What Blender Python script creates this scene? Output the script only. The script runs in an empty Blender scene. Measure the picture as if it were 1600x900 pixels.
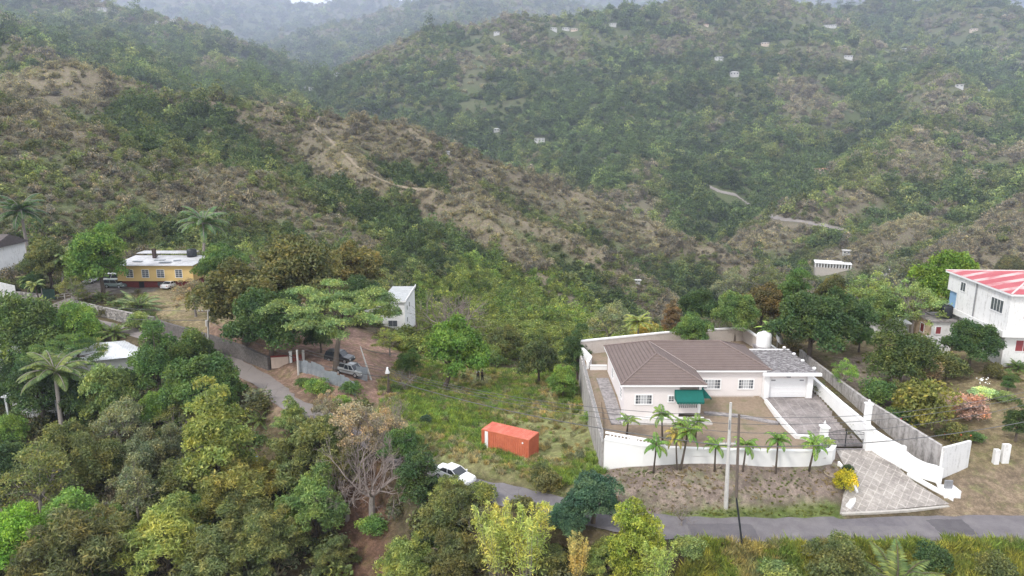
import bpy, math, random
import numpy as np
from mathutils import Vector, Matrix
R = math.radians
SC = bpy.context.scene
COL = SC.collection
rng = np.random.default_rng(7)
random.seed(7)
CAMZ = 30.0; PITCH = R(12.5); F = 1081.0
cp, sp = math.cos(PITCH), math.sin(PITCH)

def ray(px, py):
    u = (px-800)/F; v = (450-py)/F
    return np.array([u, cp+v*sp, -sp+v*cp])
def P(px, py, z):
    d = ray(px, py); t = (z-CAMZ)/d[2]
    return (d[0]*t, d[1]*t, z)
def D(px, py, Y):
    d = ray(px, py); t = Y/d[1]
    return (d[0]*t, Y, CAMZ+d[2]*t)
def proj(x, y, z):
    dz = z-CAMZ
    zc = y*cp-dz*sp; yc = y*sp+dz*cp
    return 800+F*x/zc, 450-F*yc/zc, zc

# ---------- noise ----------
def _h(i, j, s):
    n = (i*374761393 + j*668265263 + s*974634777) & 0xffffffff
    n = ((n ^ (n >> 13))*1274126177) & 0xffffffff
    return ((n ^ (n >> 16)) & 0xffff)/65535.0
def vnoise(x, y, s=0):
    xi = np.floor(x).astype(np.int64); yi = np.floor(y).astype(np.int64)
    fx = x-xi; fy = y-yi
    fx = fx*fx*(3-2*fx); fy = fy*fy*(3-2*fy)
    a = _h(xi, yi, s); b = _h(xi+1, yi, s); c = _h(xi, yi+1, s); d = _h(xi+1, yi+1, s)
    return (a+(b-a)*fx)*(1-fy)+(c+(d-c)*fx)*fy
def fbm(x, y, sc, o=4, s=0):
    r = 0; a = .5; t = 0
    for k in range(o):
        r = r+a*vnoise(x/sc+k*17.3, y/sc-k*9.1, s+k); t += a; a *= .5; sc *= .5
    return r/t*2-1          # -1..1
def sstep(a, b, x):
    t = np.clip((x-a)/(b-a), 0, 1); return t*t*(3-2*t)

# ---------- objects ----------
def tag(o, label=None, cat=None, group=None, kind=None):
    if label: o['label'] = label
    if cat: o['category'] = cat
    if group: o['group'] = group
    if kind: o['kind'] = kind
    return o
def empty(name, loc=(0, 0, 0), rz=0, label=None, cat=None, group=None):
    o = bpy.data.objects.new(name, None); COL.objects.link(o)
    o.location = loc; o.rotation_euler = (0, 0, rz); o.empty_display_size = .3
    return tag(o, label, cat, group)
class MB:
    def __init__(s): s.v = []; s.f = []; s.m = []
    def add(s, vs, fs, m=0):
        n = len(s.v); s.v += [tuple(map(float, v)) for v in vs]
        s.f += [tuple(i+n for i in f) for f in fs]; s.m += [m]*len(fs); return s
    def box(s, x0, x1, y0, y1, z0, z1, m=0):
        return s.add([(x0,y0,z0),(x1,y0,z0),(x1,y1,z0),(x0,y1,z0),(x0,y0,z1),(x1,y0,z1),(x1,y1,z1),(x0,y1,z1)],
            [(0,3,2,1),(4,5,6,7),(0,1,5,4),(1,2,6,5),(2,3,7,6),(3,0,4,7)], m)
    def obox(s, c, size, rz=0, m=0, rx=0):
        a, b, h = size[0]/2, size[1]/2, size[2]/2
        M = Matrix.Rotation(rz, 3, 'Z') @ Matrix.Rotation(rx, 3, 'X')
        vs = [M @ Vector((x, y, z)) + Vector(c) for z in (-h, h) for x, y in ((-a,-b),(a,-b),(a,b),(-a,b))]
        return s.add(vs, [(0,3,2,1),(4,5,6,7),(0,1,5,4),(1,2,6,5),(2,3,7,6),(3,0,4,7)], m)
    def poly(s, pts, m=0): return s.add(pts, [tuple(range(len(pts)))], m)
    def prism(s, pts, z0, z1, m=0):      # pts 2D ccw
        n = len(pts); vs = [(x, y, z0) for x, y in pts]+[(x, y, z1) for x, y in pts]
        return s.add(vs, [tuple(range(n-1, -1, -1)), tuple(range(n, 2*n))]+[(i, (i+1) % n, n+(i+1) % n, n+i) for i in range(n)], m)
    def tube(s, pts, rad, n=6, m=0, cap=True):
        pts = [Vector(p) for p in pts]
        if not hasattr(rad, '__len__'): rad = [rad]*len(pts)
        base = len(s.v); N = len(pts)
        for i, p in enumerate(pts):
            t = (pts[min(i+1, N-1)]-pts[max(i-1, 0)])
            t = t.normalized() if t.length > 1e-9 else Vector((0, 0, 1))
            a = t.cross(Vector((0, 0, 1))) if abs(t.z) < .95 else t.cross(Vector((1, 0, 0)))
            a.normalize(); b = t.cross(a)
            for k in range(n):
                an = 2*math.pi*k/n
                s.v.append(tuple(p+(a*math.cos(an)+b*math.sin(an))*rad[i]))
        for i in range(N-1):
            for k in range(n):
                k2 = (k+1) % n
                s.f.append((base+i*n+k, base+i*n+k2, base+(i+1)*n+k2, base+(i+1)*n+k)); s.m.append(m)
        if cap:
            s.f.append(tuple(base+k for k in range(n-1, -1, -1))); s.m.append(m)
            s.f.append(tuple(base+(N-1)*n+k for k in range(n))); s.m.append(m)
        return s
    def cyl(s, c, r, z0, z1, n=16, m=0, r2=None):
        return s.tube([(c[0], c[1], z0), (c[0], c[1], z1)], [r, r if r2 is None else r2], n, m)
    def lathe(s, c, prof, n=20, m=0):
        base = len(s.v)
        for r, z in prof:
            for k in range(n):
                a = 2*math.pi*k/n; s.v.append((c[0]+r*math.cos(a), c[1]+r*math.sin(a), c[2]+z))
        for i in range(len(prof)-1):
            for k in range(n):
                k2 = (k+1) % n; s.f.append((base+i*n+k, base+i*n+k2, base+(i+1)*n+k2, base+(i+1)*n+k)); s.m.append(m)
        s.f.append(tuple(base+k for k in range(n-1, -1, -1))); s.m.append(m)
        s.f.append(tuple(base+(len(prof)-1)*n+k for k in range(n))); s.m.append(m)
        return s
    def mesh(s, name, mats):
        me = bpy.data.meshes.new(name); me.from_pydata(s.v, [], s.f)
        if not isinstance(mats, (list, tuple)): mats = [mats]
        for m in mats: me.materials.append(m)
        me.polygons.foreach_set('material_index', s.m); me.update(); return me
    def build(s, name, mats, parent=None, smooth=False, bevel=0):
        me = s.mesh(name, mats)
        if smooth: me.polygons.foreach_set('use_smooth', [True]*len(me.polygons))
        o = bpy.data.objects.new(name, me); COL.objects.link(o)
        if parent is not None: o.parent = parent
        if bevel:
            b = o.modifiers.new('b', 'BEVEL'); b.width = bevel; b.segments = 2; b.limit_method = 'ANGLE'
        return o

def np_mesh(name, verts, quads, mats, attr=None, attrs=None):
    me = bpy.data.meshes.new(name)
    nv, nf = len(verts), len(quads); k = quads.shape[1]
    me.vertices.add(nv); me.vertices.foreach_set('co', np.asarray(verts, np.float32).ravel())
    me.loops.add(nf*k); me.loops.foreach_set('vertex_index', np.asarray(quads, np.int32).ravel())
    me.polygons.add(nf); me.polygons.foreach_set('loop_start', np.arange(0, nf*k, k, dtype=np.int32))
    me.polygons.foreach_set('loop_total', np.full(nf, k, np.int32))
    if not isinstance(mats, (list, tuple)): mats = [mats]
    for m in mats: me.materials.append(m)
    me.update(calc_edges=True); me.validate()
    if attr is not None:
        a = me.attributes.new('v', 'FLOAT', 'FACE'); a.data.foreach_set('value', np.asarray(attr, np.float32))
    for nm, typ, dom, arr in (attrs or []):
        a = me.attributes.new(nm, typ, dom)
        a.data.foreach_set('vector' if typ == 'FLOAT_VECTOR' else 'color' if typ == 'FLOAT_COLOR' else 'value', np.asarray(arr, np.float32 if typ != 'INT' else np.int32).ravel())
    return me

# ---------- materials ----------
class NT:
    def __init__(s, name):
        s.mat = bpy.data.materials.new(name); s.mat.use_nodes = True
        s.t = s.mat.node_tree; s.n = s.t.nodes; s.l = s.t.links
        s.bsdf = s.n['Principled BSDF']; s.out = s.n['Material Output']
    def new(s, typ, **kw):
        x = s.n.new(typ)
        for k, v in kw.items(): setattr(x, k, v)
        return x
    def set(s, node, name, v):
        i = node.inputs[name]
        if hasattr(v, 'is_linked') or isinstance(v, bpy.types.NodeSocket): s.l.new(v, i)
        else: i.default_value = v
    def noise(s, scale, detail=4, rough=.6, vec=None, dist=0):
        x = s.new('ShaderNodeTexNoise'); x.inputs['Scale'].default_value = scale
        x.inputs['Detail'].default_value = detail; x.inputs['Roughness'].default_value = rough; x.inputs['Distortion'].default_value = dist
        if vec is not None: s.l.new(vec, x.inputs['Vector'])
        return x.outputs['Fac']
    def ramp(s, fac, stops):
        x = s.new('ShaderNodeValToRGB'); e = x.color_ramp.elements
        while len(e) < len(stops): e.new(.5)
        for k, (p, c) in enumerate(stops):
            e[k].position = p; e[k].color = (*c, 1) if hasattr(c, '__len__') else (c, c, c, 1)
        s.l.new(fac, x.inputs['Fac']); return x.outputs['Color']
    def mix(s, fac, a, b, mode='MIX'):
        x = s.new('ShaderNodeMix', data_type='RGBA', blend_type=mode)
        for i, v in ((0, fac), (6, a), (7, b)):
            if isinstance(v, bpy.types.NodeSocket): s.l.new(v, x.inputs[i])
            elif i == 0: x.inputs[0].default_value = v
            else: x.inputs[i].default_value = (*v, 1)
        return x.outputs[2]
    def math(s, op, a, b=0):
        x = s.new('ShaderNodeMath', operation=op)
        for i, v in ((0, a), (1, b)):
            if isinstance(v, bpy.types.NodeSocket): s.l.new(v, x.inputs[i])
            else: x.inputs[i].default_value = v
        return x.outputs[0]
    def coord(s, k='Object', scale=None):
        x = s.new('ShaderNodeTexCoord').outputs[k]
        if scale:
            m = s.new('ShaderNodeMapping'); m.inputs['Scale'].default_value = scale; s.l.new(x, m.inputs['Vector']); x = m.outputs[0]
        return x
    def geo(s): return s.new('ShaderNodeNewGeometry').outputs['Position']
    def bump(s, h, strength=.3, dist=.05):
        x = s.new('ShaderNodeBump'); x.inputs['Strength'].default_value = strength; x.inputs['Distance'].default_value = dist
        s.l.new(h, x.inputs['Height']); s.l.new(x.outputs[0], s.bsdf.inputs['Normal'])
    def color(s, c): s.set(s.bsdf, 'Base Color', c if isinstance(c, bpy.types.NodeSocket) else (*c, 1)); return s
    def rough(s, r): s.set(s.bsdf, 'Roughness', r); return s

def plain(name, c, rough=.8, var=.12, scale=3, metal=0, bump=0, spec=.3):
    t = NT(name); pos = t.geo(); n = t.noise(scale, 5, .65, pos)
    a = tuple(x*(1-var) for x in c); b = tuple(min(1, x*(1+var)) for x in c)
    t.color(t.ramp(n, [(.3, a), (.7, b)])); t.rough(rough); t.bsdf.inputs['Metallic'].default_value = metal
    t.bsdf.inputs['Specular IOR Level'].default_value = spec
    if bump: t.bump(t.noise(scale*6, 4, .6, pos), bump, .03)
    return t.mat
def stained(name, c, stain, lo=.45, hi=.7, scale=1.2, rough=.85, drips=True, bump=.15, fine=.5):
    """painted / bare masonry with vertical drip stains and blotches of its own"""
    t = NT(name); pos = t.geo()
    m = t.new('ShaderNodeMapping'); m.inputs['Scale'].default_value = (scale*2.2, scale*2.2, scale*(.35 if drips else 2.2)); t.l.new(pos, m.inputs['Vector'])
    n1 = t.noise(1, 6, .7, m.outputs[0]); n2 = t.noise(scale*3, 5, .7, pos)
    f = t.math('MULTIPLY', n1, t.math('ADD', n2, fine))
    fac = t.ramp(f, [(lo, 0.), (hi, 1.)])
    base = t.ramp(t.noise(scale*.7, 3, .5, pos), [(.3, tuple(x*.93 for x in c)), (.7, c)])
    t.color(t.mix(fac, base, stain)); t.rough(rough); t.bsdf.inputs['Specular IOR Level'].default_value = .25
    if bump: t.bump(t.noise(25, 3, .6, pos), bump, .02)
    return t.mat
# ---------- terrain ----------
CTRL = [P(*a) for a in [
 (1600,850,-3.9),(1200,850,-3.95),(1200,806,-3.8),(1600,798,-3.8),(1040,815,-3.9),(850,795,-4),(770,770,-4),(700,748,-3.9),
 (1400,900,-4.9),(1100,900,-5.4),(900,890,-7),(700,850,-8),(560,850,-10),(400,850,-11),(200,870,-12),(0,880,-12),
 (1150,725,-1.5),(1000,712,-1.9),(1290,726,-1.5),
 (640,720,-4.6),(560,680,-5),(500,650,-4.6),(440,620,-4),(330,550,-3.4),(250,520,-2.7),(100,485,-1),(0,475,0),
 (530,562,-3),(600,600,-4),(450,560,-2.6),(400,520,-1.2),(350,500,-.5),(240,445,.3),(150,450,.3),(0,440,1.5),
 (200,600,-8),(100,640,-8.5),(0,600,-8),(300,640,-7.5),(380,600,-6),(300,700,-9.5),(100,740,-10.5),(450,720,-8),
 (700,700,-4.4),(800,715,-4.9),(900,740,-4.6),(700,640,-5.5),(800,640,-6),(750,594,-7),(850,590,-7),(650,600,-6),(900,650,-5.2),
 (930,560,-7.5),(620,520,-6),(700,540,-10.5),(700,490,-17),(850,530,-12),(850,490,-19),(400,480,-1),(480,520,-2.5),
 (1400,560,.5),(1450,600,0),(1500,640,-.7),(1550,700,-2),(1560,760,-3.2),(1550,575,1),(1600,600,.8),(1350,540,.5),
]] + [(20,102,-1.5),(35,106,-1),(10,97,-4),(60,110,0),(45,130,-5),(80,100,2),(80,60,-3),(75,140,-7),(20,130,-11),(45,170,-22),(95,170,-14),
 (0,0,-14),(-60,20,-16),(60,20,-8),(0,-60,-16),(40,30,-7),(120,60,-2),(-130,60,-12),(0,35,-9),(-40,38,-13),
 (-90,180,2),(-60,190,-2),(-130,170,8),(-30,200,-14),(0,220,-24),(-120,120,3),(60,220,-34),(130,200,-24),(-180,100,10),(160,120,-5)]
CTRL = np.array(CTRL)
_N = len(CTRL)
def _tps(r2): return .5*r2*np.log(r2+1e-9)
_d2 = ((CTRL[:, None, :2]-CTRL[None, :, :2])**2).sum(-1)/1e4
_A = np.zeros((_N+3, _N+3)); _A[:_N, :_N] = _tps(_d2)+np.eye(_N)*2e-4
_A[:_N, _N] = 1; _A[:_N, _N+1:] = CTRL[:, :2]/100; _A[_N:, :_N] = _A[:_N, _N:].T
_w = np.linalg.solve(_A, np.r_[CTRL[:, 2], 0, 0, 0])
def near_h(x, y):
    r = _w[_N]+_w[_N+1]*x/100+_w[_N+2]*y/100
    for i in range(_N):
        r = r+_w[i]*_tps(((x-CTRL[i, 0])**2+(y-CTRL[i, 1])**2)/1e4)
    return r

RIDGES = [  # (pixel x, pixel y, forward distance)..., slope, roundness
 ([(-300,80,290),(-150,120,270),(0,170,260),(150,215,260),(300,262,255),(400,330,240),(470,378,225),(560,430,205)], .42, 12),
 ([(-400,50,680),(-200,55,640),(0,84,600),(60,104,580),(110,130,560)], .5, 12),
 ([(-200,240,430),(0,160,445),(60,118,445),(105,97,440),(160,119,440),(230,139,440),(300,154,440),(400,166,440),(500,179,430),(560,187,435),(640,204,440),(720,239,440),(800,266,440),(900,302,440),(1000,347,430),(1080,376,420),(1160,406,400),(1240,440,380)], .62, 4),
 ([(500,182,428),(492,202,400),(530,232,370),(560,264,345),(610,287,335),(670,299,325),(720,318,315),(760,345,300),(800,375,290),(840,415,272),(870,450,255)], .8, 3),
 ([(640,206,440),(680,245,415),(715,285,385),(760,320,355),(850,350,340),(930,390,320),(980,430,300)], .72, 4),
 ([(300,156,440),(330,200,400),(370,260,350),(400,310,320)], .75, 4),
  ([(200,136,440),(225,190,400),(240,240,360)], .75, 4),
 ([(400,168,440),(430,220,390),(470,300,340)], .78, 4),
 ([(-300,-60,1300),(-100,-30,1250),(60,-5,1200),(100,10,1150),(180,20,1100),(270,48,1050),(350,88,1000),(450,125,950),(520,158,900),(580,200,820)], .45, 30),
 ([(100,10,1150),(130,50,950),(170,90,780),(200,120,640)], .5, 15),
 ([(270,48,1050),(300,90,900),(360,130,780),(420,165,640)], .5, 15),
 ([(-100,-30,1250),(-60,30,900),(0,70,650)], .5, 15),
 ([(400,190,1150),(480,165,1150),(520,150,1150),(600,105,1200),(700,62,1250),(800,50,1300),(900,47,1350),(1000,30,1400),(1080,14,1450),(1150,8,1500),(1200,22,1500),(1270,60,1400),(1350,92,1300),(1450,130,1150),(1520,148,1080),(1600,165,1000),(1800,200,900)], .42, 25),
 ([(740,60,1260),(755,110,1120),(745,150,1020),(735,185,900),(700,230,760)], .5, 14),
 ([(900,47,1350),(880,100,1150),(850,160,960),(820,220,800),(850,270,650)], .5, 14),
 ([(1000,30,1400),(1010,90,1180),(990,150,980),(950,210,820),(1000,260,680),(960,300,560)], .5, 14),
 ([(1150,10,1500),(1190,70,1250),(1240,115,1080),(1270,165,900),(1220,225,760),(1140,275,640),(1060,330,540)], .5, 14),
 ([(1270,60,1400),(1340,130,1050),(1400,170,900)], .5, 14),
 ([(1450,132,1150),(1500,180,900),(1440,215,760),(1400,245,660),(1320,300,560),(1240,345,500)], .5, 12),
 ([(1600,168,1000),(1620,230,760),(1560,280,600),(1480,330,500),(1400,370,440),(1330,395,410)], .5, 12),
 ([(1700,260,600),(1640,340,420),(1560,380,360)], .5, 10),
 ([(1100,45,2300),(1150,34,2300),(1230,35,2200),(1330,27,2100),(1390,12,2100),(1450,28,2000),(1520,25,1900),(1600,30,1900),(1800,30,1900)], .4, 40),
 ([(1390,14,2100),(1400,70,1750),(1440,110,1500)], .45, 30),
 ([(1200,36,2250),(1260,70,1850),(1290,85,1650)], .45, 30),
 ([(1550,28,1900),(1560,90,1500),(1580,125,1350)], .45, 30),
 ([(350,110,2600),(430,80,2600),(500,60,2600),(560,40,2600),(640,20,2700),(700,5,2800),(760,-8,2900),(850,5,3000),(950,25,3000),(1050,40,3000),(1150,45,3000)], .42, 60),
 ([(560,42,2600),(540,90,2000),(500,120,1700),(480,150,1400)], .45, 40),
 ([(760,-6,2900),(720,30,2300),(660,70,1800)], .45, 40),
 ([(-400,-60,4500),(100,-30,4500),(300,-25,4500),(380,-12,4500),(430,10,4500),(480,16,4500),(520,12,4500),(560,5,4500),(610,4,4500),(650,15,4500),(685,15,4500),(750,-15,4500),(1000,-30,5000),(1200,-40,5000),(1350,-35,5000),(1600,-45,5000),(1900,-50,5000)], .42, 90),
 ([(300,-25,4500),(330,30,3600),(300,60,3000)], .4, 60), ([(560,0,4500),(480,45,3600),(420,70,3100)], .4, 60),
]
for _i, (_p, _s, _r) in enumerate(RIDGES):     # push the farther ranges back to their real distance
    _k = 1.75 if _r == 30 or (_s == .5 and _r == 15) else 1.2 if (_r == 25 or (_s == .5 and _r in (14,)) ) else 1.45 if _r in (60, 40) and min(q[2] for q in _p) >= 1400 and _s == .42 or (_r == 40 and _s == .45) else 1.4 if _r in (90,) or (_s == .4 and _r == 60) else 1
    RIDGES[_i] = ([(q[0], q[1], q[2]*(_k if q[2] > 950 or _k < 1.3 or _r in (30,) else 1+(_k-1)*max(0, (q[2]-500)/450))) for q in _p], _s, _r*(_k if _k > 1.2 else 1))
SEGS = []
for pts, sl, rd in RIDGES:
    W = [D(*p) for p in pts]
    for a, b in zip(W[:-1], W[1:]): SEGS.append((a, b, sl, rd))
def far_h(x, y):
    far = np.hypot(x, y)
    wsc = np.clip(far/500, .5, 4)
    wx = x+8*wsc*fbm(x, y, 150, 4, 3); wy = y+8*wsc*fbm(x, y, 150, 4, 11)
    # keep crests where they are drawn: warp fades near the viewer only by size
    h = np.full(x.shape, -95.)+far*.012
    for a, b, sl, rd in SEGS:
        ax, ay, az = a; bx, by, bz = b
        vx, vy = bx-ax, by-ay; L2 = vx*vx+vy*vy
        t = np.clip(((wx-ax)*vx+(wy-ay)*vy)/L2, 0, 1)
        r = np.hypot(wx-ax-t*vx, wy-ay-t*vy)
        hh = az+t*(bz-az)-sl*(np.sqrt(r*r+rd*rd)-rd)
        k = rd*.15
        m = np.maximum(h, hh); dd = np.abs(h-hh)
        h = m+np.where(dd < 4*k, k*np.exp(-dd/k)*.5, 0)
    ridged = 1-np.abs(fbm(x, y, 70, 3, 31))*2
    ridged2 = 1-np.abs(fbm(x, y, 330, 4, 37))*2
    h = h+ridged*3.5*np.clip(far/450, .4, 3)+(ridged2*20*sstep(450, 1200, far))
    h = h+fbm(x, y, 22, 3, 41)*1.6
    return h-1.5

# roads: world polylines (x,y,z,half width)
def road_pts(l): return [P(a, b, z) for a, b, z in l]
ROAD_MAIN = road_pts([(2000,822,-3.7),(1600,823,-3.85),(1400,826,-3.9),(1200,828,-3.9),(1040,822,-3.95),(930,805,-4),(850,788,-4.0),(770,768,-4),(690,745,-4.1),(620,710,-4.6),(550,672,-4.9),(490,645,-4.6),(450,628,-4.2),(425,605,-4.0),(385,580,-3.7),(345,560,-3.4),(290,538,-3.0),(230,524,-2.5),(160,508,-1.9),(100,492,-1.2),(30,478,-.5),(-60,468,0)])
ROAD_UP = road_pts([(75,487,-.9),(108,470,-.3),(135,462,.1),(170,452,.3),(215,446,.3)])
def catmull(pts, n=8):
    pts = np.array(pts); out = []
    for i in range(len(pts)-1):
        p0, p1, p2, p3 = pts[max(i-1, 0)], pts[i], pts[i+1], pts[min(i+2, len(pts)-1)]
        for k in range(n):
            t = k/n; out.append(.5*((2*p1)+(-p0+p2)*t+(2*p0-5*p1+4*p2-p3)*t*t+(-p0+3*p1-3*p2+p3)*t**3))
    out.append(pts[-1]); return np.array(out)
RM = catmull(ROAD_MAIN); RU = catmull(ROAD_UP)
ROADS = [(RM, 2.1, 1.8), (RU, 1.7, 1.5)]
def poly_sd(x, y, poly):
    ins = np.zeros(x.shape, bool); d = np.full(x.shape, 1e9); n = len(poly)
    for i in range(n):
        ax, ay = poly[i][:2]; bx, by = poly[(i+1) % n][:2]
        c = ((ay > y) != (by > y)) & (x < (bx-ax)*(y-ay)/((by-ay) if by != ay else 1e-9)+ax); ins ^= c
        vx, vy = bx-ax, by-ay; t = np.clip(((x-ax)*vx+(y-ay)*vy)/(vx*vx+vy*vy+1e-9), 0, 1)
        d = np.minimum(d, np.hypot(x-ax-t*vx, y-ay-t*vy))
    return np.where(ins, -d, d)
# house platform corners (follow the perimeter wall)
PAD = [(9.35,64.8),(13,63.2),(18,62.6),(24,62.4),(30.6,62.2),(31.7,65.0),(34.9,65.1),(36.0,76),(36.0,85),(35.6,94),(34.6,99.3),(22,96.6),(9.6,92.4)]
def pad_z(x, y):     # drive falls towards the gate, lawn falls a little to the front
    lawn = -.02-.95*sstep(77, 71.3, y)+.2*sstep(70, 64, y)
    drive = -.02-1.0*sstep(76, 65, y)
    return np.where(x > 30.0, drive, lawn+(drive-lawn)*sstep(28.5, 30, x))
DRIVE = [P(1306,703,-1.25), P(1363,701,-1.25), P(1400,727,-1.9), P(1430,755,-2.7), P(1484,789,-3.55), P(1312,803,-3.7), P(1318,770,-3.0), P(1330,745,-2.3)]
YARDS = [  # polygon, z
 ([P(180,462,.3)[:2], P(110,440,.3)[:2], P(130,415,.3)[:2], P(330,425,.3)[:2], P(330,450,.3)[:2]], .3),
]
def H(x, y):
    x = np.asarray(x, float); y = np.asarray(y, float); sh = x.shape
    x = np.atleast_1d(x).ravel(); y = np.atleast_1d(y).ravel()
    r = np.hypot(x, y*1.0)
    w = sstep(175, 245, r)
    h = np.zeros(x.shape)
    mN = w < 1; mF = w > 0
    if mN.any():
        hn = near_h(x[mN], y[mN])+fbm(x[mN], y[mN], 9, 3, 5)*.18; h[mN] += hn*(1-w[mN])
    if mF.any(): h[mF] += far_h(x[mF], y[mF])*w[mF]
    m = r < 230
    if m.any():
        xm, ym, hm = x[m], y[m], h[m]
        for pl, z in YARDS:
            sd = poly_sd(xm, ym, pl); k = sstep(4, 0, sd); hm = hm*(1-k)+z*k
        for pts, hw, bl in ROADS:
            best = np.full(xm.shape, 1e9); bz = np.zeros(xm.shape)
            for a, b in zip(pts[:-1], pts[1:]):
                vx, vy = b[0]-a[0], b[1]-a[1]; t = np.clip(((xm-a[0])*vx+(ym-a[1])*vy)/(vx*vx+vy*vy+1e-9), 0, 1)
                d = np.hypot(xm-a[0]-t*vx, ym-a[1]-t*vy); u = d < best
                best = np.where(u, d, best); bz = np.where(u, a[2]+t*(b[2]-a[2]), bz)
            k = sstep(hw+.5+bl, hw+.5, best); hm = hm*(1-k)+(bz-.07)*k
        # outer drive
        sd = poly_sd(xm, ym, DRIVE); dz = -1.25+(ym-65.0)/(57.6-65.0)*(-3.7+1.25); dz = np.clip(dz, -3.75, -1.2)
        k = sstep(1.2, .0, sd); hm = hm*(1-k)+(dz-.08)*k
        sd = poly_sd(xm, ym, PAD); hm = np.where(sd < 0, np.minimum(hm, pad_z(xm, ym)-.25), hm); hm = np.where(sd < -1.2, pad_z(xm, ym)-.25, hm)
        h[m] = hm
    return h.reshape(sh) if sh else float(h[0])

# one sheet: polar grid with rings that grow with distance
th = np.linspace(R(-62), R(62), 620)
rr = np.concatenate([np.linspace(-1, 1, 1), np.geomspace(14, 9300, 820)])
rr[0] = 2.0
TH, RR = np.meshgrid(th, rr)
GX, GY = RR*np.sin(TH), RR*np.cos(TH)
GH = H(GX, GY)
nr, nt_ = GX.shape
# what lies behind crests gets no plants: running maximum of elevation angle, with room for a step aside
EL = (GH+12-CAMZ)/RR
MAXEL = np.maximum.accumulate((GH-CAMZ)/RR, axis=0)
VIS = EL > MAXEL-.004
# ---------- ground colours ----------
def pxpoly(l, z): return [P(a, b, z)[:2] for a, b in l]
LAY = [  # polygon, soft edge m, colour, noise weight
 (pxpoly([(640,545),(900,560),(940,640),(940,740),(1000,770),(860,790),(720,745),(600,700),(600,620)], -6), 4, (.19,.19,.085)),
 (pxpoly([(935,735),(990,705),(1310,722),(1315,808),(1040,812),(900,790)], -2.8), 1.0, (.18,.142,.118)),
 (pxpoly([(1480,770),(1515,700),(1600,665),(1700,660),(1700,800),(1480,800)], -2.6), 1.2, (.17,.13,.09)),
 (pxpoly([(1260,540),(1330,520),(1480,560),(1620,570),(1700,660),(1530,690),(1470,700),(1400,650)], .2), 2, (.17,.135,.08)),
 (pxpoly([(1310,560),(1400,560),(1440,640),(1340,620)], .4), 2, (.19,.15,.12)),
 (pxpoly([(240,455),(480,450),(480,520),(340,510),(230,480)], -.3), 3, (.20,.16,.095)),
 (pxpoly([(440,520),(560,505),(660,540),(660,600),(560,620),(470,600),(400,560)], -2.8), 2.5, (.21,.135,.105)),
 (pxpoly([(330,530),(460,565),(480,620),(470,650),(440,640),(340,560)], -3.6), 1.5, (.20,.135,.10)),
 (pxpoly([(535,780),(590,780),(600,900),(535,900)], -9), 2, (.12,.072,.05)),
 (pxpoly([(110,440),(260,430),(240,455),(130,462)], .3), 1, (.17,.15,.135)),
 (pxpoly([(1100,842),(1700,842),(1700,930),(1050,930)], -4.6), 1.5, (.14,.14,.05)),
 (pxpoly([(1040,808),(1040,795),(1310,790),(1315,808)], -3.6), .7, (.10,.12,.04)),
]
def ground_color():
    x, y = GX.ravel(), GY.ravel(); r = np.hypot(x, y)
    n1 = fbm(x, y, 14, 4, 61); n2 = fbm(x, y, 60, 4, 67); n3 = fbm(x, y, 3, 3, 71)
    near = np.array([.085,.068,.042])+np.outer(n1, [.03,.02,.008])
    hill_b = np.array([.145,.122,.088]); hill_g = np.array([.10,.11,.055]); hill_t = np.array([.18,.15,.105])
    # curvature: gullies green, crests bare
    hh = GH; k = 6
    sm = (np.roll(hh, k, 0)+np.roll(hh, -k, 0)+np.roll(hh, 3*k, 1)+np.roll(hh, -3*k, 1))/4
    cv = ((hh-sm)/(1+r.reshape(hh.shape)/400)).ravel()
    k = 14; sm2 = (np.roll(hh, k, 0)+np.roll(hh, -k, 0)+np.roll(hh, 36, 1)+np.roll(hh, -36, 1))/4
    cvb = ((hh-sm2)/(2.5+r.reshape(hh.shape)/160)).ravel(); cv = np.where(r < 900, cv*.4+cvb*1.1, cv)
    f = sstep(-.6, 1.2, cv+n2*1.6+n1*.5)[:, None]
    hill = hill_g*(1-f)+hill_b*f
    t = sstep(1.6, 4, cv+n1)[:, None]; hill = hill*(1-t)+hill_t*t
    far = sstep(500, 900, r)[:, None]
    hill = hill*(1-far)+(np.array([.085,.10,.045])*(1-f*.35)+hill_b*f*.35)*far
    w = sstep(160, 240, r)[:, None]
    c = near*(1-w)+hill*w
    m = r < 260
    for pl, e, colr in LAY:
        sd = poly_sd(x[m], y[m], pl)+n1[m]*e*.8
        kk = sstep(e, -e*.2, sd)[:, None]
        cc = np.array(colr)*(1+.22*n3[m][:, None]+.2*n1[m][:, None])
        c[m] = c[m]*(1-kk)+cc*kk
    return np.clip(c, .01, .6), cv
GCOL, GCV = ground_color()

def mat_terrain():
    t = NT('terrain_soil'); a = t.new('ShaderNodeAttribute', attribute_name='gcol'); pos = t.geo()
    n = t.noise(1.3, 8, .72, pos); n2 = t.noise(9, 5, .7, pos); n3 = t.noise(.25, 4, .6, pos)
    f = t.math('ADD', t.math('MULTIPLY', n, 1.1), t.math('MULTIPLY', n2, .7))
    m = t.ramp(f, [(.55, .45), (.9, 1.), (1.25 if False else 1., 1.5)])
    c = t.mix(1, a.outputs['Color'], m, 'MULTIPLY')
    gr = t.ramp(t.noise(.6, 6, .7, pos), [(.5, 0.), (.66, .6)])
    c = t.mix(gr, c, t.mix(1, c, (.72, 1.05, .55), 'MULTIPLY'))
    t.color(c); t.rough(.95); t.bsdf.inputs['Specular IOR Level'].default_value = .1
    t.bump(f, .6, .12); return t.mat
idx = (np.arange(nr-1)[:, None]*nt_+np.arange(nt_-1)[None, :]).ravel()
quads = np.stack([idx, idx+1, idx+nt_+1, idx+nt_], 1)
gc4 = np.c_[GCOL, np.ones(len(GCOL))]
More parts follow.
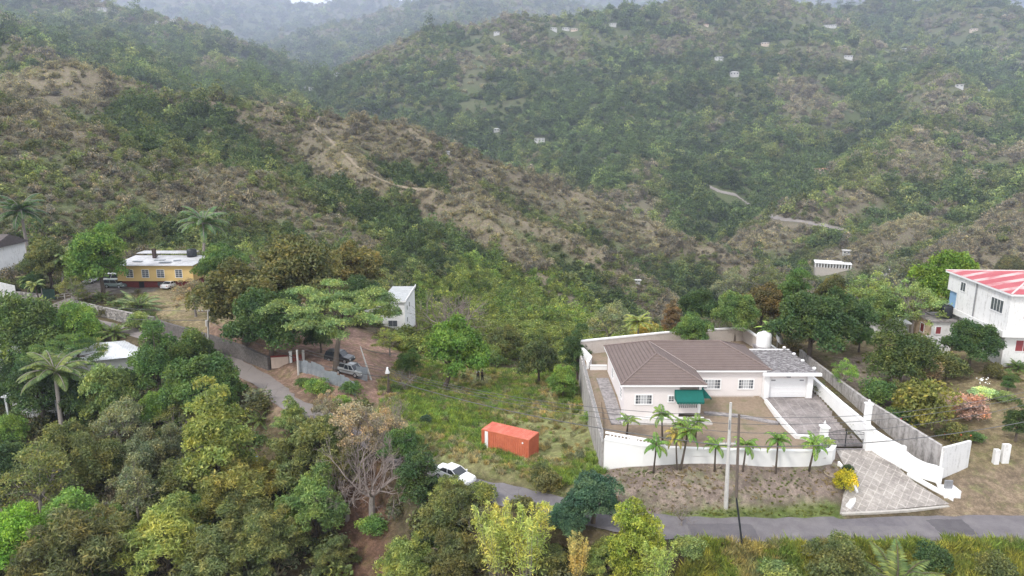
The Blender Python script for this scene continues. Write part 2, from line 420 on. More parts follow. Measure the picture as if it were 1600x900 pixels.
terr_me = np_mesh('terrain', np.stack([GX.ravel(), GY.ravel(), GH.ravel()], 1), quads, mat_terrain(), attrs=[('gcol', 'FLOAT_COLOR', 'POINT', gc4)])
terr_me.polygons.foreach_set('use_smooth', [True]*len(terr_me.polygons))
terr = bpy.data.objects.new('terrain', terr_me); COL.objects.link(terr); tag(terr, kind='structure')

from mathutils.geometry import delaunay_2d_cdt
def sheet(name, poly, zf, mat, sp=.6, kind='structure', parent=None, thick=None):
    xs = [p[0] for p in poly]; ys = [p[1] for p in poly]
    gx, gy = np.meshgrid(np.arange(min(xs), max(xs), sp), np.arange(min(ys), max(ys), sp))
    gx = gx.ravel(); gy = gy.ravel(); k = poly_sd(gx, gy, poly) < -sp*.3
    n = len(poly); vs = [Vector(p[:2]) for p in poly]+[Vector((a, b)) for a, b in zip(gx[k], gy[k])]
    r = delaunay_2d_cdt(vs, [], [list(range(n))], 1, 1e-4)
    v2 = np.array([tuple(v) for v in r[0]]); z = zf(v2[:, 0], v2[:, 1])
    me = bpy.data.meshes.new(name); me.from_pydata([(a, b, float(c)) for (a, b), c in zip(v2, z)], [], r[2])
    me.materials.append(mat); me.update()
    o = bpy.data.objects.new(name, me); COL.objects.link(o)
    if parent is not None: o.parent = parent
    if kind: o['kind'] = kind
    return o
def ribbon(name, pts, hw, mat, up=0.0, jit=.12, seed=0, drape=False):
    vs = []; n = len(pts)
    for i in range(n):
        a = pts[max(i-1, 0)]; b = pts[min(i+1, n-1)]; t = Vector((b[0]-a[0], b[1]-a[1])).normalized(); nn = Vector((-t.y, t.x))
        s = i*.9
        j1 = jit*float(vnoise(np.array(s), np.array(1.), seed)-.5)*2; j2 = jit*float(vnoise(np.array(s), np.array(5.), seed)-.5)*2
        for f in (-1, -.5, 0, .5, 1):
            o = f*(hw(pts[i][0]) if callable(hw) else hw)+(j1 if f == -1 else j2 if f == 1 else 0)
            vs.append((pts[i][0]+nn.x*o, pts[i][1]+nn.y*o, pts[i][2]+up+.03*(1-f*f)))
            if drape: vs[-1] = (vs[-1][0], vs[-1][1], float(H(np.array([vs[-1][0]]), np.array([vs[-1][1]]))[0])+up)
    fs = [(i*5+k, i*5+k+1, (i+1)*5+k+1, (i+1)*5+k) for i in range(n-1) for k in range(4)]
    me = bpy.data.meshes.new(name); me.from_pydata(vs, [], fs); me.materials.append(mat)
    me.polygons.foreach_set('use_smooth', [True]*len(fs)); me.update()
    o = bpy.data.objects.new(name, me); COL.objects.link(o); o['kind'] = 'structure'; return o
def mat_asphalt():
    t = NT('worn_asphalt'); pos = t.geo()
    n = t.noise(.7, 6, .7, pos); n2 = t.noise(14, 4, .7, pos); n3 = t.noise(.12, 3, .5, pos)
    c = t.ramp(n, [(.3, (.115,.103,.109)), (.5, (.148,.135,.14)), (.72, (.185,.17,.17))])
    c = t.mix(.5, c, t.ramp(n2, [(.3, .42), (.7, .62)]), 'OVERLAY')
    # repaired squares
    def patch(x0, x1, y0, y1):
        s = t.new('ShaderNodeSeparateXYZ'); t.l.new(pos, s.inputs[0])
        wob = t.math('MULTIPLY', t.math('SUBTRACT', t.noise(1.5, 3, .6, pos), .5), .5)
        X = t.math('ADD', s.outputs[0], wob); Y = t.math('ADD', s.outputs[1], wob)
        a = t.math('MULTIPLY', t.math('GREATER_THAN', X, x0), t.math('LESS_THAN', X, x1))
        b = t.math('MULTIPLY', t.math('GREATER_THAN', Y, y0), t.math('LESS_THAN', Y, y1))
        return t.math('MULTIPLY', a, b)
    for (px0, px1, py0, py1, k) in ((1472,1530,812,836,.62),(1085,1190,818,845,.72),(1245,1600,838,852,.8),(1300,1420,806,822,.88)):
        A = P(px0, py1, -3.88); B = P(px1, py0, -3.88)
        m = patch(A[0], P(px1, py1, -3.88)[0], A[1], B[1])
        c = t.mix(m, c, t.mix(1, c, (k, k, k*1.03), 'MULTIPLY'))
    s_ = t.new('ShaderNodeSeparateXYZ'); t.l.new(pos, s_.inputs[0])
    dusty = t.ramp(t.math('ADD', t.math('MULTIPLY', s_.outputs[0], -.02), t.math('MULTIPLY', n, .5)), [(.35, 0.), (.95, .75)])
    c = t.mix(dusty, c, t.mix(n2, (.22,.185,.165), (.32,.28,.255)))
    crk = t.new('ShaderNodeTexVoronoi', feature='DISTANCE_TO_EDGE'); crk.inputs['Scale'].default_value = .45; t.l.new(pos, crk.inputs['Vector'])
    c = t.mix(t.math('MULTIPLY', t.ramp(crk.outputs['Distance'], [(0, 1.), (.012, 0.)]), t.ramp(n3, [(.45, 0.), (.6, .7)])), c, (.05,.045,.045))
    t.color(c); t.rough(.9); t.bump(n2, .3, .02); return t.mat
M_ASPH = mat_asphalt()
ribbon('road', RM, lambda x: 1.95 if x > -2 else 1.6, M_ASPH, .0, .22)
ribbon('lane', RU, 1.7, plain('pale_lane', (.2,.175,.155), .95, .25, .8, bump=.3), .03, .3)
# far valley road, draped on the slope where the line of sight meets it
def raycast(px, py, r0=20, r1=3000):
    d = ray(px, py); d = d/math.hypot(d[0], d[1])
    r = np.geomspace(r0, r1, 2500); z = H(d[0]*r, d[1]*r); hit = np.nonzero(CAMZ+d[2]*r < z)[0]
    if len(hit) == 0: return None
    k = hit[0]; return (d[0]*r[k], d[1]*r[k], float(z[k]))

# ---------- light, air, camera ----------
w = bpy.data.worlds.new('World'); SC.world = w; w.use_nodes = True
nt = w.node_tree; sky = nt.nodes.new('ShaderNodeTexSky'); sky.sky_type = 'NISHITA'; sky.sun_disc = False
SUN_EL, SUN_AZ = R(48), R(-132)      # azimuth measured from +Y, negative to the left
sky.sun_elevation = SUN_EL; sky.sun_rotation = SUN_AZ; sky.air_density = 1.0; sky.dust_density = 3.0; sky.ozone_density = 1.0
bg = nt.nodes['Background']; bg.inputs['Strength'].default_value = .13
hs = nt.nodes.new('ShaderNodeHueSaturation'); hs.inputs['Saturation'].default_value = .45
nt.links.new(sky.outputs[0], hs.inputs['Color'])
# cloud deck: pale, brightest overhead, broken by soft noise
tc = nt.nodes.new('ShaderNodeTexCoord'); mp = nt.nodes.new('ShaderNodeMapping'); mp.inputs['Scale'].default_value = (1, 1, 3)
nz = nt.nodes.new('ShaderNodeTexNoise'); nz.inputs['Scale'].default_value = 2.2; nz.inputs['Detail'].default_value = 6
cr = nt.nodes.new('ShaderNodeValToRGB'); cr.color_ramp.elements[0].position = .3; cr.color_ramp.elements[0].color = (6.2,6.4,6.8,1); cr.color_ramp.elements[1].position = .7; cr.color_ramp.elements[1].color = (9.5,9.6,9.7,1)
mx = nt.nodes.new('ShaderNodeMix'); mx.data_type = 'RGBA'; mx.inputs[0].default_value = .8
nt.links.new(tc.outputs['Generated'], mp.inputs[0]); nt.links.new(mp.outputs[0], nz.inputs[0]); nt.links.new(nz.outputs['Fac'], cr.inputs[0])
nt.links.new(hs.outputs[0], mx.inputs[6]); nt.links.new(cr.outputs[0], mx.inputs[7]); nt.links.new(mx.outputs[2], bg.inputs['Color'])
sl = bpy.data.lights.new('sun', 'SUN'); sl.energy = 1.5; sl.angle = R(10); sl.color = (1, .965, .91)
so = bpy.data.objects.new('sun', sl); COL.objects.link(so)
sd = Vector((math.sin(SUN_AZ)*math.cos(SUN_EL), math.cos(SUN_AZ)*math.cos(SUN_EL), math.sin(SUN_EL)))
so.rotation_euler = sd.to_track_quat('Z', 'Y').to_euler(); so.location = (0, 0, 300)
cam = bpy.data.cameras.new('camera'); co = bpy.data.objects.new('camera', cam); COL.objects.link(co)
co.location = (0, 0, CAMZ); co.rotation_euler = (R(90)-PITCH, 0, 0)
cam.sensor_width = 36; cam.lens = 36*F/1600; cam.clip_start = .5; cam.clip_end = 20000
SC.camera = co
SC.view_settings.view_transform = 'Standard'; SC.view_settings.look = 'None'; SC.view_settings.exposure = 0.84
SC.view_settings.gamma = 1; SC.view_settings.use_curve_mapping = False
cy = SC.cycles; cy.max_bounces = 6; cy.diffuse_bounces = 3; cy.glossy_bounces = 2; cy.transmission_bounces = 3; cy.volume_bounces = 1; cy.transparent_max_bounces = 6
cy.use_adaptive_sampling = True; cy.adaptive_threshold = .02; cy.use_denoising = True; cy.caustics_reflective = False; cy.caustics_refractive = False
def haze():
    mat = bpy.data.materials.new('haze_air'); mat.use_nodes = True; n = mat.node_tree
    n.nodes.remove(n.nodes['Principled BSDF'])
    v = n.nodes.new('ShaderNodeVolumePrincipled'); v.inputs['Color'].default_value = (.70,.77,1,1); v.inputs['Density'].default_value = HAZE_D
    v.inputs['Anisotropy'].default_value = .2
    n.links.new(v.outputs[0], n.nodes['Material Output'].inputs['Volume'])
    zmin = float(GH.min())-1; zmax = max(float(GH.max())+45, 60)
    o = MB().box(-9600, 9600, -400, 9800, zmin, zmax).build('haze', mat); o['kind'] = 'stuff'
HAZE_D = 1.45e-4
# ---------- foliage ----------
def leaf_mat(name, source, spec=.25):
    """base colour from the plant (object colour or instance attribute), varied leaf by leaf"""
    t = NT(name)
    hue = (1.3,1.1,.9) if source == 'OBJ' else (1.22,1.12,.9)
    if source == 'OBJ':
        oi = t.new('ShaderNodeObjectInfo'); c = oi.outputs['Color']
    else:
        c = t.new('ShaderNodeAttribute', attribute_type='INSTANCER', attribute_name='tint').outputs['Color']
    v = t.new('ShaderNodeAttribute', attribute_name='v').outputs['Fac']
    m = t.ramp(v, [(0, (.5,.55,.55)), (.35, (.95,1.,.9)), (.6, (1.4,1.4,1.2)), (.8, (1.9,1.8,1.45)), (1, (2.6,2.2,1.7))])
    c = t.mix(1, c, m, 'MULTIPLY')
    nz = t.noise(.55, 3, .6, t.geo())
    c = t.mix(1, c, t.ramp(nz, [(.35, (.8,.95,1.05)), (.5, (1.,1.,1.)), (.66, hue)]), 'MULTIPLY')
    t.color(c); t.rough(.55); t.bsdf.inputs['Specular IOR Level'].default_value = spec
    tr = t.new('ShaderNodeBsdfTranslucent'); t.l.new(t.mix(1, c, (1.25,1.35,.6), 'MULTIPLY'), tr.inputs['Color'])
    ms = t.new('ShaderNodeMixShader'); ms.inputs[0].default_value = .3
    t.l.new(t.bsdf.outputs[0], ms.inputs[1]); t.l.new(tr.outputs[0], ms.inputs[2]); t.l.new(ms.outputs[0], t.out.inputs['Surface'])
    return t.mat
M_LEAF = leaf_mat('leaf', 'OBJ'); M_LEAFI = leaf_mat('leaf_mass', 'INST')
def bark(name, a, b):
    t = NT(name); pos = t.coord('Object', (3, 3, .6)); t.color(t.ramp(t.noise(4, 5, .7, pos), [(.3, a), (.7, b)])); t.rough(.9)
    t.bsdf.inputs['Specular IOR Level'].default_value = .1; return t.mat
M_BARK = bark('bark', (.075,.058,.045), (.17,.14,.115)); M_PALE = bark('pale_bark', (.22,.19,.17), (.36,.32,.29)); M_TWIG = bark('dry_twigs', (.17,.135,.12), (.29,.245,.22))

def cards(c, size, asp, nrm, up, rg, bend=0):
    """rhombic leaves: centres, sizes; nrm = preferred normals, up = how much they follow them; returns verts, quads"""
    n = len(c)
    nr_ = rg.normal(size=(n, 3)); nr_ /= np.linalg.norm(nr_, axis=1)[:, None]
    nn = nr_*(1-up)+nrm*up; nn /= np.linalg.norm(nn, axis=1)[:, None]+1e-9
    t = rg.normal(size=(n, 3)); t -= nn*(t*nn).sum(1)[:, None]; t /= np.linalg.norm(t, axis=1)[:, None]+1e-9
    b = np.cross(nn, t); s = size[:, None]
    V = np.stack([c-t*s, c+b*s*asp, c+t*s, c-b*s*asp], 1).reshape(-1, 3)
    return V, np.arange(4*n).reshape(n, 4)
def lobes_crown(rg, lobes, per, leaf, asp=.5, up=.55, droop=0, flat=1., shell=.55):
    C = []; N = []; Vv = []
    for (x, y, z, r) in lobes:
        k = int(per*r*r); 
        d = rg.normal(size=(k, 3)); d /= np.linalg.norm(d, axis=1)[:, None]
        d[:, 2] = np.where(d[:, 2] < -.25, -d[:, 2]*.6, d[:, 2])
        rad = r*(shell+(1-shell)*rg.random(k)**.6)*(1+.22*np.sin(d[:, 0]*5+x*3)*np.cos(d[:, 1]*5+y*2))
        p = d*rad[:, None]; p[:, 2] *= flat
        if droop: p[:, 2] -= droop*np.hypot(p[:, 0], p[:, 1])**2/r
        C.append(p+[x, y, z]); q = d.copy(); q[:, 2] = q[:, 2]*.8+.5; N.append(q/np.linalg.norm(q, axis=1)[:, None])
        Vv.append(np.clip(.42+(rg.random()-.5)*.4+rg.normal(size=k)*.2, 0, 1))
    C = np.concatenate(C); N = np.concatenate(N); v = np.concatenate(Vv)
    s = leaf*(.65+.7*rg.random(len(C)))
    V, Q = cards(C, s, asp, N, up, rg)
    return V, Q, v
def branch_mb(rg, h0, lobes, r0, mb=None, lean=(0, 0), fork=.38, n=6, low=0):
    mb = mb or MB(); top = np.array([lean[0], lean[1], h0])
    mb.tube([(0, 0, -.6), (0, 0, 0), (lean[0]*.4+rg.normal()*.06, lean[1]*.4, h0*.45), tuple(top)], [r0*1.35, r0*1.15, r0*.85, r0*.7], n+2)
    ds = np.array([[x, y, z] for x, y, z, r in lobes]); K = min(6, max(3, len(lobes)//5)); an = np.arctan2(ds[:, 1]-lean[1], ds[:, 0]-lean[0])
    grp = ((an+math.pi)/(2*math.pi)*K+rg.random()).astype(int) % K
    for g in range(K):
        m_ = np.nonzero(grp == g)[0]
        if not len(m_): continue
        cen = ds[m_].mean(0); nd = top*.5+cen*.5+rg.normal(size=3)*.12*h0*.4; nd[2] = top[2]+(cen[2]-top[2])*(fork+.12)
        q0 = top*.6+nd*.4+rg.normal(size=3)*.08*h0*.4
        mb.tube([tuple(top-[0, 0, .15]), tuple(q0), tuple(nd)], [r0*.6, r0*.45, r0*.32], 6, cap=False)
        for i in m_:
            x, y, z, r = lobes[i]; e = np.array([x, y, z]); mid = nd*.5+e*.5+rg.normal(size=3)*.1*h0*.4
            mb.tube([tuple(nd), tuple(mid), tuple(e)], [r0*.26, r0*.16, r0*.05], 4, cap=False)
            for q in range(low):
                dd = rg.normal(size=3); dd /= np.linalg.norm(dd); dd[2] = abs(dd[2])*.6
                mb.tube([tuple(mid*.4+e*.6), tuple(e+dd*r*.9)], [r0*.14, r0*.03], 4, cap=False)
    return mb
def dome_lobes(rg, n, W, Hc, z0, rl, flatten=1., inner=.25):
    L = []
    for i in range(n):
        u = (i+.5)/n; ph = i*2.399+rg.random()*.5; el = math.asin(1-u*1.05 if u < .95 else 0.0)
        k = .6+.46*rg.random(); rr_ = W/2-rl*.7
        L.append((rr_*math.cos(el)*math.cos(ph)*k, rr_*math.cos(el)*math.sin(ph)*k, z0+Hc*math.sin(el)*k*flatten+rg.normal()*.12*rl, rl*(.55+.75*rg.random())))
    for i in range(int(n*inner)): L.append((rg.normal()*W*.13, rg.normal()*W*.13, z0+Hc*(.2+.5*rg.random()), rl*1.1))
    return L
PROTO = {}   # kind -> list of (trunk mesh, crown mesh); every proto is about 1 m wide: unit crown width, height in 'PH'
PH = {}
def reg(kind, trunk, tm, V, Q, v, Hh, W):
    s = 1./W
    tr = None
    if trunk is not None:
        trunk.v = [(a*s, b*s, c*s) for a, b, c in trunk.v]; tr = trunk.mesh(kind+'_trunk', tm)
        tr.polygons.foreach_set('use_smooth', [True]*len(tr.polygons))
    cr = np_mesh(kind+'_crown', V*s, Q, M_LEAF, attr=v) if V is not None else None
    PROTO.setdefault(kind, []).append((tr, cr)); PH[kind] = Hh/W
def twigs(rg, p, d, L, r, depth, mb, spread=.55, upb=.15):
    """recursive bare branching"""
    q = p+d*L*.5+rg.normal(size=3)*L*.05; e = p+d*L+rg.normal(size=3)*L*.07
    mb.tube([tuple(p), tuple(q), tuple(e)], [r, r*.8, r*.6], 5 if depth > 2 else 3, cap=False)
    if depth == 0: return
    for k in range(3 if depth > 1 else 4):
        nd = d+rg.normal(size=3)*spread; nd[2] += upb; nd /= np.linalg.norm(nd)
        twigs(rg, e if k else q, nd, L*(.62+.2*rg.random()), r*.58, depth-1, mb, spread, upb)
def build_protos():
    for s in range(3):   # broad: dense rounded dome
        rg = np.random.default_rng(100+s); L = dome_lobes(rg, 30, 8, 4.2, 3.0, 1.15)
        reg('broad', branch_mb(rg, 2.4, L, .28), M_BARK, *lobes_crown(rg, L, 560, .135, .5, .35), 7.8, 8)
    for s in range(3):   # round: lower and rounder with heavy lobes
        rg = np.random.default_rng(120+s); L = dome_lobes(rg, 22, 6, 4.4, 1.8, 1.1)
        reg('round', branch_mb(rg, 1.6, L, .22), M_BARK, *lobes_crown(rg, L, 620, .125, .42, .3, droop=.1), 6.8, 6)
    for s in range(2):   # tall: upright, uneven
        rg = np.random.default_rng(140+s); L = dome_lobes(rg, 24, 5, 6.5, 2.4, .95)
        reg('tall', branch_mb(rg, 3, L, .22), M_BARK, *lobes_crown(rg, L, 640, .12, .45, .3), 9.6, 5)
    for s in range(2):   # umbrella: flat layered plates of feathery leaves
        rg = np.random.default_rng(160+s); L = []
        for i in range(64):
            a = rg.random()*6.283; rr_ = 5*math.sqrt(rg.random())*(1+.12*math.sin(a*3+s)); L.append((rr_*math.cos(a), rr_*math.sin(a), 6.3-rr_*.24+rg.normal()*.5, .7+rg.random()*.4))
        reg('umbrella', branch_mb(rg, 3.2, L, .26, lean=(.5, 0), fork=.62), M_BARK, *lobes_crown(rg, L, 620, .10, .38, .5, flat=.42, droop=.03, shell=.1), 7.3, 11)
    for s in range(3):   # droop: hanging long leaves, yellow green
        rg = np.random.default_rng(180+s); L = dome_lobes(rg, 34, 7, 4.2, 2.0, .85)
        V, Q, v = lobes_crown(rg, L, 640, .17, .24, .15, shell=.35)
        reg('droop', branch_mb(rg, 1.8, L, .18, low=1), M_BARK, V, Q, v, 6.8, 7)
    for s in range(3):   # sparse: thin foliage, limbs show
        rg = np.random.default_rng(200+s); L = dome_lobes(rg, 26, 6.5, 3.8, 2.2, .75)
        reg('sparse', branch_mb(rg, 2, L, .16, low=5), M_PALE, *lobes_crown(rg, L, 340, .10, .5, .35, shell=.2), 6.6, 6.5)
    for s in range(3):   # bare: leafless
        rg = np.random.default_rng(220+s); mb = MB(); mb.tube([(0, 0, -.5), (0, 0, .7), (.1, 0, 1.4)], [.2, .16, .14], 7)
        for k in range(7):
            a = k*2.4+rg.random(); d = np.array([math.cos(a)*.8, math.sin(a)*.8, .75]); d /= np.linalg.norm(d)
            twigs(rg, np.array([.08, 0, 1.1+.1*rg.random()]), d, 1.5, .07, 4, mb, .5, .12)
        PROTO.setdefault('bare', []).append((None, None)); V = np.array(mb.v)/6.4; mb.v = [tuple(a) for a in V]
        m1 = MB(); m1.tube([(0, 0, -.08), (0, 0, .11), (.015, 0, .2)], [.034, .027, .022], 7)
        PROTO['bare'][-1] = (m1.mesh('bare_trunk', M_PALE), mb.mesh('bare_crown', M_TWIG)); PH['bare'] = .85
    for s in range(3):   # bush: leaves to the ground
        rg = np.random.default_rng(240+s); L = dome_lobes(rg, 16, 3, 1.4, .5, .6)
        reg('bush', branch_mb(rg, .5, L, .06), M_BARK, *lobes_crown(rg, L, 620, .085, .5, .4), 2.1, 3)
    for s in range(2):   # bamboo: upright feathery plumes
        rg = np.random.default_rng(260+s); mb = MB(); C = []; N = []
        for k in range(26):
            a = rg.random()*6.28; r_ = .5*rg.random(); tip = np.array([math.cos(a)*(.3+1.5*rg.random()), math.sin(a)*(.3+1.5*rg.random()), 5.2+2.2*rg.random()])
            b = np.array([math.cos(a)*r_, math.sin(a)*r_, 0.]); m_ = b*.6+tip*.4; m_[2] = tip[2]*.62
            ts = np.linspace(0, 1, 7); pts = [(1-t)**2*b+2*t*(1-t)*m_+t*t*tip for t in ts]
            pts[-1][2] -= .5
            mb.tube([tuple(q) for q in pts], [.035*(1-.8*t) for t in ts], 4, cap=False)
            kk = 210; tt = .22+.78*rg.random(kk); base = np.array([np.interp(tt, ts, [q[i] for q in pts]) for i in range(3)]).T
            sp = .5*(1.1-tt); off = rg.normal(size=(kk, 3))*sp[:, None]; off[:, 2] *= .6; C.append(base+off); q = off.copy(); q[:, 2] = .6; N.append(q/np.linalg.norm(q, axis=1)[:, None])
        C = np.concatenate(C); N = np.concatenate(N); V, Q = cards(C, .10+.1*rg.random(len(C)), .2, N, .3, rg)
        reg('bamboo', mb, M_PALE, V, Q, np.clip(.5+.2*rg.normal(size=len(C)), 0, 1), 7, 4)
    # palms
    def fronds(rg, n, L, h, droopk, leaflet, per, mbt, upmin=-.2, wid=.55):
        C = []; T = []; S = []
        for k in range(n):
            a = k*2.399+rg.random()*.4; e0 = 1.25-1.35*(k/n)+rg.normal()*.1; d = np.array([math.cos(a), math.sin(a)])
            pts = []; p = np.array([0., 0., h]); el = e0
            for j in range(9):
                pts.append(p.copy()); st = L/8; p = p+np.array([d[0]*math.cos(el), d[1]*math.cos(el), math.sin(el)])*st; el -= droopk*(.6+.1*j)
            mbt.tube([tuple(q) for q in pts], [.035*L/2.2*(1-j/9.5) for j in range(9)], 4, cap=False)
            P_ = np.array(pts); side = np.array([-d[1], d[0], 0.])
            for j in range(per):
                t = .12+.88*j/per; q = np.array([np.interp(t*8, range(9), P_[:, i]) for i in range(3)])
                tt = P_[min(int(t*8)+1, 8)]-P_[int(t*8)] if t*8 < 8 else P_[8]-P_[7]; tt = tt/(np.linalg.norm(tt)+1e-9)
                ln = wid*L*.5*math.sin(math.pi*min(1, .15+t*.85))**.6*(1-.35*t)
                for sgn in (-1, 1):
                    dr = side*sgn*.8+tt*.55+np.array([0, 0, -.35-.2*rg.random()]); dr /= np.linalg.norm(dr)
                    C.append(q); T.append(dr*ln); S.append(np.cross(dr, tt)*0+tt*leaflet)
        C = np.array(C); T = np.array(T); S = np.array(S)
        V = np.stack([C-S*.5, C+T*.5-S*.4, C+T, C+T*.45+S*.6], 1).reshape(-1, 3); n_ = len(C)
        return V, np.arange(4*n_).reshape(n_, 4), np.clip(.5+.2*rg.normal(size=n_), 0, 1)
    for s in range(3):  # coconut palm
        rg = np.random.default_rng(280+s); mb = MB(); ln = .5*rg.normal()
        mb.tube([(-ln, 0, -.5), (-ln*.8, 0, 1.5), (-ln*.2, 0, 3.8), (0, 0, 5.6)], [.24, .17, .14, .13], 8)
        reg('coconut', mb, M_PALE, *fronds(rg, 22, 3.1, 5.6, .21, .14, 34, mb), 8, 5.5)
    for s in range(4):  # small garden palm: slender grey stem, crown of arching fronds
        rg = np.random.default_rng(300+s); mb = MB(); ln = .12*rg.normal()
        mb.tube([(-ln, 0, -.3), (0, 0, 1.3), (0, 0, 1.9)], [.09, .06, .07], 7)
        reg('garden_palm', mb, M_BARK, *fronds(rg, 11, 1.25, 1.9, .27, .10, 24, mb, wid=.62), 2.9, 2.1)
    for s in range(2):  # bush palm, no trunk showing
        rg = np.random.default_rng(320+s); mb = MB(); mb.tube([(0, 0, -.2), (0, 0, .5)], [.15, .12], 6)
        reg('low_palm', mb, M_BARK, *fronds(rg, 20, 2.0, .35, .16, .09, 24, mb), 2.4, 3.4)
    for s in range(2):  # banana: broad torn leaves
        rg = np.random.default_rng(340+s); mb = MB(); mb.tube([(0, 0, -.2), (0, 0, 1.8)], [.15, .1], 7)
        V = []; v = []
        for k in range(10):
            a = k*2.4; d = np.array([math.cos(a), math.sin(a), 0]); sd_ = np.array([-d[1], d[0], 0]); el = 1.2-.9*k/10; p = np.array([0, 0, 1.8])
            for j in range(7):
                n_ = p+(d*math.cos(el)+np.array([0, 0, math.sin(el)]))*.3; w0 = .3*math.sin(math.pi*(j+.4)/7.6); w1 = .3*math.sin(math.pi*min(1, (j+1.4)/7.6))
                for sg in (-1, 1): V += [p, n_, n_+sd_*sg*w1-[0, 0, w1*.3], p+sd_*sg*w0-[0, 0, w0*.3]]; v.append(.5+.3*rg.random())
                p = n_; el -= .24
        reg('banana', mb, M_BARK, np.array(V), np.arange(len(V)).reshape(-1, 4), np.array(v), 3.2, 3)
build_protos()

# ---------- vegetation masses (uncountable): one object each ----------
def proto_collection(name, objs):
    c = bpy.data.collections.new(name)
    for o in objs: c.objects.link(o)
    return c
def mass(name, coll, n_var, pts, scl, rot, var, tint, label=None):
    me = bpy.data.meshes.new(name); n = len(pts); me.vertices.add(n); me.vertices.foreach_set('co', np.asarray(pts, np.float32).ravel())
    for nm, ty, arr in (('scl', 'FLOAT_VECTOR', scl), ('rot', 'FLOAT_VECTOR', rot), ('tint', 'FLOAT_COLOR', np.c_[tint, np.ones(n)])):
        a = me.attributes.new(nm, ty, 'POINT'); a.data.foreach_set('color' if ty == 'FLOAT_COLOR' else 'vector', np.asarray(arr, np.float32).ravel())
    a = me.attributes.new('var', 'INT', 'POINT'); a.data.foreach_set('value', np.asarray(var, np.int32))
    o = bpy.data.objects.new(name, me); COL.objects.link(o); tag(o, kind='stuff')
    ng = bpy.data.node_groups.new(name, 'GeometryNodeTree')
    ng.interface.new_socket('Geometry', in_out='INPUT', socket_type='NodeSocketGeometry'); ng.interface.new_socket('Geometry', in_out='OUTPUT', socket_type='NodeSocketGeometry')
    N = ng.nodes; gi = N.new('NodeGroupInput'); go = N.new('NodeGroupOutput'); mp = N.new('GeometryNodeMeshToPoints'); ip = N.new('GeometryNodeInstanceOnPoints')
    ci = N.new('GeometryNodeCollectionInfo'); ci.inputs['Collection'].default_value = coll; ci.inputs['Separate Children'].default_value = True; ci.inputs['Reset Children'].default_value = True
    ip.inputs['Pick Instance'].default_value = True
    def at(nm, ty):
        x = N.new('GeometryNodeInputNamedAttribute'); x.data_type = ty; x.inputs['Name'].default_value = nm; return x.outputs['Attribute']
    L = ng.links; L.new(gi.outputs[0], mp.inputs[0]); L.new(mp.outputs[0], ip.inputs['Points']); L.new(ci.outputs[0], ip.inputs['Instance'])
    L.new(at('var', 'INT'), ip.inputs['Instance Index']); L.new(at('scl', 'FLOAT_VECTOR'), ip.inputs['Scale'])
    er = N.new('FunctionNodeEulerToRotation'); L.new(at('rot', 'FLOAT_VECTOR'), er.inputs[0]); L.new(er.outputs[0], ip.inputs['Rotation'])
    L.new(ip.outputs[0], go.inputs[0])
    md = o.modifiers.new('scatter', 'NODES'); md.node_group = ng
    return o
def sc_obj(name, V, Q, v, mats=None):
    me = np_mesh(name, V, Q, mats or M_LEAFI, attr=v); return bpy.data.objects.new(name, me)
def mass_protos():
    out = []
    for s in range(4):     # 0-3 leafy shrubs, unit width
        rg = np.random.default_rng(400+s); L = dome_lobes(rg, 9, 1, .55, .15, .24, inner=.5)
        V, Q, v = lobes_crown(rg, L, 650, .052, .55, .5); out.append(sc_obj('shrub_%d' % s, V, Q, v))
    for s in range(3):     # 4-6 thin scrub
        rg = np.random.default_rng(410+s); L = dome_lobes(rg, 8, 1, .5, .15, .22)
        V, Q, v = lobes_crown(rg, L, 330, .05, .28, .1, shell=.2); out.append(sc_obj('scrub_%d' % s, V, Q, v))
    for s in range(3):     # 7-9 leafless scrub
        rg = np.random.default_rng(420+s); n = 240; b = rg.normal(size=(n, 3))*[.06, .06, 0]; d = rg.normal(size=(n, 3)); d[:, 2] = abs(d[:, 2])*1.1+.35; d /= np.linalg.norm(d, axis=1)[:, None]
        st = rg.random(n)*.25; p0 = b+d*st[:, None]; p0 += rg.normal(size=(n, 3))*.08*[1, 1, .4]; p1 = p0+(d+rg.normal(size=(n, 3))*.3)*(.16+.2*rg.random(n))[:, None]
        p0[:, 2] = np.abs(p0[:, 2]); sd_ = np.cross(p1-p0, rg.normal(size=(n, 3))); sd_ /= np.linalg.norm(sd_, axis=1)[:, None]; wd = .02+.014*rg.random(n)
        V = np.stack([p0-sd_*wd[:, None], p0+sd_*wd[:, None], p1+sd_*wd[:, None]*.5, p1-sd_*wd[:, None]*.5], 1).reshape(-1, 3)
        out.append(sc_obj('leafless_%d' % s, V, np.arange(4*n).reshape(n, 4), rg.random(n)*.8))
    for s in range(2):     # 10-11 tall tree
        rg = np.random.default_rng(430+s); L = dome_lobes(rg, 10, 1, 1.0, .45, .24)
        V, Q, v = lobes_crown(rg, L, 520, .055, .5, .4); out.append(sc_obj('tall_%d' % s, V, Q, v))
    for s in range(3):     # 12-14 grass tuft, unit height
        rg = np.random.default_rng(440+s); n = 90; b = rg.normal(size=(n, 3))*[.22, .22, 0]; tp = b+rg.normal(size=(n, 3))*[.28, .28, 0]+np.c_[np.zeros(n), np.zeros(n), .55+.45*rg.random(n)]
        sd_ = rg.normal(size=(n, 3))*[1, 1, 0]; sd_ /= np.linalg.norm(sd_, axis=1)[:, None]; sd_ *= .03; mid = b*.5+tp*.5+[0, 0, .12]
        V = np.stack([b-sd_*.6, b+sd_*.6, mid+sd_, tp], 1).reshape(-1, 3); out.append(sc_obj('tuft_%d' % s, V, np.arange(4*n).reshape(n, 4), np.clip(.5+.25*rg.normal(size=n), 0, 1)))
    return out
MP = mass_protos()
C_MASS = proto_collection('plant_shapes', MP)
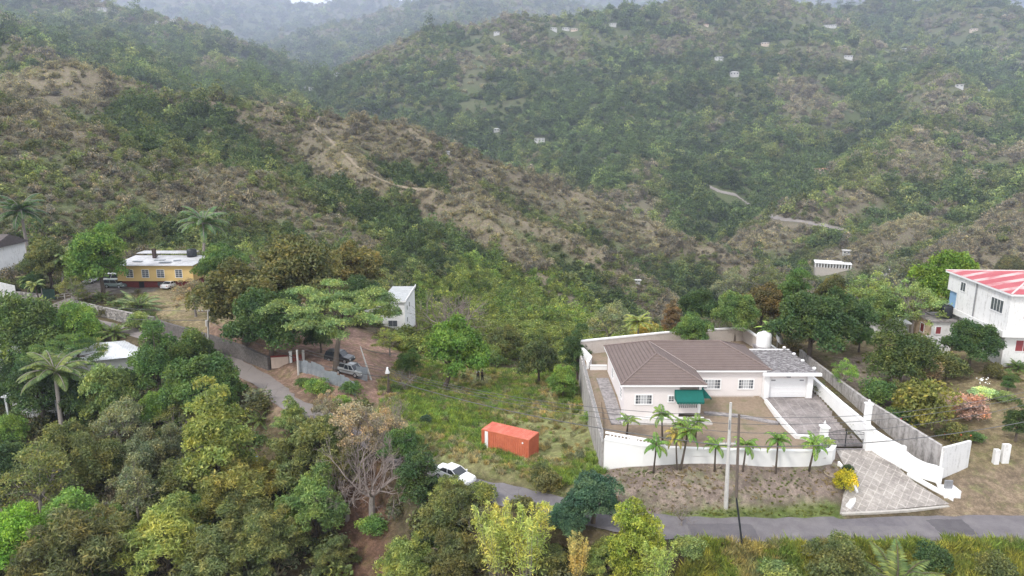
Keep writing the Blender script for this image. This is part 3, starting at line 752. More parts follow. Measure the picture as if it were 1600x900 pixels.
ORDER = {o.name: i for i, o in enumerate(sorted(MP, key=lambda o: o.name))}   # collection info sorts by name
VI = np.array([ORDER[o.name] for o in MP])
def interp_h(x, y): return H(x, y)
VIS_R = rr; VIS_T = th
def visible(x, y, margin=10):
    r = np.hypot(x, y); a = np.arctan2(x, y)
    i = np.clip(np.searchsorted(rr, r), 0, nr-1); j = np.clip(((a-th[0])/(th[-1]-th[0])*(nt_-1)).round().astype(int), 0, nt_-1)
    return (GH[i, j]+margin-CAMZ)/rr[i] > MAXEL[i, j]-.002, GCV.reshape(nr, nt_)[i, j]
def hill_scatter():
    P_ = []; S_ = []; Rr = []; V_ = []; T_ = []
    bands = [(165, 260, 1.6, 1.6, 4.4), (260, 420, 1.85, 1.7, 5.8), (420, 560, 2.6, 2.5, 8), (560, 900, 5.0, 5, 13), (900, 1500, 8.0, 8, 17), (1500, 2600, 13, 10, 24), (2600, 4800, 30, 18, 40), (4800, 7500, 60, 35, 60)]
    for r0, r1, sp, s0, s1 in bands:
        n = int(R(86)/2*(r1**2-r0**2)/sp**2*1.15)
        r = np.sqrt(rng.random(n)*(r1**2-r0**2)+r0**2); a = (rng.random(n)-.5)*R(86)
        x, y = r*np.sin(a), r*np.cos(a); vis, cv = visible(x, y, 8 if r0 < 500 else 18); x, y, r, cv = x[vis], y[vis], r[vis], cv[vis]
        n1 = fbm(x, y, 26*max(1, r0/300), 4, 81); n2 = fbm(x, y, 120, 3, 83); rnd = rng.random(len(x))
        px, py, _ = proj(x, y, H(x, y))
        dry = np.where(r < 600, .13+.42*np.clip(cv, -2.2, .8)+.55*n1+.3*n2, -.34+.25*np.clip(cv, -2, 1)+.8*n1+.4*n2)
        for (bx, by, br, k) in BLOBS:       # tone areas seen on the slopes
            dd = np.hypot((px-bx)/br, (py-by)/(br*.62)); dry = dry+k*sstep(1.15, .5, dd+n1*.3)
        keep = rnd > sstep(.7, 1.8, dry)*np.where(r < 600, .35, .12)
        for (bx, by, rx, ry, k) in BARE: keep &= ~((np.hypot((px-bx)/rx, (py-by)/ry)+n1*.5 < 1) & (rng.random(len(x)) < k))
        x, y, r, cv, n1, dry, px, py = [q[keep] for q in (x, y, r, cv, n1, dry, px, py)]
        m = np.ones(len(x), bool)
        for l in LINES:
            d = np.full(len(x), 1e9)
            for (ax, ay), (bx, by) in zip(l[:-1], l[1:]):
                vx, vy = bx-ax, by-ay; t = np.clip(((px-ax)*vx+(py-ay)*vy)/(vx*vx+vy*vy), 0, 1); d = np.minimum(d, np.hypot(px-ax-t*vx, py-ay-t*vy))
            m &= d > (2.6 if l is LINES[0] or l is LINES[3] else 1.5)
        if r0 >= 420:
            for hx, hy, hw_, hh_ in HCLEAR: m &= ~((np.abs(px-hx) < hw_*.6+3) & (py > hy-2) & (py < hy+hh_*.6+(11 if r0 < 1500 else 7)))
        for l in LINES:
            d = 9
            if r0 >= 420 and l is LINES[3]:
                for dy in (4, 8):
                    for (ax, ay), (bx, by) in zip(l[:-1], l[1:]):
                        vx, vy = bx-ax, by-ay; t = np.clip(((px-ax)*vx+(py-dy-ay)*vy)/(vx*vx+vy*vy), 0, 1); m &= np.hypot(px-ax-t*vx, py-dy-ay-t*vy) > 4
        x, y, r, cv, n1, dry, px_, py_ = [q[m] for q in (x, y, r, cv, n1, dry, px, py)]; n = len(x)
        u = rng.random(n); q = dry+(rng.random(n)-.5)*.75
        g = np.array([.062,.088,.036]); ol = np.array([.118,.13,.055]); br_ = np.array([.168,.143,.125]); tn = np.array([.205,.178,.132])
        lt = np.array([.125,.15,.062])
        col = np.where((q < -.35)[:, None], g, np.where((q < .12)[:, None], ol, np.where((q < .7)[:, None], br_, tn)))
        col = np.where(((rng.random(n) < .09) & (q < .2))[:, None], lt, col)
        yz = (np.hypot((px_-850)/210, (py_-480)/75) < 1+n1*.3) & (r < 270); col = np.where(yz[:, None], np.where((rng.random(n) < .6)[:, None], [.15,.175,.05], [.105,.15,.04]), col)
        col = col*(.6+.8*rng.random(n))[:, None]*np.where(r < 500, 1.22, 1.48)[:, None]*(1+.3*fbm(x, y, 30*max(1, r0/400), 3, 87))[:, None]
        var = np.where(q < -.1, rng.integers(0, 4, n), np.where(q < .25, rng.integers(0, 7, n), np.where(rng.random(n) < .35, rng.integers(0, 4, n), rng.integers(4, 10, n))))
        if r0 > 500: var = np.where(rng.random(n) < .75, rng.integers(0, 4, n), var)
        var = np.where((rng.random(n) < .08) & (q < 0), 10+rng.integers(0, 2, n), var)
        sz = s0*.8+(s1-s0)*1.25*rng.random(n)**2.4; sz = sz*np.where(q < -.25, 1.35, 1)*(1+.35*fbm(x, y, 18*max(1, r0/300), 2, 85)); sz = sz*np.where(q > .5, .85, 1)
        z = H(x, y)-sz*.1
        P_.append(np.c_[x, y, z]); S_.append(np.c_[sz, sz, sz*(.7+.5*rng.random(n))]); Rr.append(np.c_[rng.normal(size=n)*.1, rng.normal(size=n)*.1, rng.random(n)*6.28]); V_.append(VI[var]); T_.append(col)
    cat = lambda l: np.concatenate(l)
    print('hill plants', sum(map(len, P_)))
    mass('hillside_woodland', C_MASS, 12, cat(P_), cat(S_), cat(Rr), cat(V_), cat(T_))
HCLEAR = [(865,46,14,5),(884,46,15,5),(897,47,14,5),(957,39,15,4),(776,53,12,4),(843,219,21,8),(776,204,12,6),(1123,92,17,5),(1147,116,18,8),(1195,69,16,5),(1325,90,16,3),(1296,42,24,5),(1356,41,8,3),(1412,79,13,6),(1498,136,15,4),(1543,142,6,3),(1283,268,26,6),(1103,40,10,4),(1521,47,14,4),(160,15,16,6),(178,17,9,4),(101,19,8,3),(270,32,10,4),(245,35,6,3),(487,139,11,6),(528,117,14,4),(476,137,5,3),(996,441,11,5),(1384,427,17,5),(1322,396,14,6),(700,240,6,3),(946,250,5,3),(1300,420,60,14)]
# (px, py, radius px, + dry / - green)
BLOBS = [(530,250,42,.9),(590,310,45,.7),(700,345,45,.6),(790,370,55,.8),(840,420,40,.6),(600,345,60,-.7),(520,310,45,-.6),(690,295,40,-.35),(330,210,60,-.5),(400,250,50,-.6),(200,190,40,-.5),(720,400,60,-.5),(640,400,60,-.6),(130,120,50,.7),(850,480,150,-.6),(920,330,50,.4),(1000,380,60,.4),(742,100,34,1.5),(738,140,28,1.5),(740,172,22,1.2),(870,80,50,.5),(1250,150,60,.5),(1330,195,55,.45),(1000,80,50,.3),(940,130,40,.4),(830,330,120,.2),(100,150,80,.5),(560,230,90,.35),(800,380,110,.25),(740,290,60,.2),(450,280,90,-.35),(640,350,80,-.3),(560,420,90,-.1),(250,330,160,.05),
 (1000,330,80,.25),(980,180,150,-.4),(800,200,140,-.5),(1250,330,120,-.3),(1100,330,90,-.5),(1500,250,110,.35),(1350,300,80,0),(1420,360,130,.25),(250,120,200,-.3),(450,110,120,-.3),(1300,130,90,.1),(1200,240,120,-.2),(250,210,70,-.45),(350,240,60,-.3),(1060,300,60,-.3),(940,270,60,-.5)]
BARE = [(742,90,22,26,.6),(738,140,20,28,.7),(740,178,16,18,.5),(490,240,22,45,.3),(960,60,30,12,.5),(1275,125,22,18,.6),(1450,240,50,22,.5),(1560,270,40,25,.5),(100,130,60,26,.6),(880,420,40,30,.4),(800,370,60,30,.3)]
LINES = [[(500,180),(490,198),(512,215),(530,232),(545,246),(560,262),(590,277),(612,287),(640,294),(668,297)],
 [(20,140),(50,118),(75,104)],[(130,100),(200,135),(260,148),(340,155),(420,165)],
 [(1092,284),(1125,300),(1150,305),(1178,325),(1205,340),(1240,345),(1290,353),(1322,361)],[(695,258),(718,285)]]
hill_scatter()
# ---------- building materials ----------
M_PINK = stained('pale_pink_render', (.74,.685,.665), (.5,.45,.42), .62, 1.0, .9, fine=.3)
M_WHITE = plain('white_paint', (.80,.79,.78), .7, .05, 1.5)
M_WWALL = stained('weathered_white_wall', (.80,.79,.77), (.45,.42,.38), .55, .92, .8, fine=.3)
M_GREYW = stained('stained_concrete_wall', (.47,.44,.42), (.13,.12,.11), .38, .75, .9, fine=.5, bump=.3)
M_WHITEW = stained('peeling_whitewash', (.76,.75,.73), (.36,.34,.31), .5, .8, 1.1, fine=.45)
M_BLOCK = stained('bare_block', (.52,.47,.42), (.30,.27,.24), .4, .75, 1.5, drips=False)
M_CONC = stained('weathered_concrete', (.36,.33,.32), (.12,.11,.11), .38, .72, .9, drips=False, fine=.5)
M_DARK = plain('dark_recess', (.02,.02,.022), .9)
M_GLASS = plain('window_glass', (.09,.10,.11), .12, .3, 8, spec=.6)
M_CURT = plain('curtained_glass', (.42,.43,.44), .2, .2, 14, spec=.6)
M_RED = plain('red_shutter', (.26,.055,.06), .6, .15, 6)
M_STEEL = plain('grey_steel', (.30,.30,.31), .5, .15, 6, metal=.5)
M_IRON = plain('black_iron', (.025,.025,.028), .5)
M_GREENC = plain('green_canvas', (.005,.105,.085), .75, .12, 3, bump=.1)
M_TANKB = plain('black_plastic', (.025,.028,.033), .45, .1, 3)
M_BLUE = plain('blue_paint', (.22,.36,.52), .7)
M_CREAM = stained('cream_render', (.62,.47,.33), (.3,.24,.18), .55, .9, 1, fine=.35)
M_YEL = stained('yellow_render', (.66,.47,.20), (.42,.30,.15), .6, .95, .8, fine=.3)
M_MAROON = plain('maroon_paint', (.16,.035,.03), .7, .2, 4)
M_ZINC = None
def mat_roof_tile():
    t = NT('brown_roof_tile'); pos = t.geo(); s = t.new('ShaderNodeSeparateXYZ'); t.l.new(pos, s.inputs[0])
    g = t.new('ShaderNodeNewGeometry'); ns = t.new('ShaderNodeSeparateXYZ'); t.l.new(g.outputs['True Normal'], ns.inputs[0])
    ax = t.math('ABSOLUTE', ns.outputs[0]); ay = t.math('ABSOLUTE', ns.outputs[1]); k = t.math('GREATER_THAN', ax, ay)
    mx = t.new('ShaderNodeMix', data_type='FLOAT'); t.l.new(k, mx.inputs[0]); t.l.new(s.outputs[1], mx.inputs[2]); t.l.new(s.outputs[0], mx.inputs[3])
    along = t.new('ShaderNodeMix', data_type='FLOAT'); t.l.new(k, along.inputs[0]); t.l.new(s.outputs[0], along.inputs[2]); t.l.new(s.outputs[1], along.inputs[3])
    row = t.math('FRACT', t.math('MULTIPLY', mx.outputs[0], 2.55)); d = t.math('ABSOLUTE', t.math('SUBTRACT', row, .5))
    line = t.ramp(d, [(.33, 0.), (.47, 1.)])
    col = t.math('FRACT', t.math('MULTIPLY', along.outputs[0], 4.2)); wave = t.math('ABSOLUTE', t.math('SUBTRACT', col, .5))
    n = t.noise(1.2, 5, .7, pos); n2 = t.noise(7, 4, .7, pos)
    c = t.ramp(n, [(.3, (.118,.084,.072)), (.7, (.165,.122,.106))])
    c = t.mix(t.math('MULTIPLY', n2, .5), c, (.20,.155,.14))
    c = t.mix(t.math('MULTIPLY', line, .62), c, (.055,.038,.036))
    c = t.mix(t.math('MULTIPLY', wave, .35), c, (.10,.072,.068))
    t.color(c); t.rough(.85); h = t.math('SUBTRACT', t.math('MULTIPLY', wave, .5), line); t.bump(h, .8, .05); return t.mat
M_TILE = mat_roof_tile()
def mat_corr(name, c1, c2, period, axis=0, metal=.3, rough=.5, c3=None, stripes=None, lo=.35, hi=.65):
    """corrugated sheet: ribs along the other axis; object coordinates"""
    t = NT(name); pos = t.coord('Object'); s = t.new('ShaderNodeSeparateXYZ'); t.l.new(pos, s.inputs[0])
    w_ = t.math('SINE', t.math('MULTIPLY', s.outputs[axis], 2*math.pi/period))
    n = t.noise(.5, 6, .75, pos); n2 = t.noise(6, 4, .7, pos); f = t.math('ADD', t.math('MULTIPLY', n, .7), t.math('MULTIPLY', n2, .3))
    c = t.ramp(f, [(lo, c1), (hi, c2)]+([(min(hi+.12, 1), c3)] if c3 else []))
    if stripes:
        per, duty, colr, ax = stripes
        q = t.math('FRACT', t.math('ADD', t.math('MULTIPLY', s.outputs[ax], 1/per), t.math('MULTIPLY', n, .12)))
        c = t.mix(t.math('MULTIPLY', t.math('LESS_THAN', q, duty), t.ramp(t.noise(.35, 4, .6, pos), [(.42, .15), (.6, 1.)])), c, colr)
    t.color(c); t.rough(rough); t.bsdf.inputs['Metallic'].default_value = metal; t.bump(w_, .5, .03); return t.mat

def stone_wall_mat():
    t = NT('rubble_stone'); pos = t.geo(); v = t.new('ShaderNodeTexVoronoi'); v.inputs['Scale'].default_value = 2.6; t.l.new(pos, v.inputs['Vector'])
    v2 = t.new('ShaderNodeTexVoronoi', feature='DISTANCE_TO_EDGE'); v2.inputs['Scale'].default_value = 2.6; t.l.new(pos, v2.inputs['Vector'])
    sep = t.new('ShaderNodeSeparateColor'); t.l.new(v.outputs['Color'], sep.inputs[0])
    c = t.ramp(sep.outputs[0], [(.1, (.13,.12,.11)), (.5, (.24,.22,.20)), (.9, (.42,.39,.36))])
    c = t.mix(t.ramp(v2.outputs['Distance'], [(.02, 1.), (.07, 0.)]), c, (.33,.31,.29))
    c = t.mix(t.ramp(t.noise(.8, 5, .7, pos), [(.5, 0.), (.75, .6)]), c, (.10,.095,.085))
    t.color(c); t.rough(.95); t.bump(v2.outputs['Distance'], .8, .06); return t.mat
M_STONE = stone_wall_mat()

def wall_mb(pts, thick, m=0, mb=None, cap=None, capm=0):
    """pts: (x, y, z_bottom, z_top) mitred wall; optional cap (overhang, height)"""
    mb = mb or MB(); n = len(pts); off = []
    for i in range(n):
        d1 = Vector((pts[i][0]-pts[i-1][0], pts[i][1]-pts[i-1][1])).normalized() if i else None
        d2 = Vector((pts[i+1][0]-pts[i][0], pts[i+1][1]-pts[i][1])).normalized() if i < n-1 else None
        d = (d1+d2).normalized() if d1 and d2 else (d1 or d2)
        nn = Vector((-d.y, d.x)); k = 1/max(.35, abs(nn.dot(Vector((-(d2 or d1).y, (d2 or d1).x))))); off.append(nn*k)
    def strip(w, zb, zt, mm):
        vs = []
        for i, p in enumerate(pts):
            for sg in (-1, 1):
                q = off[i]*sg*w/2; vs += [(p[0]+q.x, p[1]+q.y, zb(p)), (p[0]+q.x, p[1]+q.y, zt(p))]
        fs = []
        for i in range(n-1):
            a = i*4; b = a+4; fs += [(a, a+1, b+1, b), (a+2, b+2, b+3, a+3), (a+1, a+3, b+3, b+1), (a, b, b+2, a+2)]
        fs += [(0, 2, 3, 1), ((n-1)*4, (n-1)*4+1, (n-1)*4+3, (n-1)*4+2)]
        mb.add(vs, fs, mm)
    strip(thick, lambda p: p[2], lambda p: p[3], m)
    if cap: strip(thick+2*cap[0], lambda p: p[3]+.002, lambda p: p[3]+cap[1], capm)
    return mb
def window(parent, c, w, h, face='-y', frame=M_WHITE, pane=M_GLASS, cols=3, rows=2, trim=.12, bars=True, name='window', midcurt=False, depth=.05, rz=0):
    """framed window standing a little proud of its wall; c = centre on the wall plane"""
    mb = MB(); t = trim
    mb.box(-w/2-t, w/2+t, -depth, 0, h/2, h/2+t); mb.box(-w/2-t, w/2+t, -depth-.03, 0, -h/2-t, -h/2)
    mb.box(-w/2-t, -w/2, -depth, 0, -h/2, h/2); mb.box(w/2, w/2+t, -depth, 0, -h/2, h/2)
    if bars:
        for i in range(1, cols): x = -w/2+w*i/cols; mb.box(x-.018, x+.018, -.045, -.018, -h/2, h/2)
        for j in range(1, rows): z = -h/2+h*j/rows; mb.box(-w/2, w/2, -.041, -.014, z-.015, z+.015)
    o = mb.build(name, frame, parent)
    ang = {'-y': 0, '+y': math.pi, '-x': -math.pi/2, '+x': math.pi/2}[face]+rz
    o.location = c; o.rotation_euler = (0, 0, ang)
    p = MB()
    if midcurt:
        p.box(-w/2, -w*.25, -.012, -.002, -h/2, h/2, 0); p.box(-w*.25, w*.25, -.012, -.002, -h/2, h/2, 1); p.box(w*.25, w/2, -.012, -.002, -h/2, h/2, 0)
        p.build('pane', [pane, M_CURT], o)
    else: p.box(-w/2, w/2, -.012, -.002, -h/2, h/2).build('pane', pane, o)
    return o

# ---------- the house with the tiled roof ----------
def tiled_house():
    T = empty('house', (21, 78, 0), label='single storey pale pink house with brown tiled hip roof inside white walls', cat='house')
    def b(mb, name, mats, **k):
        mb.v = [(x-21, y-78, z) for x, y, z in mb.v]; return mb.build(name, mats, T, **k)
    m = MB()      # walls with a notch for the porch
    m.prism([(12.4,72.0),(18.5,72.0),(18.5,73.7),(20.9,73.7),(20.9,76.8),(29.3,76.8),(29.3,85.4),(12.4,85.4)], -1.3, 3.06)
    m.prism([(20.62,72.0),(20.9,72.0),(20.9,72.28),(20.62,72.28)], -.2, 3.06, 1)
    m.box(18.52, 20.6, 72.0, 72.14, -.2, .42, 0); m.box(20.76, 20.9, 72.3, 73.68, -.2, .42, 0)
    wl = b(m, 'wall', [M_PINK, M_WHITE])
    m = MB(); m.box(12.15, 21.3, 71.75, 71.99, -1.2, -.62); m.box(12.15, 12.39, 72, 85.4, -1.2, -.6); b(m, 'plinth', M_WHITE); m = MB(); m.box(20.95, 29.2, 76.55, 76.79, -.6, -.05); b(m, 'plinth', M_WHITE)
    Z0, Z1 = 3.3, 5.4
    A = (16.63, 76.2, Z1); B = (16.65, 81.1, Z1); C_ = (25.4, 81.1, Z1)
    e = lambda x, y: (x, y, Z0)
    m = MB()
    for f in ([e(11.9,71.5), e(21.35,71.5), A], [e(11.9,85.9), e(11.9,71.5), A, B], [e(21.35,71.5), e(21.35,76.3), B, A],
              [e(21.35,76.3), e(30.2,76.3), C_, B], [e(30.2,76.3), e(30.2,85.9), C_], [e(30.2,85.9), e(11.9,85.9), B, C_]): m.poly(f)
    m.poly([(x, y, Z0-.02) for x, y in ((11.9,71.5),(11.9,85.9),(30.2,85.9),(30.2,76.3),(21.35,76.3),(21.35,71.5))])
    roof = b(m, 'roof', M_TILE)
    m = MB()
    for p, q in (((11.9,71.5,Z0),A), ((21.35,71.5,Z0),A), (A,B), (B,C_), (C_,(30.2,76.3,Z0)), (C_,(30.2,85.9,Z0)), (B,(11.9,85.9,Z0))):
        pv, qv = Vector(p)+Vector((0,0,.03)), Vector(q)+Vector((0,0,.03)); m.tube([pv, qv], .085, 6)
    m.v = [(x-21, y-78, z) for x, y, z in m.v]; m.build('ridge_cap', plain('ridge_cap_tile', (.20,.155,.14), .85, .2, 3), roof)
    m = MB(); O = [(11.9,71.5),(21.35,71.5),(21.35,76.3),(30.2,76.3),(30.2,85.9),(11.9,85.9)]
    m.prism(O, 3.07, 3.26); b(m, 'fascia', M_WHITE)
    m = MB(); m.tube([(21.38,76.3,Z0+.05), (16.7,81.06,Z1+.03)], .03, 5); b(m, 'valley_flashing', plain('pale_flashing', (.42,.36,.34), .7))
    for c, w_, h_, f, mc in (((14.55,72.0,1.42),1.75,1.0,'-y',1), ((17.6,72.0,1.5),.55,.6,'-y',0), ((23.35,76.8,1.42),2.1,1.05,'-y',1), ((27.45,76.8,1.42),1.65,1.05,'-y',1), ((12.4,74.2,1.4),1.1,1.1,'-x',0), ((12.4,80.8,1.4),1.2,1.1,'-x',0)):
        window(T, (c[0]-21, c[1]-78, c[2]), w_, h_, f, cols=6 if mc else 2, rows=3, midcurt=bool(mc), trim=.14)
    # porch
    m = MB(); m.box(18.55, 20.6, 72.02, 72.12, .86, .94)
    for i in range(9): m.box(18.62+i*.235, 18.72+i*.235, 72.03, 72.11, .421, .858)
    m.box(20.78, 20.88, 72.3, 73.68, .86, .94)
    for i in range(6): m.box(20.79, 20.87, 72.4+i*.22, 72.5+i*.22, .421, .858)
    b(m, 'balustrade', M_WHITE)
    m = MB(); m.box(18.52, 20.88, 72.15, 73.69, -.2, -.1); b(m, 'porch_floor', M_CONC)
    # awnings: sloped canvas with side cheeks and scalloped valance
    def awning(x0, x1, y, dep, zt, zb, side):
        m = MB()
        if side == 'f':
            L = lambda x, yy, z: (x, yy, z)
        else:
            L = lambda x, yy, z: (20.95+(y-yy), x, z)
        y0, y1 = y, y-dep
        m.poly([L(x0,y0,zt), L(x1,y0,zt), L(x1,y1,zb), L(x0,y1,zb)]); m.poly([L(x0,y0,zt), L(x0,y1,zb), L(x0,y0,zb)]); m.poly([L(x1,y0,zt), L(x1,y0,zb), L(x1,y1,zb)])
        k = int((x1-x0)/.3); st = (x1-x0)/k
        for i in range(k):
            a = x0+i*st; m.poly([L(a,y1,zb), L(a+st,y1,zb), L(a+st,y1,zb-.14), L(a+st*.5,y1,zb-.24), L(a,y1,zb-.14)])
        o = b(m, 'awning', M_GREENC); s_ = o.modifiers.new('s', 'SOLIDIFY'); s_.thickness = .03; return o
    awning(17.95, 20.95, 71.98, 1.15, 2.55, 1.55, 'f'); awning(72.1, 73.75, 72.0, 1.1, 2.75, 1.5, 's')
    # garage wing
    m = MB(); m.box(29.32, 29.9, 76.0, 84.3, -.3, 3.0, 1); m.box(34.3, 34.95, 76.0, 84.3, -.3, 3.0, 1); m.box(29.9, 34.3, 76.35, 84.3, 2.3, 3.0, 0); m.box(29.91, 34.29, 84.0, 84.29, -.3, 2.3, 0)
    b(m, 'garage_wall', [M_PINK, M_WHITE])
    m = MB(); m.box(29.6, 35.35, 75.75, 84.5, 3.02, 3.22); m.box(28.9, 35.6, 75.35, 75.74, 2.9, 3.2, 1); m.box(30.25, 35.35, 84.3, 84.5, 3.22, 3.32, 1); m.box(29.95, 30.18, 76.3, 84.2, 3.22, 3.29, 1)
    g = b(m, 'garage_roof', [stained('bitumen_roof', (.42,.40,.40), (.10,.09,.09), .30, .62, 1.1, drips=False, fine=.55), M_WHITE])
    for x, y in ((35.0,76.2),(34.8,79.0),(34.8,81.6),(34.6,84.2)):
        m = MB(); m.lathe((x-21, y-78, 3.22), [(.1,0),(.1,.25),(.2,.28),(.22,.42),(.14,.5)], 10); m.build('roof_vent', M_WHITE, g, smooth=True)
    m = MB(); m.box(29.9, 34.3, 76.36, 76.42, -.02, 2.3)
    for i in range(1, 4): m.box(29.95, 34.25, 76.33, 76.36, i*.575-.02, i*.575+.02)
    gd = b(m, 'garage_door', plain('garage_door_white', (.78,.77,.77), .5, .03))
    for x in (30.45, 33.75): MB().box(x-21-.24, x-21+.24, -1.675, -1.65, 1.98, 2.14).build('door_vent', M_STEEL, gd)
    m = MB(); m.box(31.95, 32.25, 75.9, 76.0, 2.55, 2.7); m.box(31.9,32.3,76.0,76.34,2.5,2.75); b(m, 'lamp', M_STEEL)
    return T
tiled_house()

# ground surfaces of the compound
M_LAWN = plain('dry_lawn', (.225,.175,.115), .95, .25, .8, bump=.5)
t_ = NT('mown_lawn'); p_ = t_.geo(); t_.color(t_.mix(t_.ramp(t_.noise(.5, 6, .7, p_), [(.52, 0.), (.68, .75)]), t_.ramp(t_.noise(3, 6, .75, p_), [(.3, (.19,.142,.098)), (.7, (.28,.21,.148))]), (.12,.13,.05))); t_.rough(.95); t_.bump(t_.noise(20, 3, .7, p_), .5, .05)
sheet('lawn', PAD[:5]+[(30.7,63.0),(31.2,65.2),(30.0,66.9),(29.2,76.8)]+PAD[7:], lambda x, y: -.02-.95*sstep(77, 71.3, y)+.2*sstep(70, 64, y), t_.mat, 1.0)
def mat_drive(name, size, line_c, rot, a, b, lw=.035):
    t = NT(name); pos = t.geo(); mp = t.new('ShaderNodeMapping'); mp.inputs['Rotation'].default_value = (0, 0, rot); t.l.new(pos, mp.inputs[0]); s = t.new('ShaderNodeSeparateXYZ'); t.l.new(mp.outputs[0], s.inputs[0])
    wob = t.math('MULTIPLY', t.math('SUBTRACT', t.noise(2, 3, .6, pos), .5), .12)
    def ln(o, sz):
        q = t.math('FRACT', t.math('ADD', t.math('MULTIPLY', o, 1/sz), wob)); return t.math('LESS_THAN', t.math('ABSOLUTE', t.math('SUBTRACT', q, .5)), lw)
    l = t.math('MAXIMUM', ln(s.outputs[0], size[0]), ln(s.outputs[1], size[1])) if size[1] else ln(s.outputs[0], size[0])
    f = t.math('ADD', t.math('MULTIPLY', t.noise(.55, 6, .75, pos), .65), t.math('MULTIPLY', t.noise(3.5, 5, .75, pos), .35))
    c = t.ramp(f, [(.36, a), (.5, tuple((x+y)/2 for x, y in zip(a, b))), (.62, b)])
    c = t.mix(t.math('MULTIPLY', l, t.ramp(t.noise(1.1, 4, .7, pos), [(.38, .15), (.6, .9)])), c, line_c); t.color(c); t.rough(.9); t.bump(f, .3, .03); return t.mat
sheet('driveway', [(29.55,76.3),(29.75,67.0),(31.5,66.9),(32.2,65.3),(35.9,65.3),(35.95,76),(35.9,85),(34.96,85),(34.96,76.0)], lambda x, y: pad_z(np.full(x.shape, 33.), y)+.015,
      mat_drive('stained_slab_drive', (1.15, 0), (.34,.315,.295), .03, (.12,.105,.098), (.33,.29,.275), .035), .8)
sheet('driveway_apron', [(p[0], p[1]) for p in DRIVE], lambda x, y: np.clip(-1.25+(y-65.0)/(57.6-65.0)*(-3.7+1.25), -3.75, -1.2),
      mat_drive('patterned_apron', (.66, .8), (.47,.43,.39), .72, (.17,.15,.135), (.40,.365,.33), .06), .5)
sheet('driveway_threshold', [(32.0,64.95),(36.0,64.95),(35.9,65.32),(32.2,65.32)], lambda x, y: x*0-1.21, M_CONC, .8)

def obj_wall(name, pts, thick, mats, label, cat='wall', cap=None, capm=0, group=None, parent=None):
    cx, cy = pts[0][0], pts[0][1]
    mb = wall_mb([(x-cx, y-cy, a, b) for x, y, a, b in pts], thick, cap=cap, capm=capm)
    o = mb.build(name, mats, parent); o.location = (cx, cy, 0)
    if label: tag(o, label, cat, group)
    return o
# front garden wall with balustrade
T = empty('garden_wall', (9.35, 64.8, 0), label='tall white retaining wall along the front of the tiled roof house, baluster openings at one end', cat='wall')
fw = [(9.35,64.8,-5,-.0),(13,63.35,-4.5,-.05),(15.0,63.0,-4.5,-.1),(20,62.7,-4,-.15),(24,62.5,-4,-.15),(30.0,62.35,-4,-.15),(31.2,62.6,-4,-.15),(31.9,63.5,-4,-.1),(31.75,65.0,-4,.1)]
mb = wall_mb([(x-9.35, y-64.8, a, b) for x, y, a, b in fw], .34, cap=(.05, .16)); mb.build('retaining_wall', M_WWALL, T)
pp = [(9.45,65.05,.155,.72),(12.9,63.75,.105,.62),(15.2,63.2,.06,.5)]
def along(pts, step, st=0):
    out = []; acc = st
    for a, b in zip(pts[:-1], pts[1:]):
        L = math.hypot(b[0]-a[0], b[1]-a[1]); s = acc
        while s < L: t = s/L; out.append(tuple(a[i]+(b[i]-a[i])*t for i in range(len(a)))+(math.atan2(b[1]-a[1], b[0]-a[0]),)); s += step
        acc = s-L
    return out
mb = wall_mb([(x-9.35, y-64.8, b-.14, b) for x, y, a, b in pp], .26)
wall_mb([(x-9.35, y-64.8, a, b-.42) for x, y, a, b in pp], .24, mb=mb)
for i, (x, y, a, b, an) in enumerate(along(pp, .36, .5)):
    if i in (6, 7): mb.obox((x-9.35, y-64.8, b-.28), (.4, .22, .3), an)
    else: mb.obox((x-9.35, y-64.8, b-.28), (.13, .13, .3), an)
mb.build('balustrade', M_WHITE, T)
# left fence wall, grey outside with rail on top
T = empty('side_wall', (9.3, 65, 0), label='long stained grey wall with a rusty rail on top, left side of the white compound', cat='wall')
lw_ = [(9.2,65.0,-6,-.35),(9.35,75,-7,-.3),(9.45,85,-7,-.1),(9.5,92.2,-7,.6)]
wall_mb([(x-9.3, y-65, a, b) for x, y, a, b in lw_], .25).build('wall', M_GREYW, T)
r_ = MB()
for x, y, a, b, an in along([(9.2,65.0,0,-.35),(9.35,75,0,-.3),(9.45,85,0,-.1),(9.5,88,0,.1)], 1.25): r_.tube([(x-9.3,y-65,b),(x-9.3,y-65,b+1.15)], .045, 5)
for h_ in (.35, .75, 1.12): r_.tube([(9.2-9.3,0,-.35+h_),(.05,10,-.3+h_),(.15,20,-.1+h_),(.2,23,.1+h_)], .032, 5)
for x, y, a, b, an in along([(9.2,65.0,0,-.35),(9.35,75,0,-.3),(9.45,85,0,-.1),(9.5,88,0,.1)], .22): r_.tube([(x-9.3,y-65,b+.05),(x-9.3,y-65,b+1.1)], .012, 3, cap=False)
r_.build('rail', plain('galvanised_rail', (.34,.33,.33), .6, .35, 5), T)
T = empty('inner_wall', (10.2, 86, 0), label='low white inner wall with a step beside the left end of the tiled roof house', cat='wall')
wall_mb([(0,0,-.3,.55),(2.2,0,-.3,.55)], .25, cap=(.04,.08)).build('low_wall', M_WHITE, T)
wall_mb([(-.3,.3,-.3,.9),(.3,2.2,-.3,1.0),(-.5,6.0,-.3,1.1)], .3, cap=(.05,.1)).build('side_panel', M_WHITE, T)
obj_wall('boundary_wall', [(9.5,92.4,-6,1.85),(22,96.6,-4,1.85),(34.5,99.2,-3,1.9),(35.3,94.2,-3,1.6),(36.2,86,-2,1.45)], .28, [stained('beige_block_wall', (.56,.50,.455), (.38,.33,.29), .5, .85, 1.5, drips=False), M_WHITE], 'long white capped boundary wall behind the tiled roof house', cap=(.07,.2), capm=1)
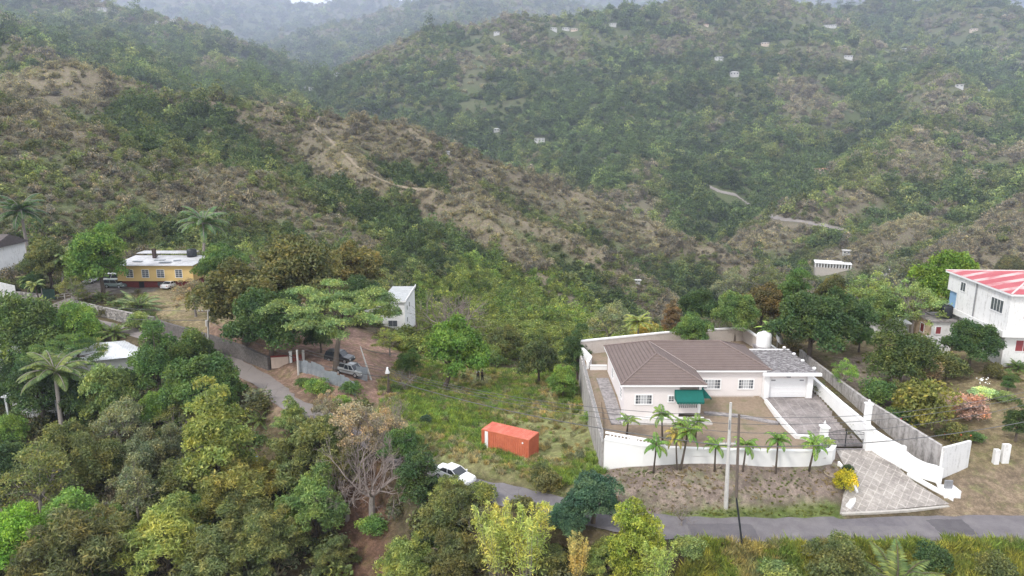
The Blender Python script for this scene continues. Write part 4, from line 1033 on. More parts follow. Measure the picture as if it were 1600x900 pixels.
obj_wall('boundary_wall', [(36.25,85.9,-2,1.4),(36.2,78.7,-2,1.4),(36.2,71.4,-2,1.2),(36.5,66.0,-3,.95)], .3, [M_WWALL, M_WHITE], 'white wall stepping down beside the stained garage driveway', cap=(.05,.14), capm=1)
T = empty('curving_wall', (36.6, 65, 0), label='white wall curving down from the gate to the road beside the patterned apron', cat='wall')
cw = catmull([(36.4,65.3,.85),(37.2,64.1,.45),(38.3,62.9,.0)], 4); cw2 = catmull([(38.35,62.85,-.3),(39.0,62.0,-.75),(39.8,61.3,-1.0),(40.7,60.9,-1.1)], 4)
wall_mb([(x-36.6,y-65,-5,z) for x, y, z in cw], .34, cap=(.06,.14)).build('upper_wall', M_WWALL, T)
wall_mb([(x-36.6,y-65,-5,z) for x, y, z in cw2], .34, cap=(.06,.14)).build('lower_wall', M_WWALL, T)
MB().box(38.15-36.6,38.6-36.6,62.65-65,63.1-65,-5,.2).build('wall_pier', M_WWALL, T)
MB().box(40.6-36.6,41.0-36.6,60.45-65,61.0-65,-5,-1.0).build('wall_pier', M_WWALL, T)
tk = catmull([(38.6,61.9,-2.2),(39.6,60.6,-2.6),(40.6,59.5,-2.95),(41.3,58.9,-3.15)], 4)
wall_mb([(x-36.6,y-65,-5,z) for x, y, z in tk], .5, cap=(.05,.06)).build('planter_edge', M_WHITE, T)
MB().box(40.5-36.6,42.0-36.6,59.0-65,60.3-65,-5,-2.55).build('planter_box', M_WHITE, T)
MB().box(40.75-36.6,41.45-36.6,59.5-65,59.7-65,-2.55,-1.75).build('meter_grille', M_STEEL, T)
obj_wall('curb_wall', [(31.95,62.4,-3,-1.2),(32.5,61.0,-4,-1.9),(32.6,59.6,-4,-2.9)], .22, M_WHITE, 'narrow white kerb wall stepping down left of the apron', 'wall')
obj_wall('curb_wall', catmull([(32.2,59.6,-3.15),(31.7,58.6,-3.3),(31.0,57.9,-3.4)], 3)[:, [0,1,2,2]]+np.array([0,0,-1.2,0]), .5, M_WWALL, 'short curved white kerb below the yellow croton bush', 'wall')
obj_wall('drive_kerb', [(29.35,75.4,-.6,.12),(29.5,71.5,-1.3,-.3),(29.6,66.9,-1.3,-.45),(31.3,66.75,-1.3,-.5)], .3, M_WHITE, 'low white raised kerb between brown lawn and garage driveway', 'kerb')
obj_wall('garden_path', catmull([(21.7,73.4,-.72),(23.5,73.0,-.76),(25.5,72.6,-.82),(27.5,71.7,-.88),(29.2,70.8,-.9)], 4)[:, [0,1,2,2]]+np.array([0,0,-.1,.1]), .75, M_CONC, None)['kind'] = 'structure'
obj_wall('side_path', [(11.35,82.5,-.6,.12),(11.4,76.5,-.6,.0),(11.6,70.6,-1.4,-.84)], 1.5, [M_CONC], None)['kind'] = 'structure'
obj_wall('front_path', [(12.0,71.15,-1.3,-.76),(21.9,71.15,-1.3,-.76)], 1.2, [plain('pale_path', (.52,.49,.46), .9, .15)], None)['kind'] = 'structure'
# gate piers and gate
for x, y, zt, s_, lb in ((31.75,65.55,.95,.62,'squat white gate pier with ball finial, left of the iron gate'), (36.1,65.2,1.0,.62,'white gate pier with flat cap, right of the iron gate')):
    T = empty('gate_pier', (x, y, -1.6), label=lb, cat='gate pier')
    MB().box(-s_/2, s_/2, -s_/2, s_/2, -.8, zt+1.6).build('shaft', M_WWALL, T)
    m = MB().box(-s_/2-.1, s_/2+.1, -s_/2-.1, s_/2+.1, zt+1.6, zt+1.78); m.lathe((0,0,zt+1.78), [(.16,0),(.1,.1),(.14,.2),(.14,.32),(.06,.42),(.02,.6)], 10); m.build('cap', M_WHITE, T)
T = empty('lamp_column', (37.0, 67.4, -1), label='tall square white column standing on the drive wall behind the gate', cat='column')
MB().box(-.27,.27,-.27,.27,0,3.7).build('shaft', M_WWALL, T); MB().box(-.34,.34,-.34,.34,3.7,3.85).lathe((0,0,3.85),[(.1,0),(.05,.1),(.12,.2),(.1,.35)],8).build('cap', M_WHITE, T)
T = empty('iron_gate', (32.1, 65.4, -1.1), label='black wrought iron double gate with arched top across the drive', cat='gate')
for k, (x0, x1) in enumerate(((.02,1.82),(1.9,3.7))):
    m = MB(); n_ = 13
    ht = lambda x: 1.55+.35*math.sin(math.pi*(x)/3.72)
    for i in range(n_+1): x = x0+(x1-x0)*i/n_; m.tube([(x,0,.05),(x,0,ht(x))], .03 if i in (0,n_) else .016, 4)
    for z in (.12,.8,1.35): m.tube([(x0,0,z),(x1,0,z)], .022, 4)
    m.tube([(x0+(x1-x0)*i/8,0,ht(x0+(x1-x0)*i/8)-.02) for i in range(9)], .022, 4)
    m.build('gate_leaf', M_IRON, T)
MB().tube([(1.86,-.03,0),(1.86,-.03,1.95)], .05, 6).build('gate_post', M_IRON, T)
# neighbour's grey wall and its white return
obj_wall('boundary_wall', [(39.0,89.5,-2,1.6),(38.8,85.8,-2,1.6),(39.4,73.0,-2.5,1.2),(41.2,61.6,-6,.85)], .28, M_GREYW, 'high grey concrete wall streaked with black stains beside the white drive wall', cap=(.02,.06))
obj_wall('boundary_wall', [(41.35,61.45,-6,.72),(45.6,63.9,-4,.3)], .26, M_WHITEW, 'short whitewashed wall meeting the grey stained wall at its corner')
T = empty('gate_post', (49.0, 64.6, -2), label='two stubby whitewashed posts at the neighbour\'s dirt drive', cat='gate post')
MB().box(-.3,.2,-.2,.2,-1.5,1.0).build('post', M_WHITEW, T); MB().box(.6,1.3,-.05,.35,-1.5,1.5).build('wall_stub', M_WHITEW, T)
# water tank on stand + dish
T = empty('water_tank', (33.5, 88.3, 0), label='white cylindrical water tank behind the garage roof', cat='water tank')
m = MB().box(-1.1,1.1,-1.1,1.1,2.3,2.5); [m.box(a-.15,a+.15,b-.15,b+.15,-.4,2.3) for a in (-.9,.9) for b in (-.9,.9)]; m.build('stand', M_CONC, T)
MB().lathe((0,0,2.5), [(.95,0),(.98,.1),(.95,.2),(.98,.6),(.95,.7),(.98,1.1),(.95,1.2),(.98,1.55),(.85,1.75),(.4,1.92),(.28,1.95),(.28,2.05),(0.02,2.06)], 28).build('tank_body', M_WHITE, T, smooth=True)
T = empty('satellite_dish', (35.5, 88.8, 1.6), label='white satellite dish tilted beside the white water tank', cat='satellite dish')
m = MB(); prof = [(r_*.95, .42*r_*r_*.5) for r_ in (0.02,.25,.5,.75,1.0)]; m.lathe((0,0,0), prof, 20); dsh = m.build('dish', M_WHITE, T, smooth=True); dsh.location = (0,0,1.9); dsh.rotation_euler = (R(65), 0, R(50))
MB().tube([(0,0,-2),(0,0,1.9)], .05, 6).build('mast', M_STEEL, T)
MB().tube([(0,0,1.9),(.5,-.7,2.3)], .025, 4).build('feed_arm', M_STEEL, T)

# ---------- house with the red roof ----------
def red_roof_house():
    T = empty('house', (62.15+7.7*math.cos(.093)+7.2*math.sin(.093), 83.8-7.7*math.sin(.093)+7.2*math.cos(.093), 0), -.093, label='large two and a half storey white house with red and white striped metal roof', cat='house')
    x0, x1, y0, y1 = 62.3, 82, 83.8, 98.6
    def b(mb, name, mats, **k): mb.v = [(x-70, y-91, z) for x, y, z in mb.v]; return mb.build(name, mats, T, **k)
    b(MB().box(x0, x1, y0, y1, -1, 5.6).box(x0+.02, x1, y0+.02, y1-2.6, 5.6, 10.5).box(x0+.02, x0+7, y1-2.61, y1-.02, 8.0, 10.5), 'wall', M_WHITEW)
    b(MB().box(x0+.3, x0+.5, y1-2.6, y1-.3, 5.6, 7.98), 'balcony_wall', M_BLUE)
    m = MB(); m.box(x0-.9, x1, y0-.9, y0-.02, 5.3, 5.5).box(x0-.9, x0-.02, y0-.01, y1+.3, 5.3, 5.5); m.box(x0-.9, x1, y0-.9, y0-.78, 5.5, 6.1).box(x0-.9, x0-.78, y0-.77, y1+.3, 5.5, 6.1)
    b(m, 'balcony', M_WWALL)
    m = MB(); E = [(x0-.4,y0-.6,10.75),(x1,y0-.6,10.75),(x1,y1+.3,10.75),(x0-.4,y1+.3,10.75)]; rg_ = [(x0+7.2,y0+7.2,12.3),(x1,y0+7.2,12.3)]
    m.poly([E[0],E[1],rg_[1],rg_[0]]); m.poly([E[3],E[0],rg_[0]]); m.poly([E[2],E[3],rg_[0],rg_[1]])
    rf = b(m, 'roof', mat_corr('red_striped_metal', (.36,.045,.06), (.46,.10,.11), .3, 1, 0, .55, stripes=(3.0,.38,(.56,.42,.40),1)))
    b(MB().box(x0-.4, x1, y0-.6, y1+.3, 10.5, 10.72), 'eave', M_WHITE)
    m = MB(); m.tube([E[0], rg_[0]], .12, 6); m.tube([rg_[0], rg_[1]], .12, 6); m.tube([E[3], rg_[0]], .12, 6); b(m, 'ridge_cap', plain('pale_ridge', (.6,.52,.5), .7))
    for c, w_, h_, f, mt, nc in (((x0,94.6,9.2),1.2,1.2,'-x',M_GLASS,2), ((x0,86.4,8.6),2.6,1.6,'-x',M_GLASS,4), ((x0,90.3,3.8),1.9,1.5,'-x',M_RED,2),((x0,85.9,4.2),1.7,1.5,'-x',M_RED,2),
            ((65.0,y0,8.3),1.8,1.6,'-y',M_RED,2), ((64.6,y0,4.0),1.8,1.4,'-y',M_RED,2),((68.6,y0,4.0),1.8,1.4,'-y',M_RED,2),((69,y0,8.3),1.8,1.6,'-y',M_RED,2),((64.4,y0,1.0),2.6,1.3,'-y',M_STEEL,3)):
        window(T, (c[0]-70, c[1]-91, c[2]), w_, h_, f, pane=mt, cols=nc, rows=1, trim=.08)
    b(MB().tube([(x0-.12,91.2,5.6),(x0-.12,91.2,10.4)], .08, 6), 'downpipe', M_STEEL)
    return T
red_roof_house()
T = empty('outbuilding', (60.5, 96, 0), label='cream and white flat roofed annex with one red shutter below the black tank', cat='outbuilding')
MB().box(-1.6,1.5,-2.2,2,-1,4.4).box(-1.62,-1.5,-2.21,2.01,-1,4.41,1).box(1.52,2.3,-1.5,2,-1,3.9).build('wall', [M_WHITEW, M_CREAM], T)
MB().box(-1.9,2.0,-2.6,2.4,4.42,4.6).build('roof', M_CONC, T)
window(T, (-1.62,-.3,3.0), .8, 1.2, '-x', pane=M_RED, cols=1, rows=1); window(T, (-.5,-2.21,3.1), .7, 1.0, '-y', pane=M_RED, cols=1, rows=1)
T = empty('water_tank', (61.6, 95.2, 4.6), label='black plastic water tank on the annex roof of the red roofed house', cat='water tank')
MB().lathe((0,0,0), [(.85,0),(.88,.1),(.85,.2),(.88,.55),(.85,.65),(.88,1.0),(.85,1.1),(.88,1.6),(.7,1.8),(.3,1.95),(.02,1.96)], 24).build('tank_body', M_TANKB, T, smooth=True)
MB().cyl((0,0), .3, 1.94, 2.08, 14).build('lid', plain('grey_lid', (.3,.3,.32), .6), T)
T = empty('shed', (56, 101, 0), rz=.1, label='small white shed with pale sloping roof among the trees behind the garage wall', cat='shed')
MB().box(-2.6,2.6,-2.5,2.5,-1,2.6).build('wall', M_WHITEW, T)
MB().add([(-2.9,-2.9,2.62),(2.9,-2.9,2.62),(2.9,2.9,3.5),(-2.9,2.9,3.5),(-2.9,-2.9,2.74),(2.9,-2.9,2.74),(2.9,2.9,3.62),(-2.9,2.9,3.62)], [(0,3,2,1),(4,5,6,7),(0,1,5,4),(1,2,6,5),(2,3,7,6),(3,0,4,7)]).build('roof', mat_corr('pale_sheet', (.55,.54,.53), (.70,.69,.68), .25, 0), T)
MB().box(-1.4,-.5,-2.56,-2.5,-.3,1.8).build('door', M_STEEL, T)
T = empty('shed', (57.2, 90.5, 0), rz=-.1, label='low ramshackle shed with patched whitish roof sheets left of the annex', cat='shed')
MB().box(-1.5,1.5,-2.0,2.5,-1,2.2).build('wall', M_WHITEW, T)
m = MB(); [m.obox((a, b, 2.4+.1*k), (1.5, 2.0, .06), .1*k, rx=.12) for k, (a, b) in enumerate(((-1,-1.2),(.4,-1.0),(-.8,.6),(.7,.9),(1.2,-.2)))]; m.build('roof', mat_corr('patched_sheet', (.38,.36,.35), (.62,.60,.58), .2, 0), T)
MB().box(-.4,.5,-2.05,-2.0,-.3,1.6).build('door', M_DARK, T)
def hz(x, y): return float(H(np.array([float(x)]), np.array([float(y)]))[0])
# ---------- vehicles ----------
def car_paint(name, c): 
    t = NT(name); t.color(c); t.rough(.32); t.bsdf.inputs['Specular IOR Level'].default_value = .55; t.bsdf.inputs['Coat Weight'].default_value = .4
    return t.mat
M_CGLASS = plain('car_glass', (.025,.03,.035), .08, .1, 4, spec=.7); M_TYRE = plain('tyre', (.02,.02,.02), .9); M_RIM = plain('rim', (.5,.5,.52), .35, .05, 5, metal=.7)
M_LAMP = plain('lamp_lens', (.75,.75,.72), .1, .05, 5); M_TAIL = plain('tail_lens', (.35,.02,.02), .2, .05, 5)
def car(kind, loc, rz, paint, label, cat, group=None):
    P_ = {  # length, width, body profile (x,z), greenhouse (x at base / roof), roof height, wheel r
     'sedan': (4.5, 1.7, [(-2.25,.35),(-2.25,.78),(-2.15,.92),(-1.35,.98),(1.0,.93),(2.05,.74),(2.25,.58),(2.25,.3)], (-1.5,-.85,.35,1.1), 1.40, .31),
     'suv':   (4.3, 1.75, [(-2.15,.42),(-2.15,.95),(-2.1,1.05),(1.0,1.02),(1.95,.86),(2.15,.68),(2.15,.38)], (-2.05,-1.8,.45,1.05), 1.68, .36),
     'pickup':(5.0, 1.75, [(-2.5,.5),(-2.5,1.05),(-.45,1.05),(1.3,1.02),(2.35,.92),(2.5,.7),(2.5,.42)], (-.5,-.35,.75,1.35), 1.68, .37),
     'van':   (4.4, 1.7, [(-2.2,.4),(-2.2,1.05),(1.6,1.0),(2.1,.8),(2.2,.5),(2.2,.36)], (-2.15,-2.05,1.0,1.75), 1.9, .32)}[kind]
    L, W, prof, gh, zr, wr = P_
    T = empty({'sedan':'parked_car','suv':'parked_suv','pickup':'pickup_truck','van':'parked_van'}[kind], loc, rz, label, cat, group)
    m = MB(); n = len(prof); hw = W/2
    vs = []
    for s_, k in ((-1, 1), (1, 1)):
        vs += [(x, s_*hw*(.93 if z > .9 else 1), z) for x, z in prof]
    vs += [(x*.985, -hw*.86, z+.0) for x, z in prof]+[(x*.985, hw*.86, z) for x, z in prof]
    m.add(vs[:2*n], [tuple(range(n)), tuple(range(2*n-1, n-1, -1))]+[(i, n+i, n+i+1, i+1) for i in range(n-1)]+[(n-1, 2*n-1, n, 0)])
    b0 = prof[2][1] if kind != 'pickup' else 1.05; b0 = .95 if kind == 'sedan' else 1.03 if kind == 'suv' else 1.04 if kind == 'pickup' else 1.02
    x0, x1, x2, x3 = gh; tw = hw*.80; bw = hw*.93
    m.add([(x1,-tw,zr),(x2,-tw,zr),(x2,tw,zr),(x1,tw,zr),(x1,-tw,zr-.07),(x2,-tw,zr-.07),(x2,tw,zr-.07),(x1,tw,zr-.07)], [(0,1,2,3),(7,6,5,4),(4,5,1,0),(5,6,2,1),(6,7,3,2),(7,4,0,3)])
    for (xa, xb) in ((x0, x1), (x3, x2), ((x0+x3)/2, (x1+x2)/2)):
        for s_ in (-1, 1): m.tube([(xa, s_*bw, b0-.03), (xb, s_*tw, zr-.04)], .045, 4)
    if kind == 'pickup':
        m.box(-2.42,-.6,-hw*.85,hw*.85,1.051,1.06,1); m.box(-2.5,-.5,-hw*.93,-hw*.84,1.05,1.16); m.box(-2.5,-.5,hw*.84,hw*.93,1.05,1.16); m.box(-2.5,-2.42,-hw*.84,hw*.84,1.05,1.16)
    body = m.build('body', [paint, M_TYRE], T, bevel=.04)
    g = MB(); g.add([(x0,-bw+.02,b0-.02),(x3,-bw+.02,b0-.02),(x3,bw-.02,b0-.02),(x0,bw-.02,b0-.02),(x1,-tw+.015,zr-.06),(x2,-tw+.015,zr-.06),(x2,tw-.015,zr-.06),(x1,tw-.015,zr-.06)],
        [(0,3,2,1),(4,5,6,7),(0,1,5,4),(1,2,6,5),(2,3,7,6),(3,0,4,7)]); g.build('windows', M_CGLASS, T)
    for x in (-L*.3, L*.31):
        for s_ in (-1, 1):
            w_ = empty('wheel', (x, s_*(hw-.09), wr)); w_.parent = T
            ty = MB().tube([(0,-.1,0),(0,.1,0)], wr, 16).build('tyre', M_TYRE, w_); MB().tube([(0,-.115,0),(0,.115,0)], wr*.6, 12).build('rim', M_RIM, w_)
    for s_ in (-1, 1):
        MB().box(L/2-.12, L/2+.01, s_*hw*.7-.16, s_*hw*.7+.16, .56, .70).build('headlight', M_LAMP, T); MB().box(-L/2-.01, -L/2+.1, s_*hw*.75-.12, s_*hw*.75+.12, .66, .84).build('tail_light', M_TAIL, T)
        MB().obox((x3-.15, s_*(hw+.07), b0+.03), (.12,.14,.12)).build('door_mirror', paint, T)
    MB().box(L/2-.1, L/2+.05, -hw*.9, hw*.9, .3, .5).build('front_bumper', paint if kind != 'pickup' else M_STEEL, T)
    MB().box(-L/2-.05, -L/2+.1, -hw*.9, hw*.9, .34, .52).build('rear_bumper', paint if kind != 'pickup' else M_STEEL, T)
    return T
def at(px, py, z):
    p = P(px, py, z); return (p[0], p[1], hz(p[0], p[1])+.02)
WHITEP = car_paint('white_car_paint', (.8,.8,.8))
car('sedan', at(709, 745, -3.8), R(-36), WHITEP, 'white sedan parked on the verge of the road below the orange container', 'car')
car('suv', at(531, 566, -3.1), R(-17), car_paint('black_car_paint', (.02,.022,.025)), 'black car parked in the dirt yard under the flat topped tree', 'car')
car('pickup', at(548, 590, -3.5), R(-28), car_paint('silver_car_paint', (.36,.37,.37)), 'silver pickup behind the zinc fence, nearer than the black car', 'pickup truck')
car('suv', at(181, 449, .3), R(-8), car_paint('grey_green_paint', (.20,.26,.25)), 'grey green four wheel drive beside the yellow house', 'car')
car('van', at(176, 441, .3), R(175), car_paint('pale_van_paint', (.6,.62,.62)), 'pale van half hidden behind the grey green four wheel drive', 'van')
car('van', at(144, 441, .3), R(95), car_paint('white_van_paint', (.7,.72,.70)), 'white minibus under the round tree at the end of the lane', 'van')
car('sedan', at(268, 450, .2), R(80), WHITEP, 'white car tucked against the maroon lower storey of the yellow house', 'car')

# ---------- container ----------
def container():
    c = P(826, 719.5, -5.0); rz = R(-29); L, W, Hh = 6.06, 2.44, 2.5
    cx = c[0]-math.cos(rz)*L/2-math.sin(rz)*W/2; cy_ = c[1]-math.sin(rz)*L/2+math.cos(rz)*W/2
    T = empty('shipping_container', (cx, cy_, c[2]-.1), rz, 'orange red corrugated shipping container with one white upright panel, standing in the grass', 'container')
    t = NT('faded_orange_paint'); pos = t.coord('Object'); n = t.noise(.9, 6, .7, pos)
    c_ = t.ramp(n, [(.3, (.46,.11,.055)), (.65, (.58,.165,.085))]); c_ = t.mix(t.ramp(t.noise(2.2, 7, .8, pos), [(.6, 0.), (.75, .6)]), c_, (.30,.10,.07)); t.color(c_); t.rough(.7); pa = t.mat
    t = NT('sun_bleached_roof'); pos = t.coord('Object', (1, .35, 1)); c_ = t.ramp(t.noise(1.6, 6, .75, pos), [(.3, (.48,.105,.065)), (.5, (.60,.16,.105)), (.72, (.62,.28,.21))]); t.color(c_); t.rough(.8); ro = t.mat
    def corr(x0, x1, y, zb, zt, flip, axis, m, mat=0):
        per = .28; n = int(round((x1-x0)/per)); per = (x1-x0)/n; pts = []
        for i in range(n):
            a = x0+i*per; pts += [(a, 0), (a+per*.3, 0), (a+per*.42, 1), (a+per*.88, 1)]
        pts.append((x1, 0)); vs = []
        for u, d in pts:
            o = y-flip*d*.036
            for z in (zb, zt): vs.append((u, o, z) if axis == 'x' else (o, u, z))
        m.add(vs, [(2*i, 2*i+2, 2*i+3, 2*i+1) for i in range(len(pts)-1)], mat)
    m = MB(); corr(-L/2+.1, -L/2+.42, -W/2+.01, .15, Hh-.12, -1, 'x', m); corr(-L/2+.88, L/2-.1, -W/2+.01, .15, Hh-.12, -1, 'x', m)
    corr(-L/2+.1, L/2-.1, W/2-.01, .15, Hh-.12, 1, 'x', m); corr(-W/2+.1, W/2-.1, L/2-.01, .15, Hh-.12, 1, 'y', m); m.build('side_panel', pa, T)
    m = MB(); m.box(-L/2,L/2,-W/2,-W/2+.1,Hh-.13,Hh-.01).box(-L/2,L/2,W/2-.1,W/2,Hh-.13,Hh-.01).box(-L/2,L/2,-W/2,-W/2+.1,0,.16).box(-L/2,L/2,W/2-.1,W/2,0,.16)
    for a in (-L/2, L/2-.12):
        m.box(a,a+.12,-W/2+.1,W/2-.1,Hh-.13,Hh-.01).box(a,a+.12,-W/2+.1,W/2-.1,0,.16)
        for b in (-W/2-.005, W/2-.115): m.box(a-.003,a+.123,b,b+.12,.16,Hh-.13)
    m.build('frame', pa, T)
    m = MB(); n = 22
    for i in range(n): a = -L/2+.1+(L-.2)*i/n; m.box(a, a+.16, -W/2+.1, W/2-.1, Hh-.03, Hh+.0)
    m.box(-L/2+.05, L/2-.05, -W/2+.06, W/2-.06, Hh-.08, Hh-.035); m.build('roof', ro, T)
    MB().box(-L/2+.46,-L/2+.86,-W/2-.03,-W/2+.03,.16,Hh-.14).build('door_panel', M_WHITE, T)
    for s_ in (-1, 1):
        d = MB().box(-L/2-.02,-L/2+.04, min(s_*.02, s_*(W/2-.12)), max(s_*.02, s_*(W/2-.12)), .17, Hh-.14).build('door', pa, T)
        m = MB(); m.tube([(-L/2-.06, s_*.35, .2),(-L/2-.06, s_*.35, Hh-.2)], .02, 5); m.build('lock_bar', M_STEEL, d)
    MB().cyl((0, 0), .1, 0, .04, 10).build('vent', M_WHITE, T).matrix_local = Matrix.Translation((L/2-.75, -W/2-.02, Hh-.5)) @ Matrix.Rotation(R(90), 4, 'X')
container()

# ---------- people ----------
def person(loc, rz, skin, hairc, topc, botc, label, pose):
    T = empty('person', loc, rz, label, 'person')
    J = {'pel':(0,0,.95),'wst':(0,0,1.08),'chs':(0,.01,1.3),'nk':(0,0,1.47),'hd0':(0,-.01,1.56),'hd1':(0,-.015,1.66),'hd2':(0,0,1.74)}
    Rr = {'pel':.135,'wst':.12,'chs':.15,'nk':.055,'hd0':.075,'hd1':.092,'hd2':.07}; E = [('pel','wst'),('wst','chs'),('chs','nk'),('nk','hd0'),('hd0','hd1'),('hd1','hd2')]
    for s_, nm in ((-1,'l'),(1,'r')):
        st = pose*s_*.16
        for k, p, r in (('hip',(s_*.1,0,.88),.1),('kn',(s_*.12,-.03-st*.5,.5),.065),('an',(s_*.12,-st,.09),.042),('to',(s_*.14,-.17-st,.035),.035),
                        ('sh',(s_*.19,0,1.4),.065),('el',(s_*.26,.03,1.13),.045),('wr',(s_*.25,-.1-.05*pose,.90),.028),('pm',(s_*.25,-.13,.84),.03)): J[nm+k] = p; Rr[nm+k] = r
        E += [('pel',nm+'hip'),(nm+'hip',nm+'kn'),(nm+'kn',nm+'an'),(nm+'an',nm+'to'),('chs',nm+'sh'),(nm+'sh',nm+'el'),(nm+'el',nm+'wr'),(nm+'wr',nm+'pm')]
        for q in range(5):
            o = (q-2)*.017; l_ = (.05,.07,.075,.07,.055)[q]; b = J[nm+'pm']
            J[nm+'f%d' % q] = (b[0]+o*.2-s_*.005, b[1]+o-(.03 if q == 0 else 0), b[2]-l_*.6); J[nm+'g%d' % q] = (b[0]-s_*.015, b[1]+o*1.1-(.035 if q == 0 else 0), b[2]-l_)
            Rr[nm+'f%d' % q] = .009; Rr[nm+'g%d' % q] = .008; E += [(nm+'pm',nm+'f%d' % q),(nm+'f%d' % q,nm+'g%d' % q)]
    def skin_mesh(name, keys, edges, mat, grow=0, sub=2):
        me = bpy.data.meshes.new(name); ks = list(keys); me.from_pydata([J[k] for k in ks], [(ks.index(a), ks.index(b)) for a, b in edges], [])
        me.materials.append(mat); o = bpy.data.objects.new(name, me); COL.objects.link(o); o.parent = T
        sm = o.modifiers.new('skin', 'SKIN'); sm.use_smooth_shade = True
        for i, k in enumerate(ks): me.skin_vertices[0].data[i].radius = ((Rr[k]+grow), (Rr[k]+grow)*(.8 if k in ('chs','wst','pel') else 1)); me.skin_vertices[0].data[i].use_root = (k == ks[0])
        ss = o.modifiers.new('sub', 'SUBSURF'); ss.levels = ss.render_levels = sub; return o
    skin_mesh('body', J, E, plain('skin', skin, .6), 0, 1)
    sub = lambda ks: (ks, [e for e in E if e[0] in ks and e[1] in ks])
    ks = ['chs','wst','lsh','rsh','lel','rel']; J2 = J
    skin_mesh('shirt', *sub(ks), plain('cloth_top', topc, .9), .022)
    ks = ['pel','lhip','rhip','lkn','rkn','lan','ran']; skin_mesh('trousers', *sub(ks), plain('cloth_trousers', botc, .9), .02)
    MB().lathe((0,.012,1.64), [(.098,0),(.105,.05),(.095,.1),(.06,.145),(.01,.16)], 14).build('hair', plain('hair', hairc, .8), T, smooth=True)
    f = MB(); f.tube([(0,-.105,1.655),(0,-.128,1.63),(0,-.105,1.62)], .014, 5); [f.tube([(s_*.032,-.098,1.668),(s_*.032,-.107,1.668)], .012, 6, m=1) for s_ in (-1, 1)]; f.tube([(-.025,-.098,1.59),(.025,-.098,1.59)], .006, 4, m=2); [f.tube([(s_*.092,.01,1.68),(s_*.1,.012,1.64)], .016, 5) for s_ in (-1, 1)]
    f.build('face', [plain('skin_face', skin, .6), M_TYRE, M_MAROON], T)
    return T
a = P(747, 594, -7); person((a[0], a[1], hz(a[0], a[1])), R(200), (.10,.06,.045), (.02,.018,.016), (.75,.75,.75), (.03,.035,.05), 'person in a white top and dark trousers standing in the overgrown field', 1)
a = P(753.5, 595, -7); person((a[0], a[1], hz(a[0], a[1])), R(130), (.09,.055,.04), (.02,.018,.016), (.12,.075,.06), (.025,.025,.028), 'person in a dark brown top beside the one in white in the field', -.5)

# ---------- poles and wires ----------
M_POLEC = stained('concrete_pole', (.52,.50,.47), (.3,.28,.26), .5, .9, 2); M_WOOD = stained('weathered_wood_pole', (.15,.12,.10), (.08,.065,.055), .4, .7, 3)
WIRE = plain('black_wire', (.10,.10,.10), .6)
def pole(pts, r0, r1, mats, label, extra=None, cat='utility pole', n=10):
    b = pts[0]; T = empty('utility_pole', b, 0, label, cat)
    L = len(pts); MB().tube([(p[0]-b[0], p[1]-b[1], p[2]-b[2]-(.6 if i == 0 else 0)) for i, p in enumerate(pts)], [r0+(r1-r0)*i/(L-1) for i in range(L)], n).build('shaft', mats, T, smooth=False)
    if extra: extra(T, [tuple(p[i]-b[i] for i in range(3)) for p in pts])
    return T
bA = P(1135, 783, -3.05); bA = (bA[0], bA[1], hz(bA[0], bA[1])); tA = D(1142, 629, bA[1]-.1)
def exA(T, q):
    t = q[-1]
    m = MB().box(t[0]-.75, t[0]+.75, -.08, .06, t[2]-4.05, t[2]-3.93); m.build('crossarm', M_POLEC, T)
    m = MB(); [m.cyl((t[0]+x, 0), .04, t[2]-3.93, t[2]-3.75, 6) for x in (-.6, -.2, .25, .65)]; m.build('insulator', M_STEEL, T)
    MB().obox((t[0]+.02, -.14, t[2]-2.1), (.14, .1, .9)).build('meter_box', M_STEEL, T)
pole([bA, ((bA[0]*.5+tA[0]*.5), bA[1], (bA[2]+tA[2])/2), tA], .21, .11, M_POLEC, 'thick pale concrete utility pole on the dry bank below the white wall', exA)
bB = P(1162, 861, -4.3); bB = (bB[0], bB[1], hz(bB[0], bB[1])); mB = D(1150.5, 777, bB[1]); tB = D(1155, 647, bB[1])
T = pole([bB, mB], .085, .08, M_TANKB, 'tall thin leaning pole, black below and brown above, on the near side of the road', n=8)
MB().tube([tuple(mB[i]-bB[i] for i in range(3)), tuple(tB[i]-bB[i] for i in range(3))], [.13, .10], 8).build('upper_shaft', M_WOOD, T)
c1 = D(607, 575, 88.); c0 = (c1[0]-.25, 88., hz(c1[0], 88.))
def exC(T, q):
    t = q[-1]; m = MB(); m.lathe((t[0]-.15, 0, t[2]-.75), [(.33,0),(.34,.1),(.2,.5),(.12,.85),(.05,.9)], 12); m.build('lamp_shade', M_WHITE, T, smooth=True)
    MB().tube([(0.25,0,-.3),(.35,0,t[2]*.6)], .05, 5).build('brace', M_WOOD, T)
pole([c0, c1], .13, .10, M_WOOD, 'brown wooden pole with a white cone shaped lamp beside the leaning bare trunk', exC)
d0 = P(582, 602, -4.3); d0 = (d0[0], d0[1], hz(d0[0], d0[1])); d1 = D(563, 541, d0[1]+1)
pole([d0, d1], .16, .07, M_POLEC, 'pale grey pole leaning left beside the silver pickup')
e0 = P(325, 545, -3.0); e0 = (e0[0], e0[1], hz(e0[0], e0[1])); e1 = D(325, 484, e0[1])
def exE(T, q):
    t = q[-1]; MB().tube([(.3,-.1,t[2]-2.6),(.3,-.1,t[2]-1.7)], .25, 10).build('transformer', M_POLEC, T); MB().box(-.9,.9,-.06,.06,t[2]-.3,t[2]-.2).build('crossarm', M_WOOD, T)
    m = MB(); [m.cyl((x, 0), .06, t[2]-.2, t[2]+.05, 6) for x in (-.8, -.3, .3, .8)]; m.build('insulator', M_WHITE, T)
pole([e0, e1], .15, .11, M_POLEC, 'grey pole with small crossarm and transformer above the road by the stone wall', exE)
